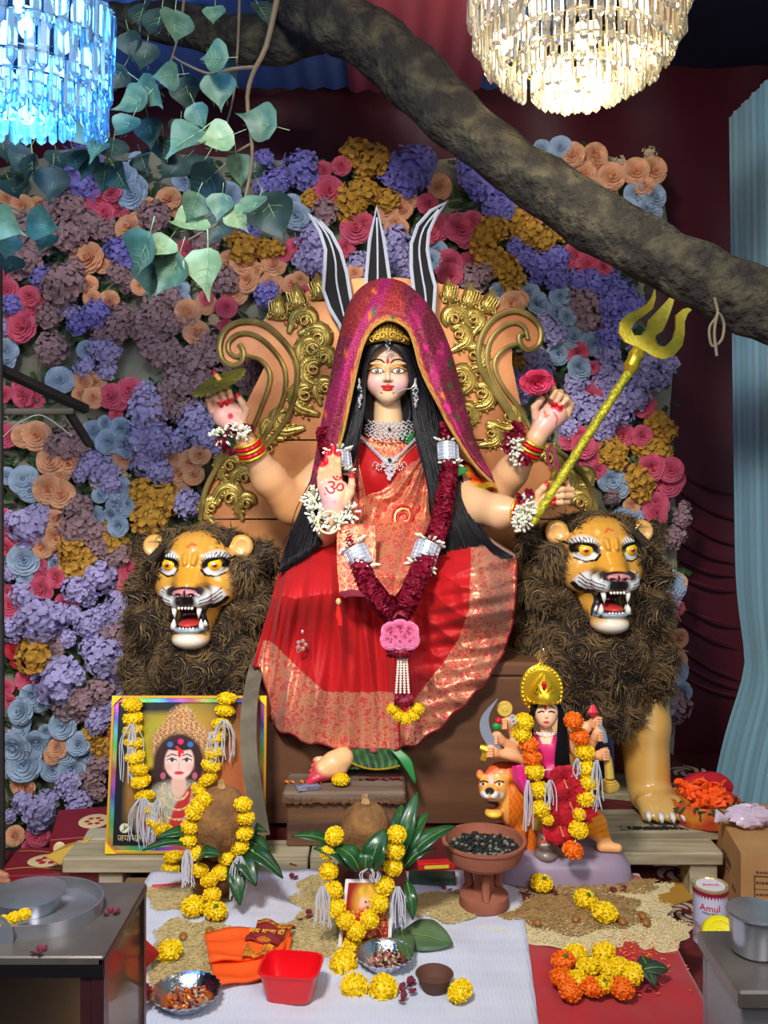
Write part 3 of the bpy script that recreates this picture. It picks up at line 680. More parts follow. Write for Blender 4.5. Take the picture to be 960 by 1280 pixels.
LV = """A218,38,48,-90 D197,34,46,-100 A268,22,30,-90 A265,72,42,170 A165,132,46,-150 A194,118,46,-40 A156,163,40,-112 D236,122,44,-80 A275,118,46,-85 P268,176,46,-160 A322,152,50,160 D225,170,36,-90
D190,170,40,-80 D205,192,38,-95 A228,178,58,-140 D245,215,46,-120 D252,232,52,-140 A300,216,42,-80 D318,214,44,20 P232,282,52,-150 A316,262,40,-110 D345,275,64,-65 P300,276,36,-60 P258,345,62,-95 A176,322,62,-120
P201,312,36,-120 A214,345,58,-118 A188,352,48,-100 D196,350,44,-95 A275,262,36,-100 D130,225,44,-90 D65,235,46,-95 D40,215,40,-90 D25,205,40,-120 A58,282,44,-15 P10,282,48,-25 A54,304,32,-110 A5,312,42,-85 D110,210,40,-100
D95,205,38,-70 A108,165,56,-60 D140,190,40,-90 D152,225,40,-60 A120,190,34,-120 D180,75,40,-100 A205,95,36,-160 D288,95,34,-60 D165,60,36,-80 D180,205,34,-70 D270,290,44,-110 A240,262,40,-110 D75,205,36,-70 D18,240,40,-60 D145,100,36,-130 A250,148,34,-70 D215,215,44,-130 D5,190,44,-80 D330,18,36,-60 D176,20,40,-100 D12,335,34,-100"""
for t in LV.split():
    q = t[1:].split(','); x, y, L, a = map(float, q)
    leaf(t[0], x, y, L, a, {'P': 2.05, 'A': 2.12, 'D': 2.28}[t[0]]+random.uniform(-.05, .05), tw, random.uniform(-.6, .5), random.uniform(-.7, .7))

# ================================================================ CHANDELIERS
def crystal_mesh(m):
    b = MB(); w_, h, d = .5, 1, .32
    b.v = [(-w_, 0, 0), (-w_*.55, -d, 0), (w_*.55, -d, 0), (w_, 0, 0), (w_*.55, d, 0), (-w_*.55, d, 0)]
    b.v += [(x, y, -h) for x, y, z in b.v]; b.v += [(0, 0, .05), (0, 0, -h-.16)]
    b.f = [(i, 6+i, 6+(i+1) % 6, (i+1) % 6) for i in range(6)]+[((i+1) % 6, 12, i) for i in range(6)]+[(6+i, 13, 6+(i+1) % 6) for i in range(6)]; b.mi = [0]*len(b.f)
    return b.mesh('crystal', m, smooth=False)
def chandelier(label, cx, Yc, R0, zb, tiers, glass, bulbcol, bulb, power, lcol, metal):
    x = (cx-480)/K*Yc; t = thing('chandelier', label, 'chandelier', (x, Yc, zb))
    me = crystal_mesh(glass); n_all = 0
    top = zb+sum(q[2] for q in tiers)
    for k, (r, n, h, wd, lift) in enumerate(tiers):
        zt = zb+lift
        b = MB(); b.tube([(x+math.cos(a)*r, Yc+math.sin(a)*r, zt+.004) for a in np.linspace(0, 2*PI, 49)[:-1]], .003, 5, closed=True)
        obj('ring_frame', b, metal, t)
        for i in range(n):
            a = 2*PI*i/n+k*.13
            if math.sin(a) > .75 and r > .1: continue      # the far side is hidden by the near tiers
            sz = h*random.uniform(.93, 1.04)
            o = link('crystal', me, t, (x+math.cos(a)*r, Yc+math.sin(a)*r, zt), (random.uniform(-.05, .05), random.uniform(-.05, .05), a+PI/2+random.uniform(-.25, .25)), (wd, wd, sz)); n_all += 1
    b = MB(); 
    b.lathe([(0, top+.1), (.012, top+.1), (.012, zb+.2), (.0, zb+.2)], 10, (x, Yc, 0)); obj('stem', b, metal, t)
    for k in range(22):
        a = k*2*PI/11; rr = R0*(.45, .78)[k % 2] if k < 11 else R0*(.25, .72)[k % 2]; zz = (.10, .15)[k % 2] if k < 11 else (.05, .215)[k % 2]
        obj('lamp_bulb', MB().ball((x+math.cos(a)*rr, Yc+math.sin(a)*rr, zb+zz), (.016, .016, .030), 10, 7), bulb, t)
    p = point('chandelier_light', (x, Yc, zb-.06), power, lcol, .08); 
    return t
gw = mat('warm_crystal', (255, 250, 235), .04, trans=.86, ior=1.5); gb = mat('blue_lit_crystal', (185, 228, 255), .04, trans=.86, ior=1.5)
brass = mat('chandelier_brass', (200, 170, 100), .25, 1); dark_m = mat('chandelier_dark', (80, 90, 110), .3, 1)
bw = mat('warm_bulb', (255, 240, 200), emit=20, ecol=(255, 238, 200)); bbm = mat('blue_bulb', (60, 170, 255), emit=34, ecol=(90, 180, 255))
Z = lambda py, Y: CZ-(py-HY)/K*Y
Yc = 2.0; zb = Z(128, Yc)
chandelier('warm white crystal chandelier hanging over the branch at right', 722, Yc, .21, zb,
   [(.055, 14, .050, .020, .05), (.095, 24, .052, .020, .066), (.135, 34, .055, .020, .088), (.172, 42, .058, .020, .118), (.200, 48, .062, .021, .155), (.220, 50, .066, .021, .200), (.232, 52, .075, .021, .262)],
   gw, None, bw, 2.2, (1, .9, .7), brass)
Yc = 1.75; zb = Z(160, Yc)
chandelier('blue lit crystal chandelier at the upper left corner', 28, Yc, .15, zb,
   [(.05, 12, .045, .019, .045), (.09, 22, .050, .019, .052), (.125, 30, .058, .019, .060), (.150, 36, .075, .020, .085), (.160, 38, .085, .020, .150), (.165, 40, .090, .020, .225)],
   gb, None, bbm, 4.0, (.25, .55, 1), dark_m)
# black iron poles at the left edge
iron = mat('black_iron', (46, 42, 40), .6, bump=.2, bscale=60, var=.3)
fr = thing('metal_frame', 'dark iron pole with slanting brackets at the left edge', 'frame', P(2, 1080, 2.45))
obj('pole', MB().tube(PP([(-2, 300, 2.45), (2, 1085, 2.45)]), .010, 12), iron, fr)
obj('bracket', MB().tube(PP([(-20, 452, 2.45), (108, 512, 2.75)]), .016, 4), iron, fr)
obj('bracket', MB().tube(PP([(-20, 515, 2.45), (90, 514, 2.62)]), .010, 8), mat('worn_iron', (110, 104, 90), .6, .3), fr)
obj('bracket', MB().tube(PP([(84, 512, 2.62), (112, 556, 2.72)]), .014, 4), iron, fr)
obj('wire', MB().tube(SP([(4, 546, 2.44), (22, 530, 2.44), (45, 519, 2.44), (62, 524, 2.46), (90, 545, 2.5)], 24), .0018, 5), mat('grey_wire', (150, 150, 140), .6), fr)
# ================================================================ THRONE
copper = mat('copper_painted_board', (214, 142, 82), .4, .35, c2=(176, 106, 58), vscale=6, bump=.12, bscale=50)
brown = mat('brown_board', (110, 72, 46), .6, c2=(92, 58, 38), vscale=22, tex='grain', bump=.15, bscale=30)
th = thing('throne', 'copper painted wooden throne with raised gilded scrollwork behind the idol', 'throne', (0, 2.98, .612))
TY = 2.97
def board(nm, pts, Y0=TY, Y1=TY+.03, m=copper): return obj(nm, MB().prism(pts, Y0, Y1), m, th, smooth=False)
board('board', [(318, 410), (345, 385), (380, 366), (430, 350), (475, 345), (530, 350), (580, 362), (622, 375), (640, 400), (640, 455), (660, 549), (300, 549), (300, 520), (340, 440)])
board('board', [(300, 551), (660, 551), (700, 562), (728, 590), (745, 625), (748, 648), (250, 648), (254, 612), (268, 582), (290, 562)], TY+.002, TY+.03)
board('board', [(250, 650), (748, 650), (748, 800), (250, 800)], TY+.004, TY+.03, mat('copper_painted_board'))
tubeG = mat('gilded_rod', (216, 192, 112), .3, .6, c2=(140, 122, 66), vscale=9)
for side in (0, 1):
    if side == 0:
        o_ = [(330, 560), (350, 536), (364, 510), (371, 480), (369, 450), (352, 424), (328, 405), (302, 402), (282, 412), (274, 432), (278, 450), (291, 457), (302, 452), (304, 440), (299, 430)]
        m_ = [(326, 552), (345, 520), (356, 490), (355, 460), (340, 436), (320, 420), (300, 417), (286, 427), (286, 440), (296, 446), (303, 442)]
        i_ = [(312, 545), (326, 510), (336, 482), (336, 464), (325, 450), (305, 444)]
        e_ = [(322, 555), (285, 568), (268, 590), (256, 615), (250, 650)]
    else:
        o_ = [(664, 556), (645, 530), (625, 500), (603, 465), (598, 438), (606, 412), (622, 395), (644, 388), (664, 396), (676, 412), (674, 430), (661, 438), (652, 432), (649, 421), (655, 416)]
        m_ = [(662, 552), (640, 515), (618, 480), (609, 452), (612, 428), (626, 410), (644, 403), (656, 410), (660, 424)]
        i_ = [(672, 552), (650, 512), (630, 485), (619, 462), (621, 446), (634, 434), (650, 429)]
        e_ = [(668, 560), (700, 566), (724, 588), (740, 615), (748, 650)]
    cres = [tuple(q) for q in spline(o_[:9] if side == 0 else o_[:11], 22)]+[tuple(q) for q in spline((i_[::-1]), 10)]
    if side == 0: cres = [tuple(q) for q in spline(o_[:12], 28)]+[tuple(q) for q in spline(i_[::-1], 10)]
    else: cres = [tuple(q) for q in spline(o_[:12], 28)]+[tuple(q) for q in spline(i_[::-1], 10)]
    board('scroll_board', cres, TY-.012, TY+.022)
    for q_, r in ((o_, 4.0), (m_, 3.2), (i_, 3.0), (e_, 3.4)):
        n = 50; pts = [P(x, y, TY-.022) for x, y in spline(q_, n)]
        obj('gilded_rod', MB().tube(pts, [r*S(TY)*(1-.25*abs(t-.5)) for t in np.linspace(0, 1, n)], 8), tubeG, th)
b = MB(); 
def curl(b, cx, cz, r, a0, turns, w0, n=14, y=-.02, sgn=1):
    pts = []; rr = []
    for i in range(n):
        t = i/(n-1); a = a0+sgn*turns*2*PI*t; q = r*(1-.82*t); pts.append((cx+math.cos(a)*q, y-.03*t, cz+math.sin(a)*q)); rr.append(w0*(1-.45*t))
    b.tube(pts, rr, 6)
def acanthus():
    """curled leaf in relief: a spiral head, a tapering body, a fringe of lobes and a row of pearls"""
    b = MB()
    spine = spline([(.30, .20), (.18, .40), (-.06, .42), (-.24, .22), (-.22, -.04), (-.04, -.26), (.16, -.48)], 22)
    b.tube([(x, .0, z) for x, z in spine], [.05+.17*math.sin(PI*min(1, i/21*.8+.16)) for i in range(22)], 8, flat=.42, up=(0, 1, 0))
    curl(b, .10, .16, .22, .4, 1.35, .062, y=-.07, n=18)
    for off, w_ in ((.0, .034), (-.10, .026), (.11, .026)):
        b.tube([(x+off*.8, -.085-.03*(off == 0), z+off*.3) for x, z in spine[3:19]], [w_*(1-.5*abs(i-8)/8) for i in range(16)], 5)
    for i in range(8):                      # outer fringe: hooked lobes
        k = 3+i*2; x, z = spine[k]; x2, z2 = spine[k+1]; nx, nz = (z2-z), -(x2-x); l_ = math.hypot(nx, nz); nx, nz = -nx/l_*-1, -nz/l_*-1
        nx, nz = -nx, -nz; L = .17*(1-.03*i)
        b.tube([(x+nx*.06, -.05, z+nz*.06), (x+nx*(.06+L*.7), -.06, z+nz*(.06+L*.7)), (x+nx*(.04+L)+(x2-x)/l_*.07, -.05, z+nz*(.04+L)+(z2-z)/l_*.07), (x+nx*(L*.75)+(x2-x)/l_*.11, -.05, z+nz*(L*.75)+(z2-z)/l_*.11)], [.045, .05, .04, .02], 6)
    for i in range(6):                      # inner pearls
        x, z = spine[8+i*2]; x2, z2 = spine[9+i*2]; nx, nz = (z2-z), -(x2-x); l_ = math.hypot(nx, nz); b.ball((x+nx/l_*.19, -.04, z+nz/l_*.19), .052*(1-.05*i), 6, 4)
    return b
def flame():
    b = MB()
    b.tube([(0, 0, -.4), (0, 0, -.1), (.04, 0, .2), (-.02, 0, .5)], [.26, .30, .2, .03], 8, flat=.3)
    for i in range(7):
        s_ = -.3+i*.1; b.tube([(s_*.7, -.07, -.36), (s_*1.0+.05, -.10, -.1), (s_*.9-.05, -.10, .15), (s_*.3+.04, -.05, .46-abs(s_)*.5)], [.028, .03, .026, .01], 5)
    curl(b, -.2, -.3, .14, 0, 1.1, .045, y=-.06); curl(b, .2, -.3, .14, PI, 1.1, .045, y=-.06, sgn=-1); return b
ornm = mat('gilded_relief', (226, 196, 104), .3, .6, c2=(176, 144, 66), vscale=4)
AC = acanthus().mesh('scroll_ornament', ornm); FMs = flame().mesh('flame_ornament', ornm)
ORN = """F347,385,38,8 F371,373,40,0 F398,360,38,-5 A374,402,40,60 A392,418,40,110 A384,443,42,20 A399,447,36,80 A391,470,44,-20 A382,503,46,-30 A402,490,34,20 A360,530,44,-60 A341,540,34,-40 A335,568,40,-20 A283,588,40,10 A300,600,36,40 A280,622,42,70 A304,634,34,20 A262,640,34,0
F562,365,34,-6 F588,372,38,0 F612,378,36,14 A575,400,40,-60 A594,405,32,0 A574,425,38,20 A592,452,42,30 A578,480,42,10 A600,500,42,40 A586,522,34,0 A631,527,46,70 A612,548,34,40 A652,560,30,80 A690,578,40,-20 A706,606,40,20 A725,600,34,60 A730,632,38,-30 A690,620,34,10"""
for t in ORN.split():
    q = t[1:].split(','); x, y, sz, a = map(float, q)
    f = t[0] == 'F'; link('flame_ornament' if f else 'scroll_ornament', FMs if f else AC, th, P(x, y, TY-.008), (0, math.radians(a), 0), (sz*S(TY)*(1 if x < 480 else -1), sz*S(TY), sz*S(TY)))
obj('front_panel', MB().box((-.36, 2.50, .6205), (.43, 2.53, 1.02), bev=.004), brown, th)
obj('seat', MB().box((-.36, 2.50, 1.02), (.43, 2.96, 1.06), bev=.008), brown, th)
obj('rear_panel', MB().box((-.36, 2.93, .612), (.43, 2.96, 1.02)), brown, th)
fs = thing('footstool', 'rough wooden footstool under the idol foot, top sprinkled with petals', 'footstool', P(430, 1070, 2.42))
x0, x1 = (353-480)/K*2.35, (507-480)/K*2.35
stool = mat('rough_brown_wood', (116, 80, 52), .85, c2=(78, 52, 40), tex='grain', vscale=40, bump=.8, bscale=35)
obj('stool_body', MB().box((x0+.01, 2.355, .6205), (x1-.01, 2.485, .735), bev=.004), stool, fs)
obj('stool_top', MB().box((x0, 2.345, .735), (x1, 2.49, .764), bev=.006), mat('grey_brown_wood', (132, 112, 94), .85, c2=(98, 78, 62), tex='grain', vscale=40, bump=.8, bscale=35), fs)
b = MB(); pts = [(x0+(x1-x0)*i/60, 2.343+.003*random.random(), .738+.006*random.random()) for i in range(61)]; b.tube(pts, [.005+.003*random.random() for _ in pts], 5); obj('split_edge', b, stool, fs)

# ================================================================ GREAT TRIDENT BEHIND THE HEAD
tr = thing('trident', 'large black trident edged in silver rising behind the veiled head', 'trident', P(475, 600, 2.9))
black = mat('black_brown_paint', (24, 17, 14), .75, bump=.3, bscale=50); silvp = mat('silver_strip', (232, 236, 246), .4, .1)
blades = [([(471, 259), (462, 300), (458, 345), (457, 400), (487, 400), (487, 350), (480, 300)], [(471, 272), (472, 320), (472, 400)]),
          ([(386, 267), (400, 277), (414, 292), (426, 315), (433, 340), (438, 370), (448, 420), (438, 440), (424, 405), (412, 385), (404, 362), (406, 335), (407, 312), (400, 290)], [(392, 271), (410, 296), (419, 325), (421, 355), (430, 395)]),
          ([(559, 252), (545, 270), (536, 290), (534, 312), (538, 335), (544, 358), (542, 390), (534, 425), (522, 400), (518, 370), (514, 335), (514, 305), (522, 282), (538, 264)], [(548, 262), (530, 285), (524, 310), (527, 340), (532, 370), (532, 400)])]
for pol, mid in blades:
    n = len(pol)
    bl = obj('blade', MB().prism(pol, 2.90, 2.915), black, tr, smooth=False)
    e = MB(); cl = [P(x, y, 2.897) for x, y in pol]; e.tube(cl, [.0062]*n, 6, closed=True); e.tube(SP([(x, y, 2.895) for x, y in mid], 16), .0034, 6)
    obj('silver_edge', e, silvp, bl)
obj('shaft', MB().tube(PP([(472, 400, 2.90), (472, 640, 2.90)]), .015, 10), black, tr)

# ================================================================ THE SEATED IDOL
Y0 = 2.68; s = S(Y0)
gd = thing('goddess_statue', 'life-size four-armed seated goddess idol in a red and gold sari', 'statue', P(480, 960, 2.6))
body_parts = []
# --- head, px frame about (484,470)
H = Field((448, -36, -545), (520, 62, -405), .55)
H.ell((484.5, 14, -449), (28, 35, 31), 4); H.ell((484.5, 2, -466), (28.2, 29, 31), 6)
H.ell((484.5, -5, -484), (21, 21, 19), 8); H.ell((484.5, -12, -497), (10.5, 12, 8.5), 7)
for sx in (-1, 1):
    H.ell((484.5+sx*15, -11, -479), (11.5, 13, 12), 7)     # cheeks
    H.ell((484.5+sx*13, -19.5, -466.5), (8.2, 6.5, 4.2), 3)   # eye bulge
    H.ell((484.5+sx*13, -22.5, -457), (10, 4, 2.4), 4)     # brow
    H.ell((484.5+sx*3.6, -29, -477.6), (2.6, 3.2, 2.1), 1.6)  # nostril wing
    H.ell((484.5+sx*28.5, 3, -470), (3.2, 6, 9), 3)          # ear
H.cone((484.5, -24, -458), (484.5, -32.5, -476), 2.0, 3.1, 2.5)
H.ell((484.5, -25, -485.2), (7.4, 3.6, 1.7), 1.4); H.ell((484.5, -24.4, -488.6), (6.0, 4.0, 2.0), 1.2)
H.ell((484.5, -21, -493.2), (9, 2.5, 1.6), 1.5, cut=True)
H.cone((484.5, 12, -500), (486, 18, -545), 16.5, 21, 5)
V, Q = H.mesh(); x, v, y = V[:, 0], V[:, 1], -V[:, 2]; f = (v < 4)
p = Paint(len(V), (238, 196, 164)); X = x-484.5
p.lay(dot(x, y, 484.5, 497, 24, 12, .8)*.55, (226, 196, 150))
for sx in (-1, 1): 
    p.lay(dot(x, y, 484.5+sx*19, 480, 12, 12, 1.2)*.55*f, (232, 160, 170)); p.lay(dot(x, y, 484.5+sx*13, 463, 12, 8, 1.0)*.75*f, (240, 166, 70))
p.lay((y > 506)*.6, (236, 190, 130))
for sx in (-1, 1):
    ex = 484.5+sx*13
    al = np.clip((6.6-np.abs(x-ex))/.8, 0, 1)*np.clip((3.0*(1-((x-ex)/7.2)**2)-np.abs(y-466))/.8+.4, 0, 1)*f
    p.lay(stroke(X*sx, y, [(4.6, 467.6), (8, 463.6), (13, 462.2), (18, 463.8), (23, 465.6), (25.5, 465)], .85)*f, (30, 18, 18))
    p.lay(stroke(X*sx, y, [(5.5, 468), (10, 469.3), (15, 469.4), (20, 467)], .55)*f, (40, 22, 20))
    p.lay(al, (240, 236, 230)); p.lay(dot(x, y, ex, 466, 3.0, 3.2, .3)*al, (120, 92, 80)); p.lay(dot(x, y, ex, 466, 1.5, 1.7, .4)*al, (12, 10, 12)); p.lay(dot(x, y, ex-1, 465, .6, .6, .6)*al, (255, 255, 255))
    p.lay(stroke(X*sx, y, [(4.0, 456.2), (8, 452.6), (14, 451.2), (20, 453), (25, 457)], 1.0)*f, (34, 20, 18))
    for k in range(6): p.lay(dot(x, y, 484.5+sx*(4+k*3.6), 449.4-2.6*math.sin(k/5*PI*.7), .7, .7, .6)*f, (200, 40, 50))
    p.lay(dot(x, y, 484.5+sx*2.6, 478.5, .9, .7, .5)*f, (120, 60, 50))
lips = (np.abs(X) < 8.6)*f*(v < -14)
p.lay(np.clip((2.4*(1-(X/8.8)**2)+.5*np.cos(X*.9)-np.abs(y-485.0))/.6+.3, 0, 1)*lips, (214, 36, 44)); p.lay(np.clip((2.9*(1-(X/7)**2)-np.abs(y-488.3))/.6+.3, 0, 1)*lips, (214, 36, 44))
p.lay(stroke(x, y, [(476.2, 486), (481, 487), (484.5, 486.4), (488, 487), (492.8, 486)], .35)*lips, (120, 14, 24))
p.lay(stroke(x, y, [(484.5, 449), (484.5, 456)], 1.9)*f, (206, 24, 34)); p.lay(dot(x, y, 498, 487, 6, 4, .8)*f*.5, (196, 180, 214))
W = np.stack([(x-480)*s, Y0+v*s, CZ-(y-HY)*s], 1); body_parts.append((W, Q, p.c))
# --- torso + arms + hands, world metres
h = .0028
TF = Field((-.30, 2.60, .85), (.26, 2.95, 1.80), .005)
TF.ell(P(487, 590, 2.78), (.105, .075, .13), .03); TF.cone(P(430, 583, 2.80), P(545, 583, 2.80), .052, .052, .04); TF.cone(P(486, 640, 2.79), P(486, 700, 2.79), .085, .13, .05)
TF.cone(P(486, 530, 2.735), P(487, 562, 2.77), .044, .055, .03)
for px in (466, 508): TF.ell(P(px, 592, 2.715), (.05, .045, .05), .03)
V, Q = TF.mesh(); body_parts.append((V, Q, np.tile(lin((240, 196, 150)), (len(V), 1))))
def limb(lo, hi, Yh, prims, fingers, nails, marks=None, base=(230, 180, 134), palm=None, h=h, pad=.0):
    F = Field(lo, hi, h); sc = S(Yh)
    for a, ra, b_, rb, k in prims: F.cone(a, b_, ra, rb, k)
    for pts, rs in fingers:
        w_ = [P(a, b_, Yh)+Vector((0, -d*sc, 0)) for a, b_, d in pts]; F.chain(w_, [r*sc for r in rs], .0035)
    V, Q = F.mesh(); p = Paint(len(V), base); Pm = np.array(V)
    px = 480+V[:, 0]/Yh*K; py = HY+(CZ-V[:, 2])/Yh*K; d = -(V[:, 1]-Yh)/sc
    if palm: p.lay(dot(px, py, palm[0], palm[1], palm[2], palm[2], 1.0)*(d > 0)*.6, (248, 176, 180))
    if marks: marks(p, px, py, d)
    for (a, b_, dd, r) in nails:
        q = np.sqrt((px-a)**2+(py-b_)**2+((d-dd)*.8)**2); p.lay(np.clip((r-q)/.8+.5, 0, 1), (214, 16, 34))
    body_parts.append((V, Q, p.c))
fr_ = [3.9, 3.7, 3.5, 3.1]
Yh = 2.62
def A(px, py, Y): return P(px, py, Y)
def bx_(pts, r=.03):
    a = np.array([list(q) for q in pts]); return a.min(0)-r, a.max(0)+r
# viewer-left raised hand
pts = [A(365, 632, 2.76), A(250, 450, 2.5), A(300, 520, 2.7)]; lo, hi = bx_(pts, .075)
limb(lo, hi, Yh, [(A(405, 592, 2.80), .055, A(366, 632, 2.76), .056, .02), (A(366, 632, 2.76), .056, A(336, 598, 2.70), .048, .02), (A(336, 598, 2.70), .048, A(307, 550, Yh), .026, .02),
     (A(307, 550, Yh), .024, A(300, 536, Yh), .024, .01), (A(300, 536, Yh), .026, A(280, 520, Yh), .033, .015), (A(299, 516, Yh), .022, A(284, 510, Yh), .024, .01)],
   [([(265, 514, 2), (262, 501, 7), (270, 497, 14), (278, 505, 14)], fr_), ([(272, 508, 2), (271, 495, 9), (279, 493, 16), (285, 503, 14)], fr_), ([(281, 504, 0), (282, 491, 9), (289, 491, 16), (292, 501, 14)], fr_),
    ([(288, 502, -4), (284, 490, -2), (276, 477, 1), (268, 466, 2)], [3.8, 3.8, 3.6, 3.0]), ([(304, 526, 5), (309, 513, 8), (305, 505, 11), (299, 495, 11)], [5.2, 4.8, 4.4, 3.6])],
   [(278, 507, 15, 5), (286, 505, 15, 5), (293, 503, 15, 5), (267, 464, 2, 6), (298, 493, 12, 6)], palm=(286, 522, 20),
   marks=lambda p, x, y, d: [p.lay(dot(x, y, 290, 521, 3.4, 4, .5)*(d > 6), (206, 30, 50)), p.lay(dot(x, y, 274, 478, 5, 9, .3)*(y < 488)*(y > 470), (244, 178, 40)), p.lay(np.clip((y-580)/50, 0, 1)*.5, (232, 140, 44))])
# viewer-right raised hand
pts = [A(612, 640, 2.80), A(725, 465, 2.5), A(660, 560, 2.7)]; lo, hi = bx_(pts, .07)
limb(lo, hi, Yh, [(A(565, 605, 2.80), .058, A(608, 630, 2.78), .060, .02), (A(608, 630, 2.78), .060, A(640, 590, 2.70), .045, .02), (A(640, 590, 2.70), .045, A(670, 548, Yh), .027, .02),
     (A(670, 548, Yh), .026, A(678, 535, Yh), .026, .01), (A(678, 535, Yh), .028, A(694, 518, Yh), .036, .015), (A(674, 524, Yh), .020, A(690, 512, Yh), .026, .01)],
   [([(709, 520, 2), (713, 506, 7), (706, 500, 14), (697, 509, 14)], fr_), ([(703, 512, 2), (706, 497, 9), (698, 495, 16), (691, 506, 14)], fr_), ([(695, 508, 0), (699, 491, 9), (691, 491, 16), (685, 502, 14)], fr_),
    ([(688, 506, -3), (690, 495, 3), (691, 488, 7), (691, 481, 7)], [3.8, 3.7, 3.5, 3.0]), ([(669, 522, 5), (667, 510, 8), (672, 503, 11), (678, 496, 11)], [5.2, 4.8, 4.4, 3.6])],
   [(697, 511, 15, 5), (690, 508, 15, 5), (684, 504, 15, 5), (691, 479, 7, 5), (679, 494, 12, 5)], palm=(686, 522, 20),
   marks=lambda p, x, y, d: [p.lay(stroke(x, y, [(679, 515), (681, 522), (679, 521), (684, 520)], 1.4)*(d > 4), (220, 110, 40)), p.lay(stroke(x, y, [(689, 515), (694, 524), (693, 532)], .7)*(d > 4), (200, 40, 70)), p.lay(np.clip((y-580)/50, 0, 1)*.4, (236, 150, 56))])
# viewer-right lower hand round the staff
Yl = 2.53
pts = [A(590, 660, 2.72), A(725, 590, 2.45)]; lo, hi = bx_(pts, .08); lo[0] -= .05; hi[1] += .08
limb(lo, hi, Yl, [(A(555, 590, 2.76), .055, A(592, 633, 2.66), .055, .02), (A(592, 633, 2.66), .055, A(625, 640, 2.58), .046, .02), (A(625, 640, 2.58), .046, A(657, 639, Yl), .026, .02),
     (A(657, 639, Yl), .024, A(681, 623, Yl+.004), .026, .012), (A(681, 623, Yl+.004), .026, A(702, 619, Yl+.006), .021, .01)],
   [([(706, 613, -2), (709, 607, 3), (707, 602, 6), (706, 597, 7)], [3.8, 3.6, 3.3, 2.9]), ([(708, 613, 0), (713, 612, 9), (700, 611, 16), (688, 614, 16)], fr_), ([(708, 620, 0), (713, 619.5, 9), (700, 619.5, 16), (688, 621, 16)], fr_), ([(704, 627, 0), (708, 627, 8), (699, 627.5, 15), (688, 628, 15)], [3.6, 3.4, 3.2, 2.9]),
    ([(668, 626, 5), (672, 616, 8), (677, 610, 10), (682, 605, 11)], [5, 4.6, 4.2, 3.5])],
   [(687, 614, 17, 5.2), (687, 621.5, 17, 5.2), (688, 628, 16, 4.6), (706, 596, 8, 4.6), (683, 604, 12, 5)])
# viewer-left front hand, open palm
Yf = 2.50
def om(p, x, y, d):
    red = (176, 8, 36); m = (d > 1)
    p.lay(dot(x, y, 407, 617, 1.4, 1.4, .4)*m, red); p.lay(dot(x, y, 419, 627, 1.4, 1.2, .4)*m, red)
    p.lay(dot(x, y, 427, 618, 9, 9, .9)*m*.35, (250, 220, 120)); p.lay(dot(x, y, 412, 626, 14, 10, 1)*m*.4, (232, 190, 214)); p.lay((y < 600)*(d > 0)*.35, (244, 176, 120))
pts = [A(375, 700, 2.7), A(445, 545, 2.45)]; lo, hi = bx_(pts, .06)
limb(lo, hi, Yf, [(A(398, 600, 2.80), .05, A(392, 690, 2.68), .048, .02), (A(392, 690, 2.68), .048, A(417, 648, Yf), .026, .02), (A(417, 648, Yf), .025, A(418, 625, Yf), .034, .015), (A(411, 612, Yf), .027, A(425, 612, Yf), .025, .02)],
   [([(401, 610, 0), (400, 598, 1), (401, 589, 2), (403, 580, 2)], [4.4, 4.0, 3.7, 3.2]), ([(408, 603, 0), (407, 588, 1), (408, 577, 2), (409, 566, 2)], [4.6, 4.2, 3.9, 3.3]), ([(416, 602, 0), (415, 586, 1), (416, 572, 2), (417, 559, 2)], [4.6, 4.2, 3.9, 3.3]),
    ([(424, 604, 0), (423, 590, 1), (423, 578, 2), (424, 567, 2)], [4.4, 4.0, 3.7, 3.2]), ([(430, 628, 3), (438, 616, 5), (440, 606, 6), (440, 594, 6)], [7, 5.2, 4.6, 3.7])],
   [(403, 576, 4, 8), (409, 562, 4, 8.5), (417, 555, 4, 8.5), (424, 563, 4, 8), (440, 590, 8, 8)], marks=om, palm=(414, 618, 22))
# legs under the sari and the foot on the stool
LF = Field(P(340, 990, 2.62)-Vector((.03, .42, .0)), P(650, 690, 2.9)+Vector((.0, .0, .1)), .006)
LF.chain([P(455, 715, 2.80), P(398, 755, 2.57), P(430, 915, 2.55)], [.07, .05, .034], .02); LF.chain([P(520, 715, 2.80), P(580, 755, 2.57), P(520, 880, 2.55)], [.07, .05, .034], .02)
V, Q = LF.mesh(); body_parts.append((V, Q, np.tile(lin((240, 196, 150)), (len(V), 1))))
Yt = 2.42; sc = S(Yt)
FF = Field(P(372, 992, Yt)-Vector((.02, .09, .02)), P(455, 925, Yt)+Vector((.02, .09, .02)), .0026)
q = lambda a, b_, d: P(a, b_, Yt)+Vector((0, -d*sc, 0))
FF.cone(q(428, 951, -10), q(416, 955, -3), .029, .027, .02).cone(q(416, 956, -3), q(401, 962, 3), .027, .021, .02).cone(q(424, 964, -4), q(402, 967, 4), .020, .017, .012)
for i in range(5):
    FF.chain([q(402, 967-i*3.4, 9-i*5.5), q(393+i*.6, 970-i*4.2, 12-i*6), q(387+i*1.4, 973.5-i*4.8, 12-i*6)], [x_*sc for x_ in ((5.2, 4.8, 4.4) if i == 0 else (4.2, 3.7, 3.4))], .0010)
V, Q = FF.mesh(); px = 480+V[:, 0]/Yt*K; py = HY+(CZ-V[:, 2])/Yt*K; p = Paint(len(V), (238, 190, 132)); p.lay(np.clip((404-px+(py-958)*.9)/9, 0, 1)*.85, (206, 36, 70)); p.lay(np.clip((py-962)/7, 0, 1)*.85, (206, 36, 70)); body_parts.append((V, Q, p.c))
Va = []; Qa = []; Ca = []; n0 = 0
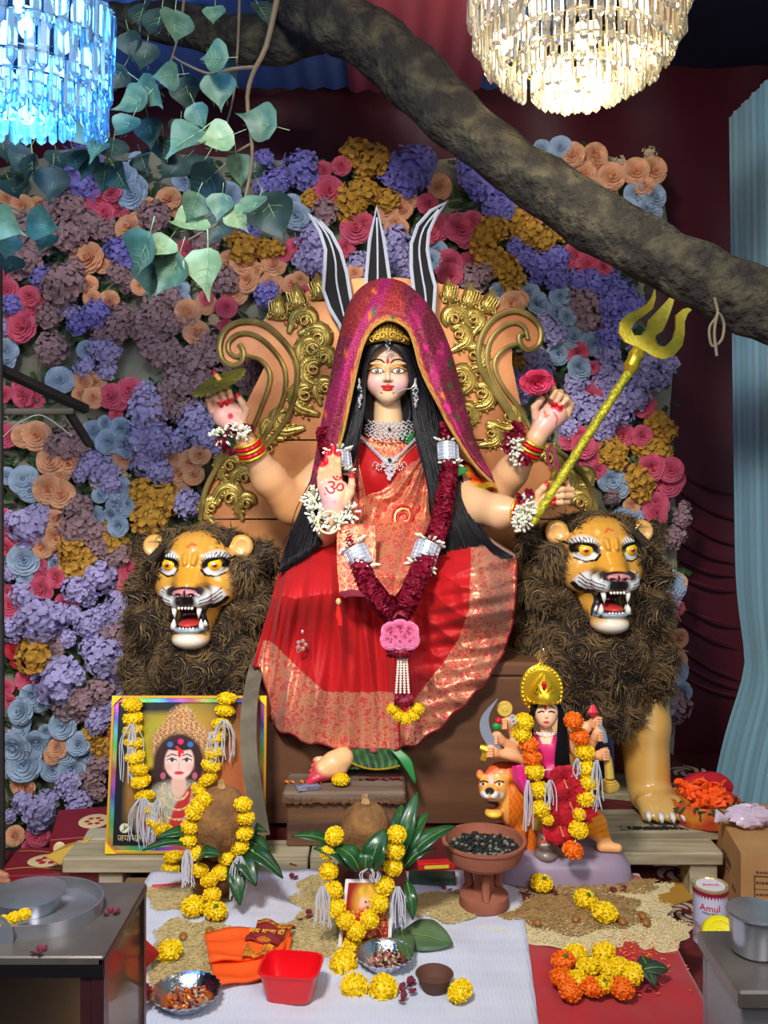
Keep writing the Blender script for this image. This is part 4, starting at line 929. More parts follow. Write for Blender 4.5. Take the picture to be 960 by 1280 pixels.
for V, Q, c_ in body_parts: Va.append(V); Qa.append(Q+n0); Ca.append(c_); n0 += len(V)
Va = np.vstack(Va); Qa = np.vstack(Qa); Ca = np.vstack(Ca)
obj('body', np_mesh('body', Va, Qa, SKIN, Ca), SKIN, gd, crease=0)

from mathutils.bvhtree import BVHTree
def decal(name, me, m, c_, V, Q, parent, off=.0008):
    """lay flat lettering on a skin surface seen from the front"""
    tree_ = BVHTree.FromPolygons([tuple(v) for v in V], [tuple(int(k) for k in q) for q in Q]); me.transform(Matrix.Translation(c_) @ Matrix.Rotation(PI/2, 4, 'X'))
    for v in me.vertices:
        h_ = tree_.ray_cast(Vector((v.co.x, v.co.y-.3, v.co.z)), Vector((0, 1, 0)))
        if h_[0] is not None: v.co.y = h_[0].y-off
    me.materials.clear(); me.materials.append(m); return obj(name, me, m, parent, smooth=False)
om_me = text_mesh('\u0950', .062, 0, 'om'); Vh, Qh, _ = body_parts[5]
decal('om_sign', om_me, mat('red_sindoor', (186, 10, 36), .6), P(418, 611, 2.46)+Vector((0, 0, 0)), Vh, Qh, gd)
# ---------------------------------------------------------------- sari, blouse, veil
redsilk = mat('red_silk', (190, 8, 16), .62, sheen=.05, var=.12, vscale=12, bump=.25, bscale=160)
coral = brocade('coral_brocade', (196, 60, 52), (226, 150, 104), 34, .5)
border = brocade('gold_border_brocade', (190, 58, 60), (222, 152, 112), 26, .47)
darkred = mat('dark_red_piping', (120, 16, 26), .6)
def ell_y(px, py, cx, rx, yc, d): u = min(1, abs(px-cx)/rx); return yc-d*math.sqrt(max(0, 1-u*u))
def chest(px, py):
    y = ell_y(px, py, 487, 92, 2.80, .125)
    for c in (466, 508): y -= .035*math.exp(-((px-c)/19)**2-((py-594)/24)**2)
    return y+.02*max(0, (575-py)/30)-.0-.03*max(0, min(1, (py-625)/50))
def skirtY(px, py, u, t):
    y = 2.66-.20*min(1, t*3.2)**.8-.03*t
    y -= .105*math.exp(-((px-392)/46)**2-((py-738)/48)**2)+.105*math.exp(-((px-592)/46)**2-((py-742)/52)**2)
    y += .035*math.exp(-((px-492)/24)**2)*min(1, t*2)
    y += .06*math.exp(-((px-332)/18)**2)+.07*math.exp(-((px-645)/26)**2)
    return y
def skirtW(px, py, u, t):
    a = min(1, t*2.2)
    w_ = .017*abs(math.sin(u*46+1.5*math.sin(t*3+u*5)))+.005*math.sin(u*150+t*4)+.014*math.sin(u*31+t*2.2)+.008*math.sin(t*9+u*14)
    if u > .56: w_ = w_*.25+(.014*abs(math.sin((py-px*.22)*.085+math.sin(px*.04)*1.3))+.006*math.sin((py+px*.1)*.31+px*.03))*min(1, (u-.56)*8)+.010*math.sin((py+px*.35)*.07)
    w_ -= .035*math.exp(-((u-.52)/.022)**2)*a
    return w_*a
HEM = [(316, 832), (326, 840), (337, 880), (341, 905), (362, 918), (395, 930), (435, 937), (470, 938), (492, 937), (520, 930), (548, 910), (575, 885), (600, 860), (622, 828), (636, 795), (643, 760), (646, 705)]
WAI = [(352, 706), (356, 700), (366, 692), (380, 680), (395, 670), (410, 664), (425, 660), (445, 656), (470, 655), (495, 655), (515, 654), (535, 652), (550, 651), (562, 650), (580, 652), (600, 664), (644, 692)]
MIDS = [(333, 770), (340, 775), (350, 778), (362, 790), (385, 790), (410, 790), (435, 790), (460, 790), (483, 790), (508, 790), (530, 785), (550, 775), (572, 762), (592, 748), (610, 735), (628, 722), (645, 699)]
n, m = 330, 150
h_ = spline(HEM, n); w0 = spline(WAI, n); md = spline(MIDS, n); b = MB(); UV = []
def red_zone(u, t, px, py):
    if u < .03: return True
    if u < .515:   # left panel, border line steps down from the knee to the hem front
        lim = np.interp(px, [336, 345, 370, 405, 412, 490, 505], [800, 806, 832, 864, 864, 864, 900]); return py < lim
    lim = np.interp(py, [650, 700, 760, 800, 830, 870, 900], [588, 588, 586, 572, 552, 520, 500]); return px < lim
for j in range(m):
    t = j/(m-1)
    for i in range(n):
        u = i/(n-1)
        q = (1-t)*(1-2*t)*w0[i]+4*t*(1-t)*md[i]+t*(2*t-1)*h_[i] if t > 0 else w0[i]
        px, py = q; py += (2.2*math.sin(u*92))*(t**4)
        b.v.append(tuple(P(px, py, skirtY(px, py, u, t)+skirtW(px, py, u, t)))); UV.append((px, py))
F = [(j*n+i, (j+1)*n+i, (j+1)*n+i+1, j*n+i+1) for j in range(m-1) for i in range(n-1)]; mi = []
for j in range(m-1):
    for i in range(n-1):
        px, py = UV[j*n+i]; mi.append(0 if red_zone(i/(n-1), j/(m-1), px, py) else 1)
N0 = len(b.v); b.v += [(x, y+.006, z) for x, y, z in b.v]; E = []
for j in range(m-1): E.append((j*n, N0+j*n, N0+j*n+n, j*n+n)); E.append((j*n+n-1, j*n+2*n-1, N0+j*n+2*n-1, N0+j*n+n-1))
for i in range(n-1): k = (m-1)*n+i; E.append((k+1, k, N0+k, N0+k+1))
b.f = F+[tuple(N0+k for k in reversed(f)) for f in F]+E; b.mi = mi+mi+[0]*len(E); b.uv = [(x/200, y/200) for x, y in UV]*2
sari = obj('sari_skirt', b, [redsilk, border], gd, crease=0, label='red silk skirt with a wide coral and gold woven border')
k = (m-1)*n; obj('hem_piping', MB().tube([b.v[k+i] for i in range(0, n, 2)], .0028, 5), darkred, sari)
# silver embroidered flower on the knee and the tassel at the waist end
e = MB(); c0 = (377, 806)
for k in range(5): a = k*2*PI/5; e.ball(P(c0[0]+5*math.cos(a), c0[1]+5*math.sin(a), skirtY(377, 806, .2, .6)-.012), (.006, .003, .006), 8, 4)
e.ball(P(378, 790, 2.345), (.004, .002, .006), 6, 4); e.tube(PP([(377, 812, 2.34), (372, 816, 2.34), (370, 808, 2.34)]), .0015, 5)
obj('embroidered_flower', e, mat('silver_thread', (200, 170, 160), .35, .6), sari)
sheet('pallu_end', [(421, 655), (421, 700), (424, 741)], [(470, 655), (470, 700), (466, 738)], 24, 24, lambda px, py, u, t: 2.46-.10*t, coral, gd, thick=.006, wr=lambda px, py, u, t: .004*math.sin(u*9), label='folded coral brocade end of the sari at the waist')
b = MB(); 
for k in range(4): b.tube(SP([(424+k*2, 742+k*1.5, 2.355-.004*k), (440, 738+k*2, 2.345-.004*k), (458, 742+k, 2.345-.004*k), (470, 744, 2.35)], 10), .0035, 6, flat=.5)
obj('pallu_fold', b, mat('wine_cloth', (130, 30, 50), .6), gd)
b = MB(); b.ball(P(423, 752, 2.33), (.007, .007, .009), 8, 6, mi=1)
for k in range(16): x = 423+random.uniform(-1, 1); b.tube(PP([(x, 757, 2.33), (x+random.uniform(-2, 4), 770, 2.328), (x+random.uniform(-1, 5), 782, 2.33)]), .0015, 4)
obj('tassel', b, [mat('red_thread', (220, 40, 30), .7), mat('gold_thread_bead', (210, 180, 120), .5)], gd)
# blouse and sari drape on the chest
def ch(px, py, u, t): return chest(px, py)
sheet('blouse', [(448, 545), (444, 580), (446, 625), (444, 655)], [(535, 545), (532, 580), (534, 620), (534, 655)], 50, 50, lambda px, py, u, t: chest(px, py)-.012, redsilk, gd, thick=.006)
sheet('bodice_yoke', [(446, 548), (451, 553), (470, 566), (487, 596)], [(532, 541), (528, 551), (508, 568), (489, 598)], 40, 30, lambda px, py, u, t: chest(px, py)-.016, coral, gd, thick=.004, label='coral and gold brocade yoke of the blouse')
sheet('pallu', [(522, 572), (506, 585), (478, 612), (457, 622), (452, 660), (456, 700), (488, 744)], [(534, 575), (535, 600), (537, 640), (541, 660), (536, 690), (528, 715), (494, 746)], 60, 100,
      lambda px, py, u, t: (chest(px, py) if py < 650 else chest(px, 650)*(1-min(1, (py-650)/70))+(2.40)*min(1, (py-650)/70))-.024, coral, gd, thick=.005,
      wr=lambda px, py, u, t: .006*math.sin(u*16+t*5)+.004*math.sin(u*29+t*11)+.004*math.sin(py*.19), label='coral brocade sari drape across the chest with a paisley figure')
sheet('pleated_drape', [(438, 548), (436, 580), (438, 620), (436, 660), (430, 680)], [(450, 548), (449, 580), (457, 620), (456, 650), (466, 690)], 24, 60, lambda px, py, u, t: chest(px, py)-.024-.03*max(0, (py-640)/40), coral, gd, thick=.004, wr=lambda px, py, u, t: .004*math.sin(u*18))
# paisley worked in red and gold on the drape
b = MB(); pth = [(508, 676), (497, 668), (490, 652), (492, 638), (501, 631), (511, 633), (516, 642), (512, 652), (505, 652)]
pl = MB()
for k, (sc_, off) in enumerate(((1, 0), (.72, 3), (.45, 5))):
    cx, cy = 503, 648; q = [(cx+(x-cx)*sc_, cy+(y-cy)*sc_) for x, y in pth]
    pl.tube([P(x, y, (chest(x, min(y, 650))-.036-.0006*max(0, y-650))) for x, y in spline(q, 26)], .0028, 5, mi=k % 2, flat=.6)
obj('paisley', pl, [mat('red_thread'), mat('gold_thread', (226, 178, 110), .4, .4)], gd)
b = MB(); pts = [(449, 556), (447, 590), (449, 640)]; b.tube([P(x, y, chest(x, y)-.03) for x, y in spline(pts, 12)], .002, 5); obj('blouse_piping', b, darkred, gd)
sheet('green_lining', [(497, 541), (500, 549), (507, 553)], [(518, 541), (517, 546), (511, 555)], 10, 8, lambda px, py, u, t: chest(px, py)-.026, mat('green_satin', (26, 120, 50), .4), gd)
# right sleeve (viewer-right) red and gold with gold cuff
b = MB(); a0, a1 = A(566, 596, 2.755), A(598, 628, 2.685); b.tube([a0.lerp(a1, t) for t in np.linspace(0, 1, 12)], [.062+.003*math.sin(t*9) for t in np.linspace(0, 1, 12)], 28)
obj('sleeve', b, mat('red_gold_sleeve', (214, 30, 24), .45, c2=(226, 150, 30), vscale=26), gd)
b = MB(); 
for k in range(4): t = .93+.045*k; c_ = a0.lerp(a1, t); d = (a1-a0).normalized(); u_ = d.orthogonal().normalized(); v_ = d.cross(u_); b.tube([c_+u_*math.cos(q)*.064+v_*math.sin(q)*.064 for q in np.linspace(0, 2*PI, 29)[:-1]], .004, 6, closed=True)
obj('sleeve_cuff', b, GOLDB, gd)
sheet('green_ribbon', [(556, 604), (572, 596), (583, 590)], [(566, 575), (576, 580), (586, 588)], 8, 8, lambda px, py, u, t: 2.62, mat('green_satin'), gd)
# ---------------------------------------------------------------- hair
hairm = mat('black_hair', (22, 20, 24), .42, bump=.3, bscale=120); hairm.node_tree.nodes['Principled BSDF'].inputs['Specular IOR Level'].default_value = .35
hr = MB()
def lock(A_, B_, f, jit=1, r=.0022, m=26):
    pa = spline(A_, m); pb = spline(B_, m); ph = random.uniform(0, 6); am = random.uniform(.5, 1.8)*jit
    pts = []
    for i in range(m):
        t = i/(m-1); q = pa[i]*(1-f)+pb[i]*f; x = q[0]+am*math.sin(t*9+ph)*t*1.6; y = q[1]+random.uniform(-.4, .4); Y = q[2]+.006*math.sin(t*13+ph*2)*t-.028*math.sin(PI*f)*(t*.7+.3)
        pts.append(P(x, y, Y))
    hr.tube(pts, [r*(1.15-.85*(i/(m-1))**3) for i in range(m)], 4)
LI = [(484.5, 427, 2.605), (470, 436, 2.60), (460, 452, 2.608), (456, 475, 2.615), (456, 500, 2.615), (452, 530, 2.60), (445, 565, 2.60), (432, 600, 2.62), (412, 645, 2.58), (404, 680, 2.55)]
LO = [(484, 421, 2.63), (456, 428, 2.66), (444, 450, 2.69), (436, 480, 2.71), (424, 515, 2.71), (408, 560, 2.70), (392, 600, 2.68), (375, 640, 2.64), (360, 680, 2.58), (350, 715, 2.52)]
RI = [(484.5, 427, 2.605), (498, 436, 2.60), (508, 452, 2.608), (513, 475, 2.615), (515, 500, 2.615), (518, 530, 2.60), (524, 560, 2.59), (534, 600, 2.58), (541, 650, 2.56), (546, 712, 2.50)]
RO = [(485, 421, 2.63), (512, 428, 2.66), (526, 450, 2.69), (538, 480, 2.71), (550, 520, 2.71), (564, 565, 2.70), (578, 600, 2.68), (590, 640, 2.64), (612, 676, 2.58), (642, 696, 2.50)]
for k in range(420): lock(LI, LO, random.random()**.9); 
for k in range(420): lock(RI, RO, random.random()**.9)
for k in range(60): lock(RI, [(x+random.uniform(-2, 6), y+random.uniform(0, 10), Y) for x, y, Y in RO], random.uniform(.4, 1), 2.5); lock(LI, [(x-random.uniform(-2, 5), y+random.uniform(0, 8), Y) for x, y, Y in LO], random.uniform(.4, 1), 2.5)
hair = obj('hair', hr, hairm, gd, crease=0)
def under(name, Lr, Rr):
    return sheet(name, [(x, y) for x, y, _ in Lr], [(x, y) for x, y, _ in Rr], 14, 40, lambda px, py, u, t: np.interp(t, np.linspace(0, 1, len(Lr)), [a[2]*(1-u)+c_[2]*u for a, c_ in zip(Lr, Rr)])+.012-.028*math.sin(PI*u), hairm, hair, thick=.01)
under('hair_underlayer', LO, LI); under('hair_underlayer', RI, RO)
HC = Field((440, -30, -530), (528, 70, -410), 1.0); HC.ell((484.5, 18, -452), (33, 37, 33), 4); HC.cone((484.5, 24, -470), (484.5, 26, -520), 33, 36, 6); HC.ell((484.5, -36, -478), (29, 42, 46), 3, cut=True); HC.ell((484.5, -20, -512), (40, 36, 34), 3, cut=True)
V, Q = HC.mesh(); V = np.stack([(V[:, 0]-480)*s, Y0+V[:, 1]*s, CZ-(-V[:, 2]-HY)*s], 1); obj('hair_cap', np_mesh('hair_cap', V, Q, hairm), hairm, hair, crease=0)
# ---------------------------------------------------------------- veil
Fp = [(388, 628), (402, 604), (416, 578), (427, 548), (436, 508), (444, 470), (450, 444), (457, 424), (466, 410), (478, 402), (487, 400), (500, 404), (511, 414), (518, 432), (524, 455), (534, 480), (548, 506), (560, 530), (576, 556), (594, 582), (618, 606)]
Mp = [(388, 612), (400, 580), (408, 548), (417, 510), (424, 470), (430, 436), (438, 408), (448, 388), (462, 376), (476, 371), (487, 370), (503, 374), (518, 386), (530, 406), (540, 432), (550, 462), (560, 492), (571, 520), (584, 548), (600, 572), (616, 592)]
Op = [(386, 606), (393, 575), (399, 540), (407, 500), (415, 458), (424, 418), (433, 386), (446, 364), (462, 352), (476, 348), (487, 348), (503, 352), (520, 364), (538, 384), (554, 412), (566, 445), (575, 480), (583, 512), (592, 542), (602, 568), (613, 590)]
n = 130; fs_ = spline(Fp, n); ms_ = spline(Mp, n); os_ = spline(Op, n); m = 34; b = MB(); UV = []; cols = []
Rv = random.Random(5); leaves_ = [(Rv.uniform(390, 600), Rv.uniform(350, 600), Rv.choice([(240, 110, 20), (20, 110, 50), (225, 20, 130), (240, 120, 30), (18, 96, 48)]), Rv.uniform(0, 3.1)) for _ in range(75)]
for j in range(m):
    t = j/(m-1)
    for i in range(n):
        u = i/(n-1); top = math.sin(PI*u)
        if t < .75: q = t/.75; p_ = (1-q)*(1-2*q)*fs_[i]+4*q*(1-q)*(.5*ms_[i]+.25*fs_[i]+.25*os_[i])+q*(2*q-1)*os_[i]; Y = (2.60-.025*top)*(1-q)+2.745*q-.055*math.sin(PI*q)
        else: q = (t-.75)/.25; c_ = np.array([486, 480]); p_ = os_[i]+(c_-os_[i])*.10*q*q; Y = 2.745+.12*q
        px, py = p_; Y += (.006*math.sin(t*22+u*14)+.004*math.sin(u*60+t*8))*(1-top*.4)
        b.v.append(tuple(P(px, py, Y))); UV.append((px, py))
        side = (u > .5)
        base = np.array([128, 22, 66]) if not (px < 505 and py < 420) else np.array([158, 34, 46])
        if (math.sin(px*.11+py*.05) > .55): base = np.array([168, 14, 96])
        c_ = lin(base)
        if t < .075: c_ = lin((206, 140, 62)) if (i//2+j) % 2 else lin((176, 70, 60))
        elif t < .11: c_ = lin((150, 40, 50))
        for lx, ly, lc, la in leaves_:
            dx, dy = px-lx, py-ly
            if abs(dx) < 8 and abs(dy) < 8:
                a_ = dx*math.cos(la)+dy*math.sin(la); b_ = -dx*math.sin(la)+dy*math.cos(la)
                if (a_/5.2)**2+(b_/2.4)**2 < 1: c_ = lin(lc)
        cols.append(tuple(c_))
b.f = [(j*n+i, (j+1)*n+i, (j+1)*n+i+1, j*n+i+1) for j in range(m-1) for i in range(n-1)]; b.mi = [0]*len(b.f); b.c = cols; b.uv = [(x/200, y/200) for x, y in UV]
vm = mat('veil_cloth', vcol=True, rough=.7, sheen=0, bump=.5, bscale=140)
# thin gold thread web woven into the veil
nt = vm.node_tree; vo = nt.nodes.new('ShaderNodeTexVoronoi'); vo.feature = 'DISTANCE_TO_EDGE'; vo.inputs['Scale'].default_value = 38; tc = nt.nodes.new('ShaderNodeTexCoord'); nt.links.new(tc.outputs['UV'], vo.inputs['Vector'])
cr = nt.nodes.new('ShaderNodeValToRGB'); cr.color_ramp.elements[0].position = .015; cr.color_ramp.elements[1].position = .05; cr.color_ramp.elements[0].color = (.6, .6, .6, 1); cr.color_ramp.elements[1].color = (0, 0, 0, 1); nt.links.new(vo.outputs['Distance'], cr.inputs[0])
mx = nt.nodes.new('ShaderNodeMix'); mx.data_type = 'RGBA'; mx.inputs['B'].default_value = rgb(196, 112, 84); bs = nt.nodes['Principled BSDF']; nt.links.new(cr.outputs[0], mx.inputs['Factor'])
vc = [q for q in nt.nodes if q.type == 'VERTEX_COLOR'][0]; nt.links.new(vc.outputs[0], mx.inputs['A']); nt.links.new(mx.outputs['Result'], bs.inputs['Base Color'])
veil = obj('veil', b, vm, gd, crease=0, label='magenta and orange embroidered veil with a gold edge')
sm = veil.modifiers.new('thickness', 'SOLIDIFY'); sm.thickness = .003; sm.offset = 1
b = MB(); b.tube([Vector(v) for v in [P(x, y, 2.60-.025*math.sin(PI*i/(n-1))-.002) for i, (x, y) in enumerate(fs_)]], .004, 6, flat=.7); obj('gold_trim', b, mat('gold_braid', (196, 148, 70), .45, .5, bump=.6, bscale=300), veil)
# ---------------------------------------------------------------- crown and jewellery
cw = MB()
for k in range(13):
    u = (k-6)/6; x = 484.5+24*u; y = 429-6*(1-u*u)-3; hgt = 4+12*(1-u*u)
    cw.tube(PP([(x, y+4, 2.585+.03*u*u), (x+u*2, y-hgt*.6, 2.583+.03*u*u), (x+u*1, y-hgt, 2.592+.03*u*u)]), [.0045, .006, .0012], 6, flat=.6)
cw.tube(PP([(484.5+26*u, 430-6*(1-u*u), 2.582+.035*u*u) for u in np.linspace(-1, 1, 21)]), .005, 6)
curl(cw, 0, 0, 0, 0, 0, 0) if False else None
for sx in (-1, 1):
    for k in range(3):
        c_ = P(484.5+sx*(6+k*6.5), 419+k*2.6, 2.578+.008*k); cw.tube([c_+Vector((math.cos(a)*r_, 0, math.sin(a)*r_)) for a, r_ in zip(np.linspace(0, 8, 14), np.linspace(.011, .002, 14))], .002, 5)
obj('crown', cw, GOLD, gd)
def beads(name, pts, r, m=BEAD, par=gd, lab=None, gems=()):
    b = MB()
    for p_ in pts: b.ball(p_, r*random.uniform(.85, 1.1), 6, 4)
    for p_, rr, mi_ in gems: b.ball(p_, rr, 8, 6, mi=1)
    return obj(name, b, [m, mat('green_gem', (10, 60, 40), .1)], par, label=lab)
pts = []
for row in range(5):
    for k in range(30):
        u = k/29*2-1; pts.append(P(486.5+30*u+(row % 2)*.9, 526+row*4.2+3.5*(1-u*u)+1.3*math.sin(k*2.1+row), 2.735-.082*math.sqrt(max(0, 1-u*u*.95))-.004*row))
for k in range(9): u = (k-4)/4; pts.append(P(486.5+22*u, 548+3*(1-abs(u)), 2.66+.02*abs(u)-.025))
beads('choker', pts, .0036, gems=[(P(487, 537, 2.635), .005, 1)])
pts = []
for sx in (-1, 1):
    for q in spline([(486.5+sx*36, 545), (486.5+sx*26, 556), (486.5+sx*12, 570), (486.5+sx*2, 578)], 22):
        for o in (-2.2, 0, 2.2): pts.append(P(q[0]+o*sx*.5, q[1]-o, chest(*q)-.028))
for r_ in range(8):
    w_ = [5, 8, 9, 8, 6.5, 5, 3.5, 1.5][r_]
    for k in range(-3, 4): pts.append(P(487+w_*k/3+random.uniform(-.9, .9), 573+r_*3.6+random.uniform(-1.4, 1.4), chest(487, 573+r_*3.6)-.032))
beads('necklace', pts, .0038, gems=[(P(487, 575, chest(487, 575)-.04), .006, 1)])
b = MB()
for sx in (-1, 1):
    cx, cy = 487+sx*13, 584
    for k in range(7): a = k*2*PI/7; c_ = P(cx+3.6*math.cos(a), cy+3.6*math.sin(a), chest(cx, cy)-.03); b.ball(c_, .0032, 6, 4)
    b.tube([P(cx+sx*t*9, cy-7*math.sin(t*3), chest(cx, cy)-.03) for t in np.linspace(0, 1, 6)], .0018, 5)
obj('embroidered_motif', b, mat('silver_thread'), gd)
for sx, ex in ((-1, 449), (1, 519.5)):
    pts = [P(ex+random.uniform(-.5, .5), 474+k*2.2, 2.60) for k in range(4)]
    for k in range(34): t = random.random(); w_ = 3.6*math.sin(PI*min(1, t*.9+.1)); pts.append(P(ex+random.uniform(-w_, w_), 482+t*27, 2.598+random.uniform(-.006, .006)))
    beads('earring', pts, .0034, gems=[(P(ex, 488, 2.59), .005, 1)])
pts = [P(484.5+random.uniform(-2, 2)*(1 if k > 3 else 2), 425+k*2.0, 2.575-.0012*k) for k in range(13)]
beads('forehead_pendant', pts, .0034, gems=[(P(484.5, 428, 2.568), .0055, 1)])
b = MB(); b.tube(SP([(519, 478, 2.60), (514, 485, 2.592), (504, 487, 2.59), (498, 490, 2.588)], 12), .0012, 5)
obj('nose_chain', b, BEAD, gd)
# bangles
def bangle_set(c0, c1, r, cols, nm='bangle'):
    c0, c1 = Vector(c0), Vector(c1); d = (c1-c0).normalized(); u_ = d.orthogonal().normalized(); v_ = d.cross(u_)
    for k, cc in enumerate(cols):
        c_ = c0.lerp(c1, k/(len(cols)-1) if len(cols) > 1 else 0); rr = r*(1+.12*k/max(1, len(cols)-1))
        obj(nm, MB().tube([c_+u_*math.cos(q)*rr+v_*math.sin(q)*rr for q in np.linspace(0, 2*PI, 33)[:-1]], .0042 if cc != 'r' else .005, 8, closed=True, flat=1), GOLDB if cc == 'g' else mat('red_glass', (212, 14, 30), .2, coat=.5), gd)
bangle_set(A(309, 552, 2.622), A(316, 568, 2.64), .034, 'grgrg'); bangle_set(A(667, 551, 2.622), A(657, 567, 2.64), .034, 'grgrg'); bangle_set(A(645, 638, 2.545), A(649, 639, 2.54), .031, 'gr')
# jasmine and rose wrist garlands
def jasmine(b, c_, r, n, mi=0, inward=Vector((0, 1, 0))):
    for k in range(n):
        d = Vector((random.gauss(0, 1), random.gauss(0, 1)-.6, random.gauss(0, 1))).normalized(); p_ = Vector(c_)+d*r*random.uniform(.3, .8)
        b.tube([p_, p_+d*r*.5, p_+d*r*.62], [.0022, .0042, .001], 5, mi=mi)
def petals(b, c_, r, n, mi=1):
    for k in range(n):
        d = Vector((random.gauss(0, 1), random.gauss(0, 1)-.8, random.gauss(0, 1))).normalized(); nn = d.orthogonal().normalized(); b.petal(Vector(c_)+d*r*.3, d, nn, r*.75, r*.8, r*.15, -r*.1, mi)
white_fl = mat('jasmine_white', (236, 238, 216), .6); rose_fl = mat('deep_rose_petal', (150, 14, 50), .6, var=.3, vscale=20)
def wrist(label, js, rs):
    b = MB()
    for x, y, Y, r in js: jasmine(b, P(x, y, Y), r, 26)
    for x, y, Y, r in rs: petals(b, P(x, y, Y), r, 22)
    return tag(obj('wrist_garland', b, [white_fl, rose_fl], smooth=False), label, 'garland')
wrist('jasmine and rose bracelet on the raised hand beside the serrated disc', [(277, 545, 2.59, .03), (296, 538, 2.58, .022), (303, 540, 2.58, .02)], [(290, 538, 2.575, .02), (276, 552, 2.575, .018), (311, 535, 2.60, .02), (283, 562, 2.60, .014), (290, 566, 2.60, .012)])
wrist('rose and jasmine bracelet on the raised hand beneath the pink rose', [(644, 551, 2.60, .024), (641, 562, 2.60, .026), (648, 573, 2.60, .022)], [(645, 535, 2.60, .022), (638, 545, 2.60, .02), (636, 558, 2.59, .022), (655, 573, 2.585, .02), (650, 540, 2.59, .018), (660, 577, 2.59, .014)])
wrist('jasmine bracelet on the hand gripping the golden trident', [(655, 630, 2.50, .03), (658, 640, 2.50, .03), (655, 650, 2.50, .026), (649, 655, 2.50, .02)], [(655, 620, 2.50, .022), (662, 617, 2.50, .014)])
wrist('thick jasmine bracelet on the open raised palm', [(394, 622, 2.53, .03), (391, 632, 2.52, .032), (397, 645, 2.51, .032), (437, 640, 2.50, .028), (431, 650, 2.49, .024), (396, 655, 2.50, .026), (420, 655, 2.47, .03), (410, 655, 2.48, .02)], [(405, 655, 2.49, .02), (430, 660, 2.50, .02)])
b = MB(); cc_ = P(411, 653, 2.45); b.tube([cc_+Vector((math.cos(a)*.029, .004*math.sin(a), math.sin(a)*.029)) for a in np.linspace(0, 2*PI, 41)[:-1]], .0034, 10, closed=True)
tag(obj('white_bangle', b, mat('ivory', (224, 210, 160), .35)), 'ivory bangle hanging from the open palm wrist', 'bangle')
b = MB(); b.tube(SP([(690, 556, 2.60), (684, 566, 2.58), (686, 580, 2.575), (692, 582, 2.575), (694, 568, 2.58), (689, 560, 2.59), (696, 575, 2.58), (697, 590, 2.58)], 30), .005, 6, flat=.5)
tag(obj('thread_tassel', b, mat('maroon_thread', (130, 40, 56), .7)), 'twisted maroon thread tied at the raised wrist under the pink rose', 'thread')

# ---------------------------------------------------------------- the rose garland
gar = thing('rose_garland', 'long deep red rose petal garland around the idol neck with silver cuffs and tassels', 'garland', P(487, 900, 2.45))
def petal_rope(name, path, r, step=.006, m=rose_fl):
    q = SP(path, 60); L = sum((q[i+1]-q[i]).length for i in range(59)); nd = int(L/step); b = MB(); b.tube(q, r*.78, 10)
    for k in range(nd):
        t = k/nd*58; i = int(t); c_ = q[i].lerp(q[i+1], t-i); d = (q[i+1]-q[i]).normalized(); u_ = d.orthogonal().normalized(); v_ = d.cross(u_)
        ph = random.uniform(0, 6)
        for e in range(9):
            a = ph+e*2*PI/9+random.uniform(-.2, .2); o = u_*math.cos(a)+v_*math.sin(a); dd = (o+d*random.uniform(-.25, .25)).normalized(); nn = (d+o*random.uniform(-.3, .3)); nn = (nn-dd*nn.dot(dd)).normalized()
            b.petal(c_+o*r*.55, dd, nn, r*.55, r*.7, r*.1, r*random.uniform(-.2, .2))
    return obj(name, b, m, gar, smooth=False)
petal_rope('rose_petal_rope', [(406, 540, 2.66), (414, 575, 2.60), (425, 640, 2.52), (443, 690, 2.44), (460, 730, 2.36), (480, 757, 2.31), (497, 772, 2.29)], .026)
petal_rope('rose_petal_rope', [(556, 535, 2.68), (561, 570, 2.63), (558, 610, 2.57), (551, 650, 2.51), (540, 680, 2.45), (526, 712, 2.38), (512, 745, 2.32), (500, 772, 2.29)], .026)
for (x, y, Y, ax, ay, L_) in ((448, 697, 2.425, 17, 34, .055), (532, 691, 2.425, -12, 34, .055), (559.5, 566, 2.63, 1, 30, .052), (424, 577, 2.56, 4, 30, .05)):
    c_ = P(x, y, Y); d = (P(x+ax, y+ay, Y-.02)-P(x, y, Y)).normalized(); M = Matrix.Translation(c_) @ d.to_track_quat('Z', 'Y').to_matrix().to_4x4(); b = MB()
    b.lathe([(.030, -L_/2), (.032, -L_/2), (.0325, 0), (.032, L_/2), (.030, L_/2)], 24, M=M)
    for z in np.linspace(-.4, .4, 5):
        b.lathe([(.0325, z*L_-.0016), (.0345, z*L_), (.0325, z*L_+.0016)], 24, M=M)
    for a in np.linspace(0, 2*PI, 13)[:-1]: b.tube([M @ Vector((math.cos(a)*.034, math.sin(a)*.034, zz)) for zz in (-L_*.45, L_*.45)], .0014, 4)
    cf = obj('silver_cuff', b, mat('silver_cuff_white', (214, 218, 228), .3, .5), gar)
    for sgn in (-1, 1):
        j = MB()
        for e in range(16):
            a = e*2*PI/16; o = Vector((math.cos(a), math.sin(a), 0)); p0 = M @ (o*.022+Vector((0, 0, sgn*L_*.62))); p1 = M @ (o*.045+Vector((0, 0, sgn*L_*(.62+random.uniform(-.12, .25)))))
            j.tube([p0, p0.lerp(p1, .7), p1], [.002, .0042, .001], 5)
        obj('jasmine_tuft', j, white_fl, gar, kind='stuff')
ros = MB()
rm_ = bloom_mesh('rose', 77)
for x, y in ((489, 790), (500, 787), (511, 790), (488, 800), (500, 800), (512, 800), (494, 795), (506, 795)):
    sc_ = .024; M = Matrix.Translation(P(x, y, 2.27)) @ Matrix.Rotation(random.uniform(0, 6), 4, 'Y') @ Matrix.Scale(sc_, 4); ros.add([M @ Vector(v) for v in rm_.v], rm_.f)
obj('pink_rose_cluster', ros, mat('petal_pendant_pink', (232, 120, 160), .6), gar, crease=0)
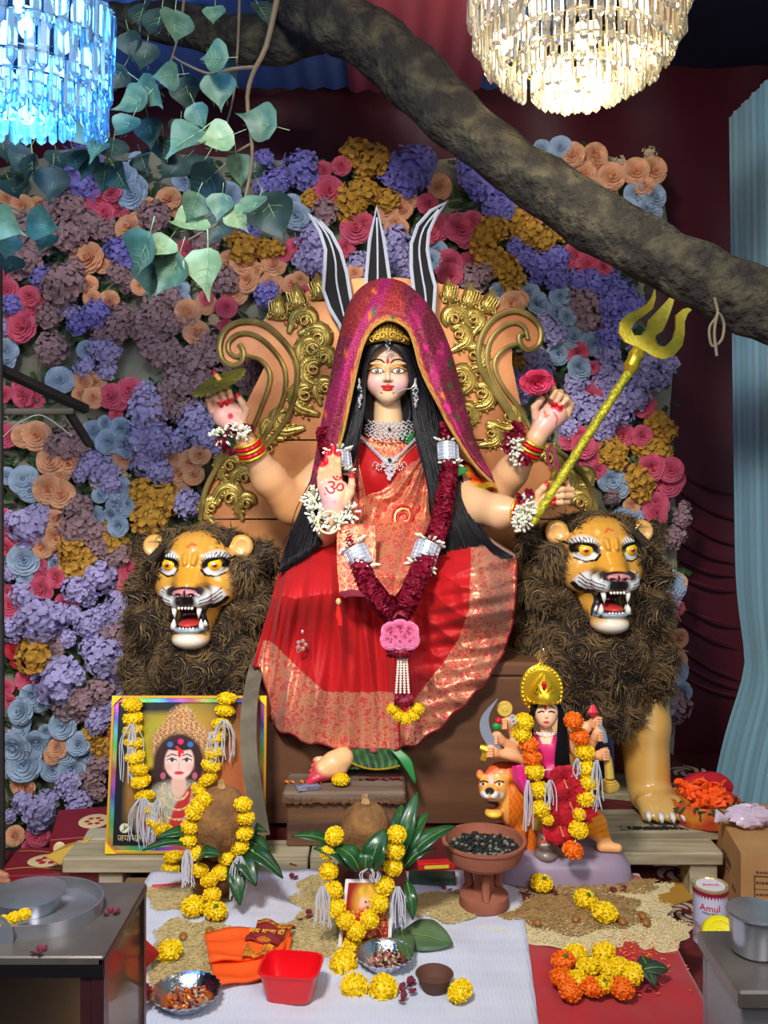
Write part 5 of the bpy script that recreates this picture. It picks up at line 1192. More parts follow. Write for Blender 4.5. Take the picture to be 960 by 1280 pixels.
petal_rope('rose_petal_rope', [(487, 812, 2.29), (500, 815, 2.28), (513, 812, 2.29)], .018)
b = MB()
for k in range(4):
    for i in range(14): b.ball(P(498+k*3.4+(i*.14)*(k-1.5), 824+i*3.2, 2.285+.002*k), .0038, 6, 4)
obj('bead_tassel', b, mat('pearl', (240, 226, 210), .2, coat=.5), gar)
petal_rope('rose_petal_rope', [(495, 873, 2.30), (505, 876, 2.295), (515, 872, 2.30)], .02)
# ================================================================ GOLDEN TRIDENT, ROSE, DISC HELD BY THE IDOL
YT = 2.50
tri = thing('golden_trident', 'golden glittering trident held upright in the lower right hand', 'trident', P(672, 640, 2.51))
pol = [(819, 360), (820, 372), (816, 386), (806, 394), (795, 402), (789, 411), (793, 419), (802, 419), (809, 411), (811, 400), (830, 380), (847, 361), (841, 382), (834, 402), (828, 414), (820, 419), (819, 426), (824, 433), (832, 433), (841, 424), (845, 410), (845, 394), (854, 386), (869, 383), (860, 392), (856, 402), (856, 418), (853, 432), (844, 443), (829, 449), (816, 445), (805, 438), (796, 434), (781, 427), (774, 416), (775, 403), (784, 393), (797, 387), (808, 381), (815, 371)]
obj('trident_head', MB().prism(pol, YT-.005, YT+.006), mat('hammered_gold', (255, 236, 90), .35, .25, bump=.6, bscale=160, c2=(236, 200, 40), vscale=30), tri, smooth=False)
b = MB(); b.tube(PP([(798, 437, YT), (795, 444, YT), (793, 449, YT), (789, 458, YT), (786, 466, YT)]), [.016, .022, .018, .022, .013], 14); obj('collar', b, GOLDB, tri)
gl = mat('gold_glitter_wrap', (224, 206, 50), .35, .4, c2=(140, 140, 30), vscale=120, bump=.8, bscale=260)
b = MB(); q = SP([(787, 464, YT), (730, 552, YT-.001), (693, 611, YT-.003), (665, 654, YT-.004)], 90); b.tube(q, [.0125+.0012*math.sin(i*.9) for i in range(90)], 12); obj('staff', b, gl, tri)
pr = bloom_mesh('rose', 5).mesh('held_rose', mat('bright_pink_petal', (240, 70, 110), .55, var=.25, vscale=2), smooth=True)
ro = thing('pink_rose', 'pink rose bloom held up by the viewer-right raised hand', 'flower', P(688, 495, 2.58))
o = link('rose_bloom', pr, ro, P(671, 478, 2.55), (.5, .1, .3), (.048, .04, .036))
obj('stem', MB().tube(SP([(673, 484, 2.57), (682, 492, 2.575), (690, 505, 2.58)], 8), .003, 6), mat('rose_stem', (70, 90, 40), .6), ro)
# serrated disc
dc = MB(); n = 44; Mx = Matrix.Translation(P(274, 478, 2.60)) @ Matrix.Rotation(math.radians(-24), 4, 'Y') @ Matrix.Rotation(math.radians(24), 4, 'X')
vs = []
for z in (-.003, .003):
    vs.append(Mx @ Vector((0, 0, z)))
    for k in range(n): r_ = .083 if k % 2 else .066; a = 2*PI*k/n; vs.append(Mx @ Vector((math.cos(a+(.09 if k % 2 else 0))*r_, math.sin(a+(.09 if k % 2 else 0))*r_, z)))
fs_ = [(0, 1+(k+1) % n, 1+k) for k in range(n)]+[(n+1, n+2+k, n+2+(k+1) % n) for k in range(n)]+[(1+k, 1+(k+1) % n, n+2+(k+1) % n, n+2+k) for k in range(n)]
dc.add(vs, fs_); 
for k in range(8): a = k*PI/4; dc.tube([Mx @ Vector((math.cos(a+t*.9)*(.02+.04*t), math.sin(a+t*.9)*(.02+.04*t), .004)) for t in np.linspace(0, 1, 5)], .003, 4)
tag(obj('serrated_disc', dc, mat('olive_gold', (140, 132, 56), .45, .35), smooth=False), 'olive gold serrated disc spinning on the raised finger at left', 'disc')

# ================================================================ LIONS
TEETH = mat('tooth_white', (240, 238, 228), .25, coat=.4)
LY = 2.62; ls = S(LY)
lh = 1.15
L_ = Field((-74, -104, -122), (74, 52, 34), lh)
L_.ell((0, 4, -8), (50, 44, 30), 8); L_.ell((0, -14, -6), (38, 32, 24), 8)
L_.cone((0, -14, -14), (0, -58, -46), 31, 17, 12); 
for sx in (-1, 1):
    L_.ell((sx*27, -14, -42), (25, 30, 30), 12); L_.ell((sx*14.5, -64, -53), (15, 15, 12.5), 7)
    L_.ell((sx*27, -37, -19), (12, 8, 8), 5); L_.ell((sx*20, -42, -8), (13, 7, 6), 5)
    L_.cone((sx*6, -50, -6), (sx*5, -56, -14), 3, 3, 4)
    L_.ell((sx*54, -10, 2), (15, 9, 15), 5); L_.ell((sx*44, 0, -4), (12, 12, 12), 5); 
L_.ell((0, -72, -46.5), (14.5, 8, 4.6), 3)
L_.cone((0, -20, -52), (0, -54, -58), 30, 18, 8)
L_.cone((0, 0, -78), (0, -40, -100), 30, 17, 10); L_.ell((0, -46, -105), (23, 25, 13), 8); L_.ell((0, -62, -92), (17, 8, 5), 4)
L_.ell((0, -70, -77), (22, 36, 13), 4, cut=True); L_.ell((0, -82, -50), (1.2, 6, 9), 1.5, cut=True)
for sx in (-1, 1): L_.ell((sx*56, -21, 3), (10, 7, 11), 2.5, cut=True); L_.ell((sx*8, -80, -49), (3.6, 4, 1.6), 1.2, cut=True)
V, Q = L_.mesh(); x, v, z = V[:, 0], V[:, 1], V[:, 2]; ax = np.abs(x); p = Paint(len(V), (222, 160, 62)); fr = v < 0
p.lay(np.clip((ax-38)/18, 0, 1)*.6*(z < 0), (226, 176, 112)); p.lay(dot(x, z, 0, -26, 15, 16, 1)*.7, (224, 150, 36)); p.lay(dot(ax, z, 56, 2, 11, 12, .4)*(v < -8)*.7, (248, 190, 120))
for k, q_ in enumerate(((0, 10, 4, 14), (9, 8, 3, 12), (18, 5, 3, 9))): p.lay(dot(ax, z, q_[0], q_[1], q_[2], q_[3], 1.2)*.16, (170, 100, 40))
p.lay(stroke(x, z, [(-5, 4), (0, 8), (5, 6)], 1.4)*.7, (210, 60, 40))
# white brow patch, lash fan, black rim, eye
p.lay(dot(ax, z, 29, -10, 13, 9.5, .5)*fr, (238, 234, 228)); 
for k in range(10):
    a = math.radians(165-k*15); p.lay(stroke(ax, z, [(28+11*math.cos(a), -17+8*math.sin(a)), (29+16*math.cos(a), -14+11.5*math.sin(a))], .6)*fr, (18, 14, 16))
p.lay(dot(ax, z, 28.5, -17, 15.5, 9.5, .2)*fr, (18, 14, 16)); p.lay(dot(ax, z, 28, -24, 12.5, 5.5, .3)*fr, (236, 232, 226)); p.lay(stroke(ax, z, [(14, -22), (19, -29), (29, -31.5), (40, -27)], 1.1)*fr, (18, 14, 16))
p.lay(stroke(ax, z, [(38, -14), (48, -9)], 1.5)*fr, (18, 14, 16))
# muzzle
p.lay(dot(ax, z, 24, -56, 17, 13, .3)*(v < -20), (240, 238, 234)); p.lay(dot(ax, z, 16, -45, 8, 7, .8)*(v < -40), (60, 44, 36)); p.lay(dot(x, z, 0, -56, 13, 11, .4)*(v < -50), (30, 24, 26))
for k in range(3): p.lay(stroke(ax, z, [(17, -63+k*3.6), (27, -61+k*4.2), (36, -55+k*5)], .7)*(v < -20), (24, 20, 22))
p.lay(stroke(ax, z, [(0, -64), (10, -66), (24, -69), (36, -63), (41, -58)], 2.6)*(v < -25), (26, 22, 24))
p.lay(dot(x, z, 0, -46, 17, 6.5, .25)*(v < -54), (24, 18, 20)); p.lay(dot(x, z, 0, -46.5, 13.5, 4.4, .3)*(v < -60), (206, 130, 132)); p.lay(stroke(x, z, [(0, -44), (0, -60)], 1.0)*(v < -60), (24, 18, 20))
for sx in (-1, 1): p.lay(dot(x, z, sx*8, -48.6, 3.8, 1.8, .4)*(v < -62), (60, 14, 20))
# lips, mouth, chin
p.lay(np.clip((26-ax)/2, 0, 1)*(z < -64)*(z > -97)*(v < -34), (44, 52, 60)); p.lay(dot(x, z, 0, -93, 22, 4.5, .6)*(v < -40), (150, 164, 176))
inside = ((x/22.4)**2+((v+70)/36.6)**2+((z+77)/13.6)**2 < 1.04); p.lay(inside*1.0, (104, 16, 22)); p.lay(inside*(v > -56)*.6, (40, 6, 10))
p.lay(dot(x, z, 0, -108, 22, 11, .5)*(v < -22), (238, 226, 204))
W = np.stack([x*ls, v*ls, z*ls], 1); headme = np_mesh('lion_head', W, Q, SKIN, p.c)
for m_ in headme.materials: pass
lionpaint = mat('glossy_lion_paint', vcol=True, rough=.22, coat=.5); headme.materials.clear(); headme.materials.append(lionpaint)
def loc(x, v, z): return Vector((x*ls, v*ls, z*ls))
eyeme = MB(); 
for sx in (1,):
    pass
def eye_mesh(sx):
    b = MB(); b.ball(loc(0, 0, 0), (9.2*ls, 6*ls, 7.6*ls), 24, 16); V = np.array(b.v)/ls; c_ = Paint(len(V), (240, 180, 20)); X = V[:, 0]+sx*1.0; Z = V[:, 2]+.5
    c_.lay(dot(X, Z, 0, 0, 8.5, 7.2, .3), (246, 200, 30)); c_.lay(dot(X, Z, 0, 0, 4.2, 3.8, .4), (226, 100, 20)); c_.lay(dot(X, Z, 0, 0, 1.9, 1.8, .4), (20, 12, 12)); c_.lay(dot(X, Z, -2.2, 2, 1.1, 1.1, .4), (255, 255, 255))
    b.c = [tuple(q) for q in c_.c]; return b.mesh('lion_eye', lionpaint)
EY = {-1: eye_mesh(-1), 1: eye_mesh(1)}
tb_ = MB()
def tooth(b, x, v, z, L, r, dn=-1): b.tube([loc(x, v, z), loc(x*.97, v-1.5, z+dn*L*.5), loc(x*.94, v-1, z+dn*L)], [r*ls, r*.75*ls, .4*ls], 8)
for sx in (-1, 1): tooth(tb_, sx*15, -66, -65, 13, 3.6); tooth(tb_, sx*17, -62, -91, 12, 4.2, 1); tooth(tb_, sx*19, -50, -89, 7, 3, 1)
for k in range(-2, 3): tooth(tb_, k*4.0, -72, -64.5, 2.6, 1.9); tooth(tb_, k*4.0, -67, -90.5, 2.4, 2.0, 1)
TE = tb_.mesh('lion_teeth', TEETH)
tg = MB(); tg.ball(loc(0, -48, -86), (14*ls, 24*ls, 4.6*ls), 20, 10); TG = tg.mesh('lion_tongue', mat('tongue_red', (206, 60, 56), .35, coat=.4))
# mane: a fleece core covered with swirled curls of hair
MC = Field((-118, -62, -262), (118, 90, 36), 3.0)
MC.ell((2, 24, -52), (86, 46, 76), 14); MC.ell((2, 18, -120), (90, 50, 80), 16); MC.ell((4, 4, -178), (80, 50, 62), 14); MC.ell((8, -12, -150), (56, 46, 46), 14); MC.ell((16, 0, -222), (46, 34, 26), 12)
MC.ell((0, 2, 2), (62, 34, 20), 8); MC.ell((0, -40, -44), (46, 46, 62), 4, cut=True)
RR = random.Random(9)
for k in range(70):
    a = RR.uniform(0, 2*PI); zz = RR.uniform(-230, 0); w_ = 84 if zz > -160 else 84-.45*(-160-zz)
    if zz > -30: w_ = 78
    c_ = (3+w_*math.cos(a), 12-48*abs(math.sin(a)) if math.sin(a) > 0 else 40, zz)
    MC.ell(c_, (RR.uniform(13, 22),)*3, 6)
MC.ell((0, -40, -40), (50, 50, 56), 6, cut=True)
for sx in (-1, 1): MC.ell((sx*56, -26, 2), (17, 22, 17), 3, cut=True)
V, Q = MC.mesh()
manem = mat('mane_fleece', (58, 46, 34), .95, var=.5, vscale=16, bump=1, bscale=70); strand1 = mat('mane_hair_dark', (52, 40, 28), .7); strand2 = mat('mane_hair_brown', (120, 94, 62), .65); strand3 = mat('mane_hair_blond', (166, 132, 80), .6)
coreme = np_mesh('mane_core', V*ls, Q, manem)
nrm = np.zeros(len(coreme.vertices)*3, dtype=np.float32); coreme.vertices.foreach_get('normal', nrm); nrm = nrm.reshape(-1, 3)
if (nrm*(V-V.mean(0))).sum() < 0: print('CORE NORMALS INWARD'); nrm = -nrm
idx = np.where((nrm[:, 1] < .35) | (V[:, 1] < 34))[0]; cl = rng.choice(idx, 120, replace=False); clp = V[cl]
clr = rng.uniform(9, 20, 120); cls = np.where(rng.rand(120) > .5, 1, -1); clt = rng.choice([0, 0, 1, 1], 120)
hb = MB(); pick = rng.choice(idx, 17500)
for q in pick:
    p0 = V[q]; nn = Vector(nrm[q])
    k = int(np.argmin(((clp-p0)**2).sum(1))); r_ = Vector(p0-clp[k]); r_ = r_-nn*r_.dot(nn); rl = max(r_.length, .5)
    if p0[2] > -12 and abs(abs(p0[0])-56) < 19 and p0[1] < 4: continue
    m = 6; pts = []; cur = Vector(p0)+nn*rng.uniform(-1, 3.5); top = p0[2] > -14
    tng = nn.cross(r_.normalized() if r_.length > .01 else Vector((1, 0, 0)))*cls[k]
    if tng.length < .1: tng = nn.orthogonal()
    dirv = tng.normalized(); st = rng.uniform(2.2, 4.6); ctr = Vector(clp[k]); down = Vector((0, 0, -1))
    if top and False: dirv = Vector((np.sign(p0[0]+.01)*1.0, -.1, -.25)).normalized()
    lift = rng.uniform(-.05, .7)
    for i in range(m):
        pts.append(cur.copy())
        if top and False: dirv = (dirv+Vector((0, 0, -.07))+Vector(rng.normal(0, .05, 3))).normalized()
        else:
            rad = ctr-cur; rad = rad-nn*rad.dot(nn); dirv = (dirv+rad.normalized()*min(.42, .7*st/max(rad.length, 6))+nn*lift*.25+down*.14+Vector(rng.normal(0, .20, 3))).normalized()
        cur = cur+dirv*st
    r0 = rng.uniform(.2, .42)*ls; mi = int(clt[k]) if rng.rand() < .6 else int(rng.choice([0, 0, 1, 1, 1, 2]))
    if top: mi = int(rng.choice([0, 1, 1]))
    hb.tube([v_*ls for v_ in pts], [r0*1.5, r0*1.5, r0*1.4, r0*1.2, r0*.9, r0*.3], 3, mi=mi, cap=False)
hairme = hb.mesh('mane_curls', [strand1, strand2, strand3])
# trunk and forelegs
BF = Field((-100, -70, -395), (130, 300, -60), 3.0)
BF.ell((5, 60, -170), (78, 80, 95), 20); BF.ell((5, 180, -210), (60, 100, 70), 20)
for sx, cx in ((-1, -60), (1, 55)):
    F_ = BF; F_.cone((cx, 25, -170), (cx+4, 5, -260), 42, 33, 14); F_.cone((cx+4, 5, -260), (cx+10, 2, -338), 32, 27, 10); F_.ell((cx+12, -22, -352), (31, 40, 17), 10)
    F_.ell((cx, 230, -330), (26, 46, 30), 8); F_.cone((cx, 230, -330), (cx, 190, -240), 26, 46, 10)
    for k in range(4): F_.cone((cx-8+k*13, -40, -348), (cx-9+k*13.4, -58-(k in (1, 2))*4, -358), 9, 7.4, 4)
V, Q = BF.mesh(); p = Paint(len(V), (220, 166, 84)); x, v, z = V[:, 0], V[:, 1], V[:, 2]
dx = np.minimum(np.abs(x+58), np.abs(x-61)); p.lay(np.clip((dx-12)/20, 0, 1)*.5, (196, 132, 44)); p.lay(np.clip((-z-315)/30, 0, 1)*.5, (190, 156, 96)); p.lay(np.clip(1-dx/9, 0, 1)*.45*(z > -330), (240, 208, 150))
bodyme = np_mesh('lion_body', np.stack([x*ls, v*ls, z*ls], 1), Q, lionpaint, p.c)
cb = MB()
for cx in (-60, 55):
    for k in range(4): cb.tube([loc(cx-9+k*13.4, -63-(k in (1, 2))*4, -353), loc(cx-9.2+k*13.6, -68-(k in (1, 2))*4, -356), loc(cx-9.4+k*13.8, -70-(k in (1, 2))*4, -361)], [4.4*ls, 3.6*ls, 1.2*ls], 8)
clawme = cb.mesh('claws', mat('claw', (220, 216, 206), .3, coat=.4))
def lion(px, py, yaw, label, flip=1):
    c_ = P(px, py, LY); base = Vector((c_.x, LY, .62)); t = thing('lion_statue', label, 'lion statue', base, 'lion statues flanking the throne')
    o = link('body', bodyme, t, c_); o.scale = (flip, 1, 1)
    zs = (c_.z-.622)/(371*ls)*1.0; o.scale = (flip, 1, zs)
    o = link('claws', clawme, t, c_); o.scale = (flip, 1, zs)
    mn = link('mane', coreme, t, c_); mn.scale = (flip, 1, 1)
    cu = bpy.data.objects.new('mane_curls', hairme); C.objects.link(cu); cu.parent = mn; cu['kind'] = 'stuff'
    hd = link('head', headme, t, c_, (0, 0, yaw))
    for sx in (-1, 1): e = bpy.data.objects.new('eye', EY[sx]); C.objects.link(e); e.parent = hd; e.location = loc(sx*28, -41.5, -17.5); e.rotation_euler = (0, 0, sx*.35)
    for nm, me in (('teeth', TE), ('tongue', TG)): e = bpy.data.objects.new(nm, me); C.objects.link(e); e.parent = hd
    return t
lion(250, 684, math.radians(-2), 'roaring lion statue with a woolly brown mane at the left, behind the framed picture', -1)
lion(746, 666, math.radians(6), 'roaring lion statue with a woolly brown mane at the right, big forepaw on the plank', 1)
# ================================================================ MARIGOLDS
def marigold_mesh(seed, n=190):
    R = random.Random(seed); b = MB(); b.ball((0, 0, 0), (.84, .84, .66), 10, 7)
    for k in range(n):
        zz = 1-2*(k+.5)/n; rr = math.sqrt(1-zz*zz); a = k*2.39996+R.uniform(-.2, .2); d = Vector((rr*math.cos(a), rr*math.sin(a), zz))
        c = Vector((d.x*.80, d.y*.80, d.z*.62)); dd = (d+Vector((R.uniform(-.5, .5), R.uniform(-.5, .5), R.uniform(-.4, .4)))).normalized(); nn = dd.orthogonal().normalized(); nn = Matrix.Rotation(R.uniform(0, 6), 3, dd) @ nn
        b.petal(c, dd, nn, .21*R.uniform(.8, 1.15), .27, .06, R.uniform(-.06, .06))
    return b
MGM = {}
for nm, c1 in (('yellow', (252, 214, 8)), ('orange', (250, 120, 8))):
    m_ = mat('marigold_'+nm, c1, .6, var=.22, vscale=3)
    for v in range(3): MGM[nm, v] = marigold_mesh(60+v).mesh('marigold', m_, smooth=False)
def mg(par, px, py, Y, r, col='yellow', flat=.8, nm='marigold', tilt=0):
    """one bloom of a string: squashed along the string"""
    s_ = r*S(Y)*1.0; return link(nm, MGM[col, random.randrange(3)], par, P(px, py, Y), (random.uniform(-.25, .25), tilt+random.uniform(-.1, .1), random.uniform(0, 6)), (s_, s_, s_*flat*1.3))
thread = mat('white_thread', (220, 215, 200), .7)
TINS = mat('tinsel_silver', (214, 216, 226), .3, .25)
def tinsel(par, px, py, Y, wpx, hpx, n=16, nm='foil_tassel'):
    b = MB()
    for k in range(n):
        x = px+random.uniform(-wpx/2, wpx/2); Y2 = Y-random.uniform(0, .012); pts = [(px+(x-px)*.25, py, Y2), (x, py+hpx*.3, Y2), (x+random.uniform(-2, 2), py+hpx*.65, Y2), (x+random.uniform(-4, 4), py+hpx*random.uniform(.85, 1.1), Y2)]
        b.tube(SP(pts, 8), .0011, 4, flat=.35)
    return obj(nm, b, TINS, par, kind='stuff')
def garland(label, pts, Yf, r, cols='yellow', tins=(), flat=.8, group=None, cat='garland'):
    a = [(q[0], q[1]) for q in pts]; t = thing('marigold_garland', label, cat, P(a[len(a)//2][0], a[len(a)//2][1], Yf(*a[len(a)//2])))
    for i, (x, y) in enumerate(a):
        x2, y2 = a[min(i+1, len(a)-1)]; x1, y1 = a[max(i-1, 0)]; tl = math.atan2(x2-x1, y2-y1)
        c_ = cols if cols in ('yellow', 'orange') else {'y': 'yellow', 'o': 'orange'}[cols[i]]
        mg(t, x, y, Yf(x, y), r*(pts[i][2] if len(pts[i]) > 2 else 1), c_, flat, tilt=-tl if abs(tl) < 1.2 else 0)
    obj('string', MB().tube([P(x, y, Yf(x, y)) for x, y in a], .0012, 5), thread, t)
    for q in tins: tinsel(t, q[0], q[1], Yf(q[0], q[1])-.02, q[2], q[3], q[4] if len(q) > 4 else 16)
    return t
g = garland('small marigold swag closing the foot of the long rose garland', [(492, 886), (498, 894), (507, 898), (516, 894), (522, 886)], lambda x, y: 2.30, 9)
# ================================================================ FRAMED PICTURE
Yb, Yt = 2.315, 2.40
TL, TR, BLc, BR = P(144, 872, Yt), P(335, 867, Yt), P(133, 1078, Yb), P(335, 1070, Yb)
BLc.z = BR.z = .6215
ux = (BR-BLc).normalized(); uy = ((TL+TR)/2-(BLc+BR)/2); Hh = uy.length; uy.normalize(); Ww = (BR-BLc).length*.985; un = ux.cross(uy).normalized()  # toward back?
if un.y < 0: un = -un
MF = Matrix((( ux.x, uy.x, -un.x, BLc.x), (ux.y, uy.y, -un.y, BLc.y), (ux.z, uy.z, -un.z, BLc.z), (0, 0, 0, 1)))
pf = thing('framed_picture', 'framed colour print of a crowned goddess in a rainbow foil frame at left', 'picture', (BLc+BR)/2)
goldf = mat('orange_gold_frame', (216, 158, 40), .4, .3); 
holo = bpy.data.materials.new('rainbow_foil'); holo.use_nodes = True; nt = holo.node_tree; bs = nt.nodes['Principled BSDF']; bs.inputs['Metallic'].default_value = .8; bs.inputs['Roughness'].default_value = .25
tc = nt.nodes.new('ShaderNodeTexCoord'); sx_ = nt.nodes.new('ShaderNodeSeparateXYZ'); nt.links.new(tc.outputs['Object'], sx_.inputs[0]); ad = nt.nodes.new('ShaderNodeMath'); ad.operation = 'ADD'; nt.links.new(sx_.outputs[0], ad.inputs[0]); nt.links.new(sx_.outputs[2], ad.inputs[1])
ml = nt.nodes.new('ShaderNodeMath'); ml.operation = 'MULTIPLY'; ml.inputs[1].default_value = 5.5; nt.links.new(ad.outputs[0], ml.inputs[0]); fc = nt.nodes.new('ShaderNodeMath'); fc.operation = 'FRACT'; nt.links.new(ml.outputs[0], fc.inputs[0])
hs = nt.nodes.new('ShaderNodeCombineColor'); hs.mode = 'HSV'; hs.inputs[1].default_value = .75; hs.inputs[2].default_value = .85; nt.links.new(fc.outputs[0], hs.inputs[0]); nt.links.new(hs.outputs[0], bs.inputs['Base Color'])
def fbox(nm, x0, x1, y0, y1, z0, z1, m, par=pf): return obj(nm, MB().box((x0, y0, z0), (x1, y1, z1), M=MF), m, par, smooth=False)
e = .006
fbox('backing', 0, Ww, 0, Hh, -.012, 0, mat('frame_back', (70, 50, 40), .8))
fbox('frame_side', 0, e, 0, Hh, 0, .012, goldf); fbox('frame_side', Ww-e, Ww, 0, Hh, 0, .012, goldf); fbox('frame_side', e, Ww-e, 0, e, 0, .012, goldf); fbox('frame_side', e, Ww-e, Hh-e, Hh, 0, .012, goldf)
b = MB()
f2 = .017
for q in (((e, e), (f2, Hh-e)), ((Ww-f2, e), (Ww-e, Hh-e)), ((f2, e), (Ww-f2, f2)), ((f2, Hh-f2), (Ww-f2, Hh-e))): fbox('foil_strip', q[0][0], q[1][0], q[0][1], q[1][1], 0, .008, holo)
for cx, cy in ((0, 0), (Ww, 0), (0, Hh), (Ww, Hh)):
    sgx = 1 if cx == 0 else -1; sgy = 1 if cy == 0 else -1; L_c = .028
    b = MB(); pts = [(cx, cy), (cx+sgx*L_c, cy), (cx, cy+sgy*L_c)]; vs = [MF @ Vector((x, y, z)) for z in (.0125, .0145) for x, y in pts]
    b.add(vs, [(0, 1, 2), (5, 4, 3), (0, 3, 4, 1), (1, 4, 5, 2), (2, 5, 3, 0)]); obj('frame_corner', b, mat('yellow_corner', (240, 200, 20), .4), pf, smooth=False)
# the print itself: a flat picture, painted on a fine grid. picture plane 0..1, y down
def portrait(nx, ny, mw, mh, x0, y0, mini=False):
    gx, gy = np.meshgrid(np.linspace(0, 1, nx), np.linspace(0, 1, ny)); X = gx.ravel(); Yv = gy.ravel(); R = np.random.RandomState(3)
    p = Paint(len(X), (34, 30, 34)); p.lay(dot(X, Yv, .2, .4, .16, .4, 1)*.6, (120, 86, 50)); p.lay(dot(X, Yv, .9, .45, .16, .5, 1)*.8, (160, 84, 44)); x = X*190; y = Yv*200      # px-like units, 190 x 200
    n1 = np.sin(x*.21+np.sin(y*.13)*2)*np.sin(y*.19+1)+.5*np.sin(x*.5+y*.37); n2 = R.rand(len(x))
    p.lay(dot(x, y, 84, 70, 62, 70, .9), (196, 168, 40)); p.lay(dot(x, y, 50, 60, 26, 40, 1)*(.5+.3*n1), (150, 160, 30)); p.lay(dot(x, y, 120, 90, 40, 60, 1)*.8, (186, 110, 60))
    p.lay(dot(x, y, 160, 120, 40, 60, 1)*.85, (170, 92, 50)); p.lay(dot(x, y, 20, 130, 26, 40, 1)*.6, (170, 120, 50)); p.lay(np.clip((Yv-.82)/.06, 0, 1)*.85, (24, 22, 28)); p.lay(np.clip((.09-X)/.05, 0, 1), (26, 26, 32)); p.lay(np.clip((.10-Yv)/.05, 0, 1)*(X < .45), (24, 24, 30))
    p.lay(dot(x, y, 84, 62, 40, 36, .25), (158, 104, 50)); p.lay(dot(x, y, 84, 44, 24, 34, .3), (176, 112, 60)); p.lay(dot(x, y, 84, 24, 8, 20, .4), (190, 120, 50))
    cr_ = dot(x, y, 84, 58, 38, 36, .2)+dot(x, y, 84, 36, 22, 32, .2)
    p.lay(np.clip(cr_, 0, 1)*(np.sin(x*.9+np.sin(y*.8)*1.5)*np.sin(y*.9) > .15)*.85, (226, 188, 120)); p.lay(np.clip(cr_, 0, 1)*(n2 > .72)*.8, (130, 50, 40)); p.lay(np.clip(cr_, 0, 1)*(n2 < .15)*.8, (236, 214, 170))
    p.lay(dot(x, y, 82, 88, 34, 44, .15), (58, 34, 30)); p.lay(dot(x, y, 52, 108, 20, 16, .4), (52, 30, 28)); p.lay(dot(x, y, 60, 118, 24, 10, .4), (48, 28, 28))
    p.lay(dot(x, y, 84, 160, 56, 48, .25), (146, 148, 130)); p.lay(dot(x, y, 84, 160, 56, 48, .25)*(n2 > .6)*.8, (206, 200, 176)); p.lay(stroke(x, y, [(108, 128), (92, 150), (80, 190)], 14, 3), (186, 48, 46)); p.lay(stroke(x, y, [(42, 160), (58, 200)], 12, 3), (170, 44, 50))
    p.lay(dot(x, y, 83, 116, 10, 18, .3), (222, 176, 156)); p.lay(dot(x, y, 83, 84, 19.5, 25, .12), (234, 196, 184)); p.lay(dot(x, y, 83, 62, 22, 7, .3), (50, 30, 26))
    for q in ((70, 60), (84, 56), (97, 60)): p.lay(dot(x, y, q[0], q[1], 4, 4, .3), (60, 110, 180) if q[0] != 84 else (220, 40, 120))
    for sx in (-1, 1):
        p.lay(stroke(x, y, [(83+sx*4, 75.5), (83+sx*10, 73.5), (83+sx*16.5, 77)], .8), (60, 34, 30)); p.lay(dot(x, y, 83+sx*10, 82, 5.5, 2.8, .25), (246, 240, 236)); p.lay(dot(x, y, 83+sx*9.6, 82, 2.6, 2.7, .3), (74, 60, 66)); p.lay(stroke(x, y, [(83+sx*4, 82), (83+sx*10, 79), (83+sx*16, 82)], .8), (50, 30, 30))
        p.lay(dot(x, y, 83+sx*21, 104, 3.6, 5, .3), (180, 90, 110)); p.lay(dot(x, y, 83+sx*15, 92, 5, 5, 1)*.4, (224, 140, 140))
    p.lay(stroke(x, y, [(83, 84), (82, 93), (84, 94)], .6), (206, 150, 136)); p.lay(dot(x, y, 83, 100, 6.5, 2.4, .3), (206, 52, 66)); p.lay(stroke(x, y, [(83, 68), (83, 76)], 2), (214, 30, 40)); p.lay(stroke(x, y, [(79, 64), (87, 71)], 2.0), (220, 40, 50))
    for k in range(3): rr_ = 13+k*9; an = np.linspace(.5, PI-.5, 12); p.lay(stroke(x, y, [(83+rr_*1.1*math.cos(a), 118+rr_*1.5*math.sin(a)) for a in an], 1.4)*(n2 > .3), (222, 200, 150))
    p.lay(stroke(x, y, [(64, 116), (56, 150), (60, 180)], 3.2)*(n2 > .35), (206, 180, 150)); p.lay(stroke(x, y, [(104, 116), (100, 150), (86, 180)], 3.2)*(n2 > .35), (206, 180, 150))
    p.lay(dot(x, y, 180, 105, 9, 34, .5)*.8, (150, 96, 60)); p.lay(dot(x, y, 180, 105, 10, 30, .5)*(n2 > .6), (214, 186, 130))
    p.lay(dot(X*190, Yv*200, 14, 176, 6.5, 6.5, .15), (220, 214, 180)); p.lay(stroke(X*190, Yv*200, [(14, 172), (14, 177), (18, 174), (11, 180)], .8), (60, 50, 50))
    V = [(x0+a*mw, y0+(1-b_)*mh, .003) for a, b_ in zip(X, Yv)]
    F = [(j*nx+i, (j+1)*nx+i, (j+1)*nx+i+1, j*nx+i+1) for j in range(ny-1) for i in range(nx-1)]
    mb = MB(); mb.v = V; mb.f = F; mb.mi = [0]*len(F); mb.c = [tuple(c_) for c_ in p.c]; return mb
PRN = mat('glossy_print', vcol=True, rough=.3, coat=.3)
mb = portrait(230, 240, Ww-2*f2, Hh-2*f2, f2, f2); mb.v = [tuple(MF @ Vector(q)) for q in mb.v]; obj('print', mb, PRN, pf, crease=0)
text_obj('lettering', 'जय माता दी', .022, mat('print_gold_text', (190, 170, 110), .5), pf, MF @ Matrix.Translation((.075, .035, .0042)))
for (px, py) in ((0, 0),): pass
yp = lambda x, y: Yb+(Yt-Yb)*(1078-y)/206.0-.028
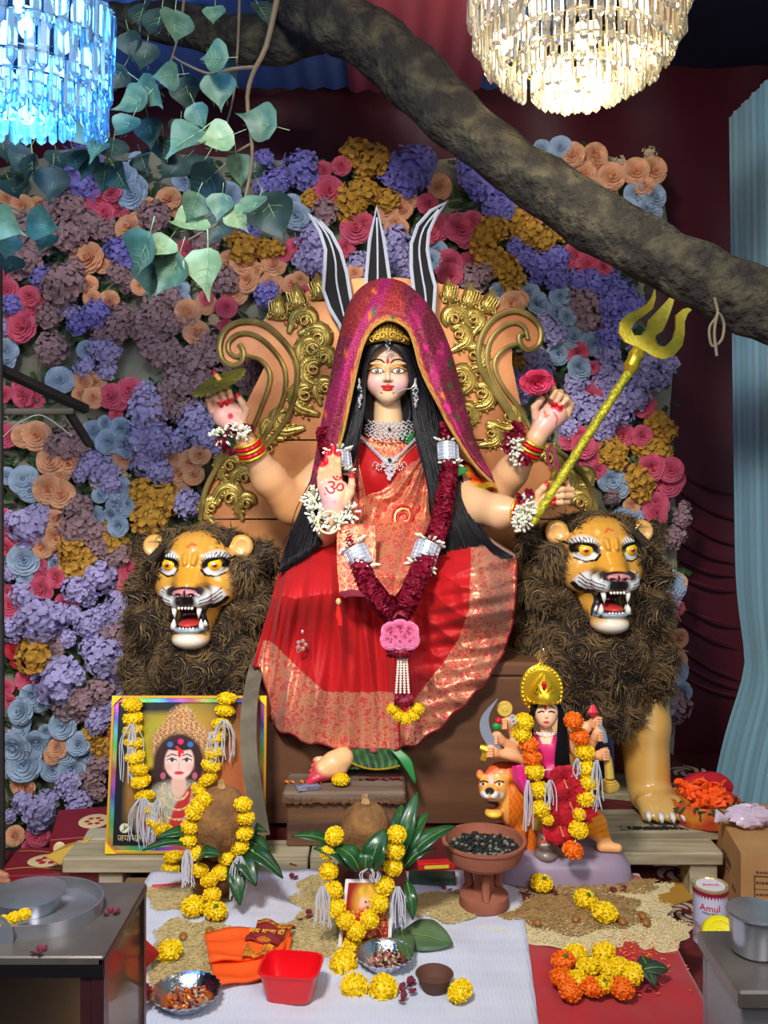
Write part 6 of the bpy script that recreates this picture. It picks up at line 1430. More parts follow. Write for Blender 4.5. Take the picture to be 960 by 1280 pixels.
garland('marigold string down the left side of the framed print', [(165, 881), (166, 897), (166, 912), (167, 928), (169, 945), (173, 961), (176, 976), (181, 995), (190, 1012), (194, 1027), (203, 1038)], yp, 13, tins=[(166, 905, 32, 70), (178, 998, 34, 58, 22), (198, 1000, 20, 40)], flat=.55)
garland('marigold string down the right side of the framed print', [(283, 873), (281, 888), (277, 905), (272, 921), (268, 940), (264, 956), (260, 974), (250, 989)], yp, 13, tins=[(280, 900, 26, 50), (262, 915, 16, 50, 8)], flat=.55)
# bent wooden strip leaning in front of the print
b = MB(); q = SP([(345, 790, 2.66), (331, 812, 2.60), (318, 845, 2.46), (311, 890, 2.30), (311, 940, 2.265), (318, 990, 2.26), (327, 1045, 2.25)], 30); vs = []
for i, c_ in enumerate(q):
    w_ = .0205; d = (q[min(i+1, 29)]-q[max(i-1, 0)]).normalized(); sd = d.cross(Vector((0, 1, 0))).normalized()
    for a, b_ in ((-1, 0), (1, 0), (1, 1), (-1, 1)): vs.append(c_+sd*a*w_+Vector((0, b_*.006, 0)))
b.add(vs, [(i*4+k, i*4+(k+1) % 4, i*4+4+(k+1) % 4, i*4+4+k) for i in range(29) for k in range(4)]+[(3, 2, 1, 0), (116, 117, 118, 119)])
tag(obj('curved_strip', b, mat('weathered_grey_wood', (118, 108, 90), .85, c2=(88, 80, 66), vscale=12, bump=.3, bscale=60)), 'weathered grey curved wooden strip leaning across the framed print', 'strip')

# ================================================================ COCONUT POTS
coir = mat('coconut_husk', (150, 106, 58), .9, c2=(104, 70, 38), vscale=25, bump=1, bscale=120)
leafM = mat('mango_leaf', (34, 84, 40), .35, c2=(20, 58, 30), vscale=10, coat=.2)
def coconut(px, py, Y, rx, ry, label, tip=.3):
    s_ = S(Y); t = thing('coconut', label, 'coconut', P(px, py+ry, Y)); b = MB(); prof = []
    for i in range(15):
        a = PI*i/14; prof.append((math.sin(a)**.85*rx*s_*(1-.14*math.cos(PI-a)*-1 if False else 1-.16*(1-math.cos(a))*0+.10*math.cos(a)*-1), -math.cos(a)*ry*s_))
    b.lathe(prof, 22, P(px, py, Y)); R = random.Random(4)
    b.v = [tuple(Vector(v)+Vector((math.sin(v[2]*60+v[0]*90), math.cos(v[2]*50), 0))*.0012) for v in b.v]
    for k in range(70):
        a = R.uniform(0, 2*PI); pts = []
        for i in range(7):
            th_ = PI*(.06+.85*i/6); pts.append(P(px, py, Y)+Vector((math.cos(a)*math.sin(th_)**.85*rx*s_*1.01, math.sin(a)*math.sin(th_)**.85*rx*s_*1.01, math.cos(th_)*ry*s_))); a += R.uniform(-.05, .05)
        b.tube(pts, .0011, 3)
    obj('husk', b, coir, t, crease=0)
    b = MB()
    for k in range(14): a = R.uniform(0, 6.28); c_ = P(px, py-ry*.93, Y); b.tube([c_+Vector((math.cos(a)*.012, math.sin(a)*.012, -.008)), c_+Vector((math.cos(a)*.006, math.sin(a)*.006, .008)), c_+Vector((R.uniform(-.008, .008), R.uniform(-.004, .004), .022))], [.0025, .002, .0006], 4)
    obj('tuft', b, mat('coir_fibre', (186, 150, 96), .9), t); return t
def mango_leaf(par, a, b_, w_, bend=.02, m=leafM, nm='leaf', fold=.25):
    a = Vector(a); b_ = Vector(b_); d = b_-a; L = d.length; d.normalize(); up = Vector((0, -.5, 1)); up = (up-d*up.dot(d)).normalized(); sd = d.cross(up); mb = MB(); n = 12
    for i in range(n):
        t = i/(n-1); c_ = a+d*L*t+up*bend*math.sin(PI*t); ww = w_*(math.sin(PI*min(1, t*.97+.02))**.75)*(1.15-.3*t)
        for q in (-1, -.5, 0, .5, 1): mb.v.append(tuple(c_+sd*q*ww+up*abs(q)*ww*fold+up*.0012*math.sin(t*20+q*3)))
    mb.f = [(i*5+j, i*5+j+1, i*5+j+6, i*5+j+5) for i in range(n-1) for j in range(4)]; mb.mi = [0]*len(mb.f)
    mb.tube([a+d*L*t+up*(bend*math.sin(PI*t)+.001) for t in np.linspace(0, .96, 8)], list(np.linspace(.0018, .0005, 8)), 4, mi=1)
    o = obj(nm, mb, [m, mat('leaf_midrib', (110, 140, 70), .5)], par, crease=0); sm_ = o.modifiers.new('t', 'SOLIDIFY'); sm_.thickness = .0008; return o
pot_red = mat('dark_clay_pot', (120, 62, 46), .6, bump=.2, bscale=60); copperpot = mat('copper_pot', (160, 100, 60), .4, .6)
def pot(px, pyb, Y, r, h, m, label):
    t = thing('kalash_pot', label, 'pot', P(px, pyb, Y)); c_ = P(px, 0, Y); c_.z = .6195
    b = MB().lathe([(0, 0), (r*.5, 0), (r*.62, h*.06), (r, h*.42), (r*.92, h*.65), (r*.55, h*.82), (r*.6, h*.92), (r*.78, h), (r*.72, h*1.0), (r*.5, h*.9), (r*.46, h*.8), (0, h*.78)], 32, c_); obj('pot_body', b, m, t); return t
Ya = 2.10; pot(268, 1122, Ya, .062, .115, copperpot, 'small copper pot under the left coconut, half hidden by marigolds')
coconut(277, 1030, 2.07, 34, 46, 'upright brown coconut on the left pot beside the framed print')
lf = thing('leaf_spray', 'dark green mango leaves tucked round the left coconut pot', 'leaves', P(268, 1080, 2.10))
for a, b_, w_ in (((250, 1050, 2.07), (196, 1048, 2.02), 9), ((252, 1058, 2.05), (178, 1063, 2.0), 8), ((300, 1052, 2.09), (340, 1075, 2.04), 13), ((300, 1060, 2.06), (354, 1098, 2.0), 11), ((296, 1066, 2.05), (320, 1108, 1.98), 13), ((292, 1072, 2.05), (300, 1132, 1.98), 11), ((246, 1078, 2.02), (278, 1070, 2.0), 10), ((318, 1046, 2.1), (334, 1040, 2.1), 8)):
    mango_leaf(lf, P(*a), P(*b_), w_*S(2.05))
garland('marigold string draped round the left coconut and hanging over its pot', [(256, 1000), (250, 1006), (243, 1015), (238, 1033), (236, 1049), (246, 1066), (250, 1088), (262, 1100), (265, 1118), (276, 1090), (284, 1072), (300, 1058), (305, 1041), (307, 1022), (304, 1005)],
        lambda x, y: 2.035-.0006*max(0, y-1060), 12, tins=[(234, 1062, 14, 44, 18), (300, 1070, 24, 52, 12)], flat=.7)
garland('short marigold string on the plank at the left of the coconut pot', [(216, 1071), (213, 1086)], lambda x, y: 2.24, 12, flat=.6)
Yk = 2.0; pot(462, 1150, Yk, .085, .15, pot_red, 'dark clay pot under the middle coconut behind the little picture card')
coconut(457, 1043, 2.0, 31, 40, 'pale brown coconut on the middle pot in front of the footstool')
lf = thing('leaf_spray', 'broad dark green leaves fanned round the middle coconut pot', 'leaves', P(460, 1085, 1.95))
for a, b_, w_ in (((425, 1066, 1.95), (364, 1045, 1.92), 9), ((445, 1088, 1.90), (392, 1060, 1.90), 12), ((450, 1090, 1.88), (418, 1058, 1.90), 13), ((457, 1090, 1.87), (462, 1056, 1.89), 10), ((464, 1092, 1.87), (482, 1036, 1.89), 15), ((500, 1075, 1.95), (522, 990, 2.0), 11), ((502, 1078, 1.94), (536, 1015, 2.0), 10), ((504, 1080, 1.93), (570, 1032, 1.97), 11), ((498, 1070, 1.96), (502, 1005, 2.02), 12), ((505, 1085, 1.92), (545, 1060, 1.95), 9), ((508, 1100, 1.92), (516, 1150, 1.88), 8)):
    mango_leaf(lf, P(*a), P(*b_), w_*S(1.93))
# small framed card leaning on the pot
pc = thing('picture_card', 'small white-edged devotional card leaning on the middle pot', 'picture', P(456, 1182, 1.86))
def quadm(A0, B0, C0, D0, off):
    return [Vector(A0)*(1-off)+Vector(C0)*off if False else None]
cA, cB, cC, cD = P(422, 1186, 1.862), P(489, 1184, 1.862), P(492, 1099, 1.895), P(432, 1099, 1.895)
b = MB(); nrm_ = (cB-cA).cross(cD-cA).normalized(); nrm_ = nrm_ if nrm_.y < 0 else -nrm_
b.add([cA, cB, cC, cD]+[q-nrm_*.003 for q in (cA, cB, cC, cD)], [(0, 1, 2, 3), (7, 6, 5, 4), (0, 4, 5, 1), (1, 5, 6, 2), (2, 6, 7, 3), (3, 7, 4, 0)]); obj('white_border', b, mat('white_card', (226, 222, 216), .5), pc, smooth=False)
gx = 44; gy = 60; b = MB(); cols = []
xx, yy = np.meshgrid(np.linspace(.07, .93, gx), np.linspace(.05, .95, gy)); X = xx.ravel(); Yv = yy.ravel(); p = Paint(len(X), (150, 30, 30)); R = np.random.RandomState(8); r1 = R.rand(len(X))
p.lay(dot(X, Yv, .5, .32, .3, .3, .5), (214, 150, 50)); p.lay(dot(X, Yv, .5, .34, .17, .17, .3), (232, 186, 160)); p.lay(dot(X, Yv, .5, .18, .2, .1, .4), (226, 180, 60)); p.lay(dot(X, Yv, .5, .62, .3, .2, .4), (196, 30, 40)); p.lay((r1 > .75)*(Yv > .45)*(Yv < .85), (226, 180, 70)); p.lay((Yv > .86), (90, 30, 30)); p.lay(dot(X, Yv, .46, .33, .02, .015), (40, 20, 20)); p.lay(dot(X, Yv, .54, .33, .02, .015), (40, 20, 20)); p.lay(dot(X, Yv, .5, .41, .03, .012), (190, 30, 40))
for u, v in zip(X, Yv): b.v.append(tuple((cD*(1-u)+cC*u)*(1-v)+(cA*(1-u)+cB*u)*v+nrm_*.0012))
b.f = [(j*gx+i, (j+1)*gx+i, (j+1)*gx+i+1, j*gx+i+1) for j in range(gy-1) for i in range(gx-1)]; b.mi = [0]*len(b.f); b.c = [tuple(q) for q in p.c]; obj('print', b, PRN, pc, crease=0)
garland('long marigold string looped over the middle coconut and the little card', [(418, 1045), (410, 1066, .8), (411, 1089), (417, 1113), (421, 1135), (432, 1151), (445, 1164), (462, 1149), (474, 1129), (481, 1107), (491, 1084), (494, 1063), (496, 1043)], lambda x, y: 1.895-.0006*max(0, y-1080), 12.6, tins=[(403, 1108, 22, 50, 14), (497, 1108, 18, 50, 12), (462, 1086, 26, 18, 8)], flat=.85)
garland('end of a marigold string lying in front of the little card', [(441, 1184), (429, 1205, 1.25), (443, 1234, 1.25), (479, 1236, 1.3)], lambda x, y: T(x, y+4).y, 14.5, flat=.85)
# ================================================================ BURNER, BOWLS AND OTHER THINGS ON THE TABLE
def on(px, py, z=.619): return T(px, py, z)
c_ = on(605, 1131); c_.z = .6195
dh = thing('clay_burner', 'tall terracotta incense burner with ashes beside the small idol', 'burner', c_)
b = MB().lathe([(0, 0), (.054, 0), (.056, .006), (.054, .03), (.040, .036), (.024, .045), (.020, .075), (.026, .098), (.060, .112), (.082, .130), (.088, .150), (.090, .166), (.094, .170), (.094, .176), (.086, .176), (.084, .160), (.078, .142), (.05, .135), (0, .134)], 44, c_); b.v = [(x, y, c_.z+(z-c_.z)*.83) for x, y, z in b.v]; obj('burner_body', b, CLAY, dh)
b = MB()
for k in range(3): a = -PI/2+k*2*PI/3; b.tube([c_+Vector((math.cos(a)*r_, math.sin(a)*r_, z)) for r_, z in ((.024, .10), (.040, .085), (.036, .05), (.046, .03))], [.006, .010, .010, .007], 8)
b.v = [(x, y, c_.z+(z-c_.z)*.83) for x, y, z in b.v]; obj('strut', b, CLAY, dh, kind='stuff')
b = MB(); b.lathe([(0, .150), (.05, .151), (.080, .152)], 30, c_)
for k in range(260): a = random.uniform(0, 6.28); r_ = .078*math.sqrt(random.random()); b.ball(c_+Vector((math.cos(a)*r_, math.sin(a)*r_, .152+.006*random.random())), random.uniform(.002, .006), 5, 4, mi=random.choice([0, 0, 0, 1]))
b.v = [(x, y, c_.z+(z-c_.z)*.83) for x, y, z in b.v]; obj('ashes', b, [mat('black_ash', (34, 36, 34), .9), mat('grey_ash', (120, 116, 96), .95)], dh, kind='stuff', smooth=False)
def foil_bowl(px, py, r, label, contents):
    c_ = on(px, py); c_.z = .620; t = thing('foil_bowl', label, 'bowl', c_); b = MB(); n = 48; prof = [(0, .002), (.6*r, .002), (.72*r, .006), (.9*r, .018), (r, .023), (1.04*r, .024), (1.0*r, .021), (.88*r, .015), (.70*r, .002), (.58*r, 0), (0, 0)]
    b.lathe(prof, n, c_); b.v = [tuple(c_+Vector(((v[0]-c_.x)*(1+.035*math.cos((i % n)*PI)*(1 if i//n in (3, 4, 5, 6, 7) else 0)), (v[1]-c_.y)*(1+.035*math.cos((i % n)*PI)*(1 if i//n in (3, 4, 5, 6, 7) else 0)), v[2]-c_.z))) for i, v in enumerate(b.v)]
    obj('dish', b, SILV, t); b = MB()
    for k in range(170):
        a = random.uniform(0, 6.28); q = .55*r*math.sqrt(random.random()); d = Vector((random.uniform(-1, 1), random.uniform(-1, 1), random.uniform(-.3, .6))).normalized(); nn = d.orthogonal()
        b.petal(c_+Vector((math.cos(a)*q, math.sin(a)*q, .005+.008*random.random())), d, nn, .010, .006, .001, -.001, mi=random.choice([0, 0, 1, 2]))
    obj('contents', b, contents, t, kind='stuff', smooth=False); return t
mo = MATS['marigold_orange']; my = MATS['marigold_yellow']; dp = mat('dark_rose_petal', (104, 16, 40), .6); rice = mat('rice_grain', (222, 204, 160), .6)
foil_bowl(233, 1254, .060, 'crumpled foil bowl with orange petals beside the orange cloth', [mo, dp, rice])
foil_bowl(481, 1206, .055, 'foil bowl with rice and rose petals in front of the little card', [rice, dp, mat('pink_powder_petal', (220, 90, 120), .7)])
# red plastic tub
c_ = on(364, 1243); c_.z = .620; b = MB(); n = 44
def sq(r, z, n=44): return [(c_+Vector((math.copysign(abs(math.cos(a))**.42, math.cos(a))*r, math.copysign(abs(math.sin(a))**.42, math.sin(a))*r*.82, z))) for a in np.linspace(0, 2*PI, n+1)[:-1]]
rings = [sq(.001, 0), sq(.040, 0), sq(.043, .004), sq(.054, .052), sq(.057, .053), sq(.057, .056), sq(.053, .056), sq(.042, .007), sq(.039, .004), sq(.001, .004)]
Mr = Matrix.Translation(c_) @ Matrix.Rotation(-.12, 4, 'Z') @ Matrix.Translation(-c_)
b.add([Mr @ p_ for r_ in rings for p_ in r_], [(i*n+k, i*n+(k+1) % n, (i+1)*n+(k+1) % n, (i+1)*n+k) for i in range(len(rings)-1) for k in range(n)])
tag(obj('plastic_tub', b, mat('red_plastic', (226, 14, 26), .3, coat=.3)), 'bright red rounded plastic tub in front of the orange cloth', 'tub')
# folded orange cloth with a printed band
oc = thing('folded_cloth', 'folded orange cloth with a printed red and gold band', 'cloth', on(310, 1200))
def fold(name, corners, z, m, par, th=.006):
    b = MB(); n = 14; A_, B_, C_, D_ = [Vector((q.x, q.y, z)) for q in [T(*k) for k in corners]]
    for j in range(n):
        for i in range(n):
            u, v = i/(n-1), j/(n-1); q = (A_*(1-u)+B_*u)*(1-v)+(D_*(1-u)+C_*u)*v; q.z += .0035*math.sin(u*9+v*5)+.003*math.sin(v*13+u*3)+.003; b.v.append(tuple(q))
    N0 = n*n; b.v += [(x, y, zz-th) for x, y, zz in b.v]
    F = [(j*n+i, j*n+i+1, (j+1)*n+i+1, (j+1)*n+i) for j in range(n-1) for i in range(n-1)]; E = []
    for i in range(n-1): E += [(i, N0+i, N0+i+1, i+1), ((n-1)*n+i+1, N0+(n-1)*n+i+1, N0+(n-1)*n+i, (n-1)*n+i), (i*n+n, N0+i*n+n, N0+i*n, i*n), (i*n+n-1, N0+i*n+n-1, N0+i*n+2*n-1, i*n+2*n-1)]
    b.f = F+[tuple(N0+k for k in reversed(f)) for f in F]+E; b.mi = [0]*len(b.f); return obj(name, b, m, par, crease=0)
orc = mat('orange_cotton', (246, 88, 14), .75, bump=.3, bscale=120)
fold('lower_fold', [(268, 1241), (352, 1224), (366, 1178), (262, 1195)], .629, orc, oc); fold('upper_fold', [(262, 1216), (350, 1208), (366, 1170), (256, 1178)], .639, orc, oc)
fold('printed_band', [(302, 1214), (334, 1211), (366, 1174), (322, 1164)], .6425, mat('printed_band_cloth', (240, 150, 30), .7, c2=(120, 40, 24), vscale=160), oc, .003)
fold('printed_panel', [(306, 1194), (346, 1200), (360, 1180), (322, 1171)], .6465, mat('maroon_print', (130, 30, 34), .7), oc, .002)
c1_, c2_ = T(312, 1190, .65), T(352, 1194, .65)
tq = T(333, 1185); tq.z = .6535
M = Matrix.Translation(tq) @ Matrix.Rotation(math.radians(-8), 4, 'Z') @ Matrix.Rotation(math.radians(12), 4, 'X')
text_obj('printed_words', 'जय माता दी', .017, mat('gold_print', (246, 190, 60), .5), oc, M)
# clay saucer lamp
c_ = on(543, 1236); c_.z = .620
b = MB().lathe([(0, 0), (.022, 0), (.028, .012), (.034, .026), (.036, .028), (.033, .028), (.026, .016), (.02, .010), (0, .009)], 30, c_); tag(obj('clay_lamp', b, mat('dark_brown_clay', (92, 56, 44), .8, bump=.2)), 'small dark brown clay saucer lamp between the marigolds', 'lamp')
# single marigolds
def lone(px, py, r, label, col='yellow', stem=True, grp=None):
    c_ = T(px, py+r*.55, .62); s_ = r*S(c_.y); t = thing('marigold', label, 'flower', (c_.x, c_.y, .62), grp)
    o = link('bloom', MGM[col, random.randrange(3)], t, (c_.x, c_.y, .62+s_*.72), (random.uniform(-.6, .2), random.uniform(-.3, .3), random.uniform(0, 6)), (s_*1.05, s_*1.05, s_*.92))
    if stem: 
        o = obj('calyx', MB().ball(Vector((c_.x+.15*s_, c_.y-.45*s_, .62+s_*1.35)), (.22*s_, .22*s_, .14*s_), 7, 5), mat('calyx_green', (60, 110, 30), .6), t)
    return t
lone(212, 1191, 16, 'yellow marigold lying alone on rice near the left glass box', stem=False)
lone(575, 1241, 16, 'yellow marigold beside the clay saucer lamp', stem=False); lone(677, 1106, 14, 'yellow marigold with a green calyx in front of the small idol base')
lone(732, 1127, 15, 'yellow marigold lying on the wheat grain'); lone(756, 1143, 16, 'yellow and orange marigold beside the other one on the wheat', 'yellow', False)
hp = [(719, 1195, 'y'), (704, 1203, 'o'), (702, 1225, 'o'), (722, 1228, 'y'), (754, 1193, 'y'), (735, 1211, 'y'), (752, 1234, 'y'), (773, 1212, 'y'), (790, 1220, 'y'), (778, 1238, 'o'), (760, 1214, 'y'), (713, 1240, 'o'), (741, 1236, 'o')]
names = {'y': 'yellow marigold in the loose heap on the red cloth', 'o': 'orange marigold in the loose heap on the red cloth'}
hl = ['yellow marigold at the back left of the heap on the red cloth', 'orange marigold at the left end of the heap, farther of two', 'orange marigold at the left end of the heap, nearer the viewer', 'yellow marigold in the front left of the heap on the red cloth', 'yellow marigold topmost at the back of the heap on the red cloth',
      'yellow marigold left of the middle of the heap on the red cloth', 'yellow marigold nearest the viewer in the front of the heap', 'yellow marigold right of the middle of the heap on the red cloth', 'yellow marigold at the right end of the heap on the red cloth', 'orange marigold at the front right of the heap on the red cloth',
      'yellow marigold in the very middle of the heap on the red cloth', 'orange marigold at the front left corner of the heap', 'yellow marigold in the front row left of the nearest one']
for (x, y, k), l_ in zip(hp, hl): lone(x, y, 15, l_, {'y': 'yellow', 'o': 'orange'}[k], random.random() < .4, 'marigolds heaped on the red cloth')
lone(242, 1135, 15.5, 'yellow marigold lying at the left foot of the left coconut pot', stem=False); lone(269, 1141, 15, 'yellow marigold with green stub at the foot of the left coconut pot')
# leaves on the table
def tleaf(a, b_, w_, label, za=.63, zb=.63, m=leafM, nm='leaf', bend=.006):
    A_ = T(a[0], a[1], za); B_ = T(b_[0], b_[1], zb); o = mango_leaf(None, A_, B_, w_, bend, m, nm, .1); return tag(o, label, 'leaf')
betel = mat('betel_leaf', (88, 112, 72), .5, c2=(60, 88, 56), vscale=12)
tleaf((502, 1166), (566, 1180), .038, 'broad green betel leaf lying flat beside the foil bowl', m=betel)
tleaf((500, 1160), (512, 1200), .02, 'narrow green leaf standing at the edge of the betel leaf', .63, .64, betel)
dkl = mat('dark_folded_leaf', (40, 62, 44), .5)
tleaf((802, 1195), (818, 1232), .018, 'dark folded leaf pointing to the viewer by the marigold heap', .65, .63, dkl); tleaf((805, 1212), (836, 1212), .014, 'dark folded leaf pointing right by the marigold heap', .645, .64, dkl)
# dates / nuts
nut = mat('brown_date', (150, 96, 40), .45, coat=.2)
for i, (x, y, lab) in enumerate(((672, 1155, 'dark round nut on the rice edge of the wheat patch'), (720, 1150, 'brown date standing left of the marigold pair'), (778, 1153, 'brown date right of the marigold pair'), (803, 1146, 'larger amber date near the right edge of the wheat'), (808, 1154, 'lower amber date touching the larger one'), (262, 1165, 'amber date on the white cloth near the orange cloth'), (229, 1172, 'small brown nut on the rice at left'))):
    c_ = T(x, y, .625); c_.z = .6275; o = obj('date', MB().ball(c_, (.009, .013 if i else .01, .0075), 12, 8, M=Matrix.Rotation(random.uniform(-.6, .6), 3, 'Z')), nut); tag(o, lab, 'dried fruit')
# petals
b = MB(); 
for x, y in ((448, 1236), (500, 1236), (508, 1242), (506, 1228), (512, 1232), (494, 1244), (376, 1148), (384, 1144), (690, 1114), (698, 1118), (770, 1116), (760, 1105), (776, 1112), (745, 1100), (730, 1103), (372, 1160), (655, 1115), (560, 1112), (270, 1152), (500, 1250), (715, 1107), (800, 1236), (365, 1098), (372, 1082)):
    for k in range(2): c_ = T(x+random.uniform(-3, 3), y, .621); c_.z = .621; a = random.uniform(0, 6.28); b.petal(c_, Vector((math.cos(a), math.sin(a), .15)).normalized(), Vector((0, 0, 1)), .016, .014, .003, .004)
tag(obj('rose_petals', b, dp, kind='stuff', smooth=False), 'dark rose petals scattered over both table cloths', 'petals')
b = MB()
for k in range(190):
    x = random.gauss(790, 32); y = random.gauss(1190, 20)
    if x > 864 or x < 640: continue
    c_ = T(x, y, .621); c_.z = .6165 if x > 648 else .621; a = random.uniform(0, 6.28); b.petal(c_, Vector((math.cos(a), math.sin(a), .1)).normalized(), Vector((0, 0, 1)), .008, .003, .001, .001)
tag(obj('marigold_petals', b, mo, kind='stuff', smooth=False), 'loose orange marigold petals strewn on the red cloth', 'petals')
# grain
def grains(name, label, regions, n, m, L=.0062, zb=.6215):
    gb_ = MB(); tot = sum(q[2]*q[3] for q in regions)
    for (cx, cy, rx, ry, hh) in regions:
        for k in range(int(n*rx*ry/tot)):
            a = random.uniform(0, 6.28); r_ = math.sqrt(random.random())*(1+.10*math.sin(a*5+cx)+.07*math.sin(a*9)); x = cx+rx*r_*math.cos(a); y = cy+ry*r_*math.sin(a)
            c_ = T(x, y, zb); c_.z = zb+hh*max(0, 1-r_*r_)*random.random(); q = random.uniform(0, 6.28); d = Vector((math.cos(q), math.sin(q), random.uniform(-.25, .25)))*L*.5; sd = Vector((-math.sin(q), math.cos(q), 0))*L*.2; up = Vector((0, 0, L*.18))
            gb_.add([c_-d, c_+sd, c_+up, c_-sd, c_-up, c_+d], [(0, 1, 2), (0, 2, 3), (0, 3, 4), (0, 4, 1), (5, 2, 1), (5, 3, 2), (5, 4, 3), (5, 1, 4)])
    o = obj(name, gb_, m, crease=0, kind='stuff'); return tag(o, label, 'grain')
husk = mat('pale_grain', (208, 186, 128), .7, var=.25, vscale=80); wheat = mat('wheat_grain', (176, 140, 84), .7, var=.35, vscale=80); ricew = mat('cream_rice', (226, 206, 158), .6)
for cx, cy, rx, ry, nm in ((215, 1118, 44, 16, 'left'), (300, 1190, 0, 0, '')): pass
def mound(cx, cy, rx, ry, h, m, z0=.619):
    """low bed of grain beneath the loose ones"""
    b = MB(); n = 40; rings = 7
    for j in range(rings):
        q = 1-j/(rings-1)
        for k in range(n):
            a = 2*PI*k/n; r_ = q*(1+.10*math.sin(a*5+cx)+.07*math.sin(a*9)); c_ = T(cx+rx*r_*math.cos(a), cy+ry*r_*math.sin(a), .62); c_.z = z0+h*(1-q*q)+.0008*math.sin(k*7+j*3); b.v.append(tuple(c_))
    b.f = [(j*n+k, j*n+(k+1) % n, (j+1)*n+(k+1) % n, (j+1)*n+k) for j in range(rings-1) for k in range(n)]; b.mi = [0]*len(b.f); return b
def bed(nm, label, regs, m, n, L=.0062, h=.004, z0=.619):
    o = grains(nm, label, [(a, b_, c_, d, h+.002) for a, b_, c_, d in regs], n, m, L, z0+.0025)
    mb = MB()
    for r_ in regs: q = mound(*r_, h, m, z0); mb.add(q.v, q.f)
    obj('grain_bed', mb, mat('grain_bed_'+m.name, tuple(int(255*min(1, (c**(1/2.2)))) for c in m.node_tree.nodes['Principled BSDF'].inputs['Base Color'].default_value[:3]), .8, bump=1, bscale=320), o, crease=0); return o
bed('rice', 'pale grain spread on the white cloth round the left coconut pot', [(235, 1120, 58, 19), (245, 1185, 62, 38), (215, 1215, 30, 30)], husk, 3400)
bed('rice', 'pale grain spread on the white cloth round the middle pot', [(415, 1118, 50, 26), (400, 1170, 60, 30), (560, 1132, 52, 20)], husk, 3200)
bed('rice', 'cream rice bordering the wheat on the red cloth', [(735, 1150, 118, 36), (745, 1110, 96, 14), (825, 1165, 34, 22)], ricew, 4200, .007, z0=.6145)
bed('wheat', 'brown wheat heaped in front of the small idol on the red cloth', [(722, 1140, 86, 26), (740, 1106, 84, 12)], wheat, 3200, .0062, .007, z0=.618)
# incense packets behind the burner
pk = tag(obj('matchbox', MB().box((-.045, -.012, 0), (.045, .012, .016), bev=.001, M=Matrix.Translation(on(545, 1085)+Vector((0, 0, .012))) @ Matrix.Rotation(.1, 4, 'Z')), mat('red_box', (206, 30, 30), .5)), 'small red incense packet lying left of the clay burner', 'packet')
pk.location.z = .6195
o = obj('box_stripe', MB().box((-.03, -.0125, .004), (.03, .0128, .012), M=Matrix.Translation(on(545, 1085)) @ Matrix.Rotation(.1, 4, 'Z')), mat('yellow_stripe', (240, 220, 60), .5), pk)
b = MB().box((-.055, -.02, 0), (.055, .02, .018), bev=.002, M=Matrix.Translation(on(540, 1102)) @ Matrix.Rotation(-.05, 4, 'Z')); tag(obj('glass_strip', b, mat('dark_green_glass', (34, 60, 50), .15, coat=.5)), 'dark green glassy packet lying in front of the red incense packet', 'packet')
b = MB(); b.tube(SP([(190, 1109, T(190, 1109).y), (225, 1107, T(225, 1107).y), (262, 1108, T(262, 1108).y)], 10), .006, 8); tag(obj('red_stick', b, mat('red_wax', (206, 60, 70), .5)), 'thin red wax stick lying at the back of the white cloth', 'stick')
b = MB(); 
for k in range(9): x = 362+k*7+random.uniform(-3, 3); c_ = P(x, 981-random.uniform(0, 6), 2.40); c_.z = .766; a = random.uniform(0, 6.28); b.petal(c_, Vector((math.cos(a), math.sin(a), .2)).normalized(), Vector((0, 0, 1)), .014, .012, .003, .003)
tag(obj('petal_litter', b, mo, kind='stuff', smooth=False), 'orange petals littered on the footstool top', 'petals')
b = MB()
for k in range(14): x = 470+random.uniform(-22, 30); c_ = P(x, 970+random.uniform(-4, 6), 2.43); c_.z = .766; a = random.uniform(0, 6.28); b.petal(c_, Vector((math.cos(a), math.sin(a), .2)).normalized(), Vector((0, 0, 1)), .014, .012, .003, .003)
tag(obj('petal_litter', b, rose_fl, kind='stuff', smooth=False), 'rose petals on the right half of the footstool top', 'petals')
c_ = P(426, 972, 2.385); t = thing('marigold', 'yellow marigold resting against the idol toes on the footstool', 'flower', (c_.x, c_.y, .765)); link('bloom', MGM['yellow', 1], t, (c_.x, c_.y, .782), (0, 0, 0), (.024, .024, .019))
c_ = P(385, 985, 2.37); tag(obj('folded_note', MB().box((-.03, -.02, 0), (.03, .02, .004), M=Matrix.Translation((c_.x, c_.y, .766)) @ Matrix.Rotation(.3, 4, 'Z')), mat('banknote', (150, 150, 170), .7, c2=(90, 90, 110), vscale=40)), 'folded paper note lying by the idol toes', 'note')
sheet('green_hem', [(424, 936), (428, 952), (436, 962)], [(496, 936), (503, 950), (500, 962)], 24, 14, lambda px, py, u, t: 2.455-.02*t, mat('green_gold_cloth', (12, 48, 24), .5, c2=(40, 90, 30), vscale=60), gd, label='dark green and gold underskirt hem', wr=lambda px, py, u, t: .004*math.sin(u*26))
obj('gold_lace', MB().tube(SP([(425, 942, 2.43), (440, 954, 2.43), (462, 961, 2.43), (482, 961, 2.43), (500, 957, 2.43)], 20), .0025, 5), GOLDB, gd)
sheet('green_sash_end', [(488, 938), (500, 952), (519, 980)], [(500, 936), (514, 950), (520, 976)], 8, 14, lambda px, py, u, t: 2.43-.03*t, mat('green_satin'), gd, thick=.004, label='bright green sash end')
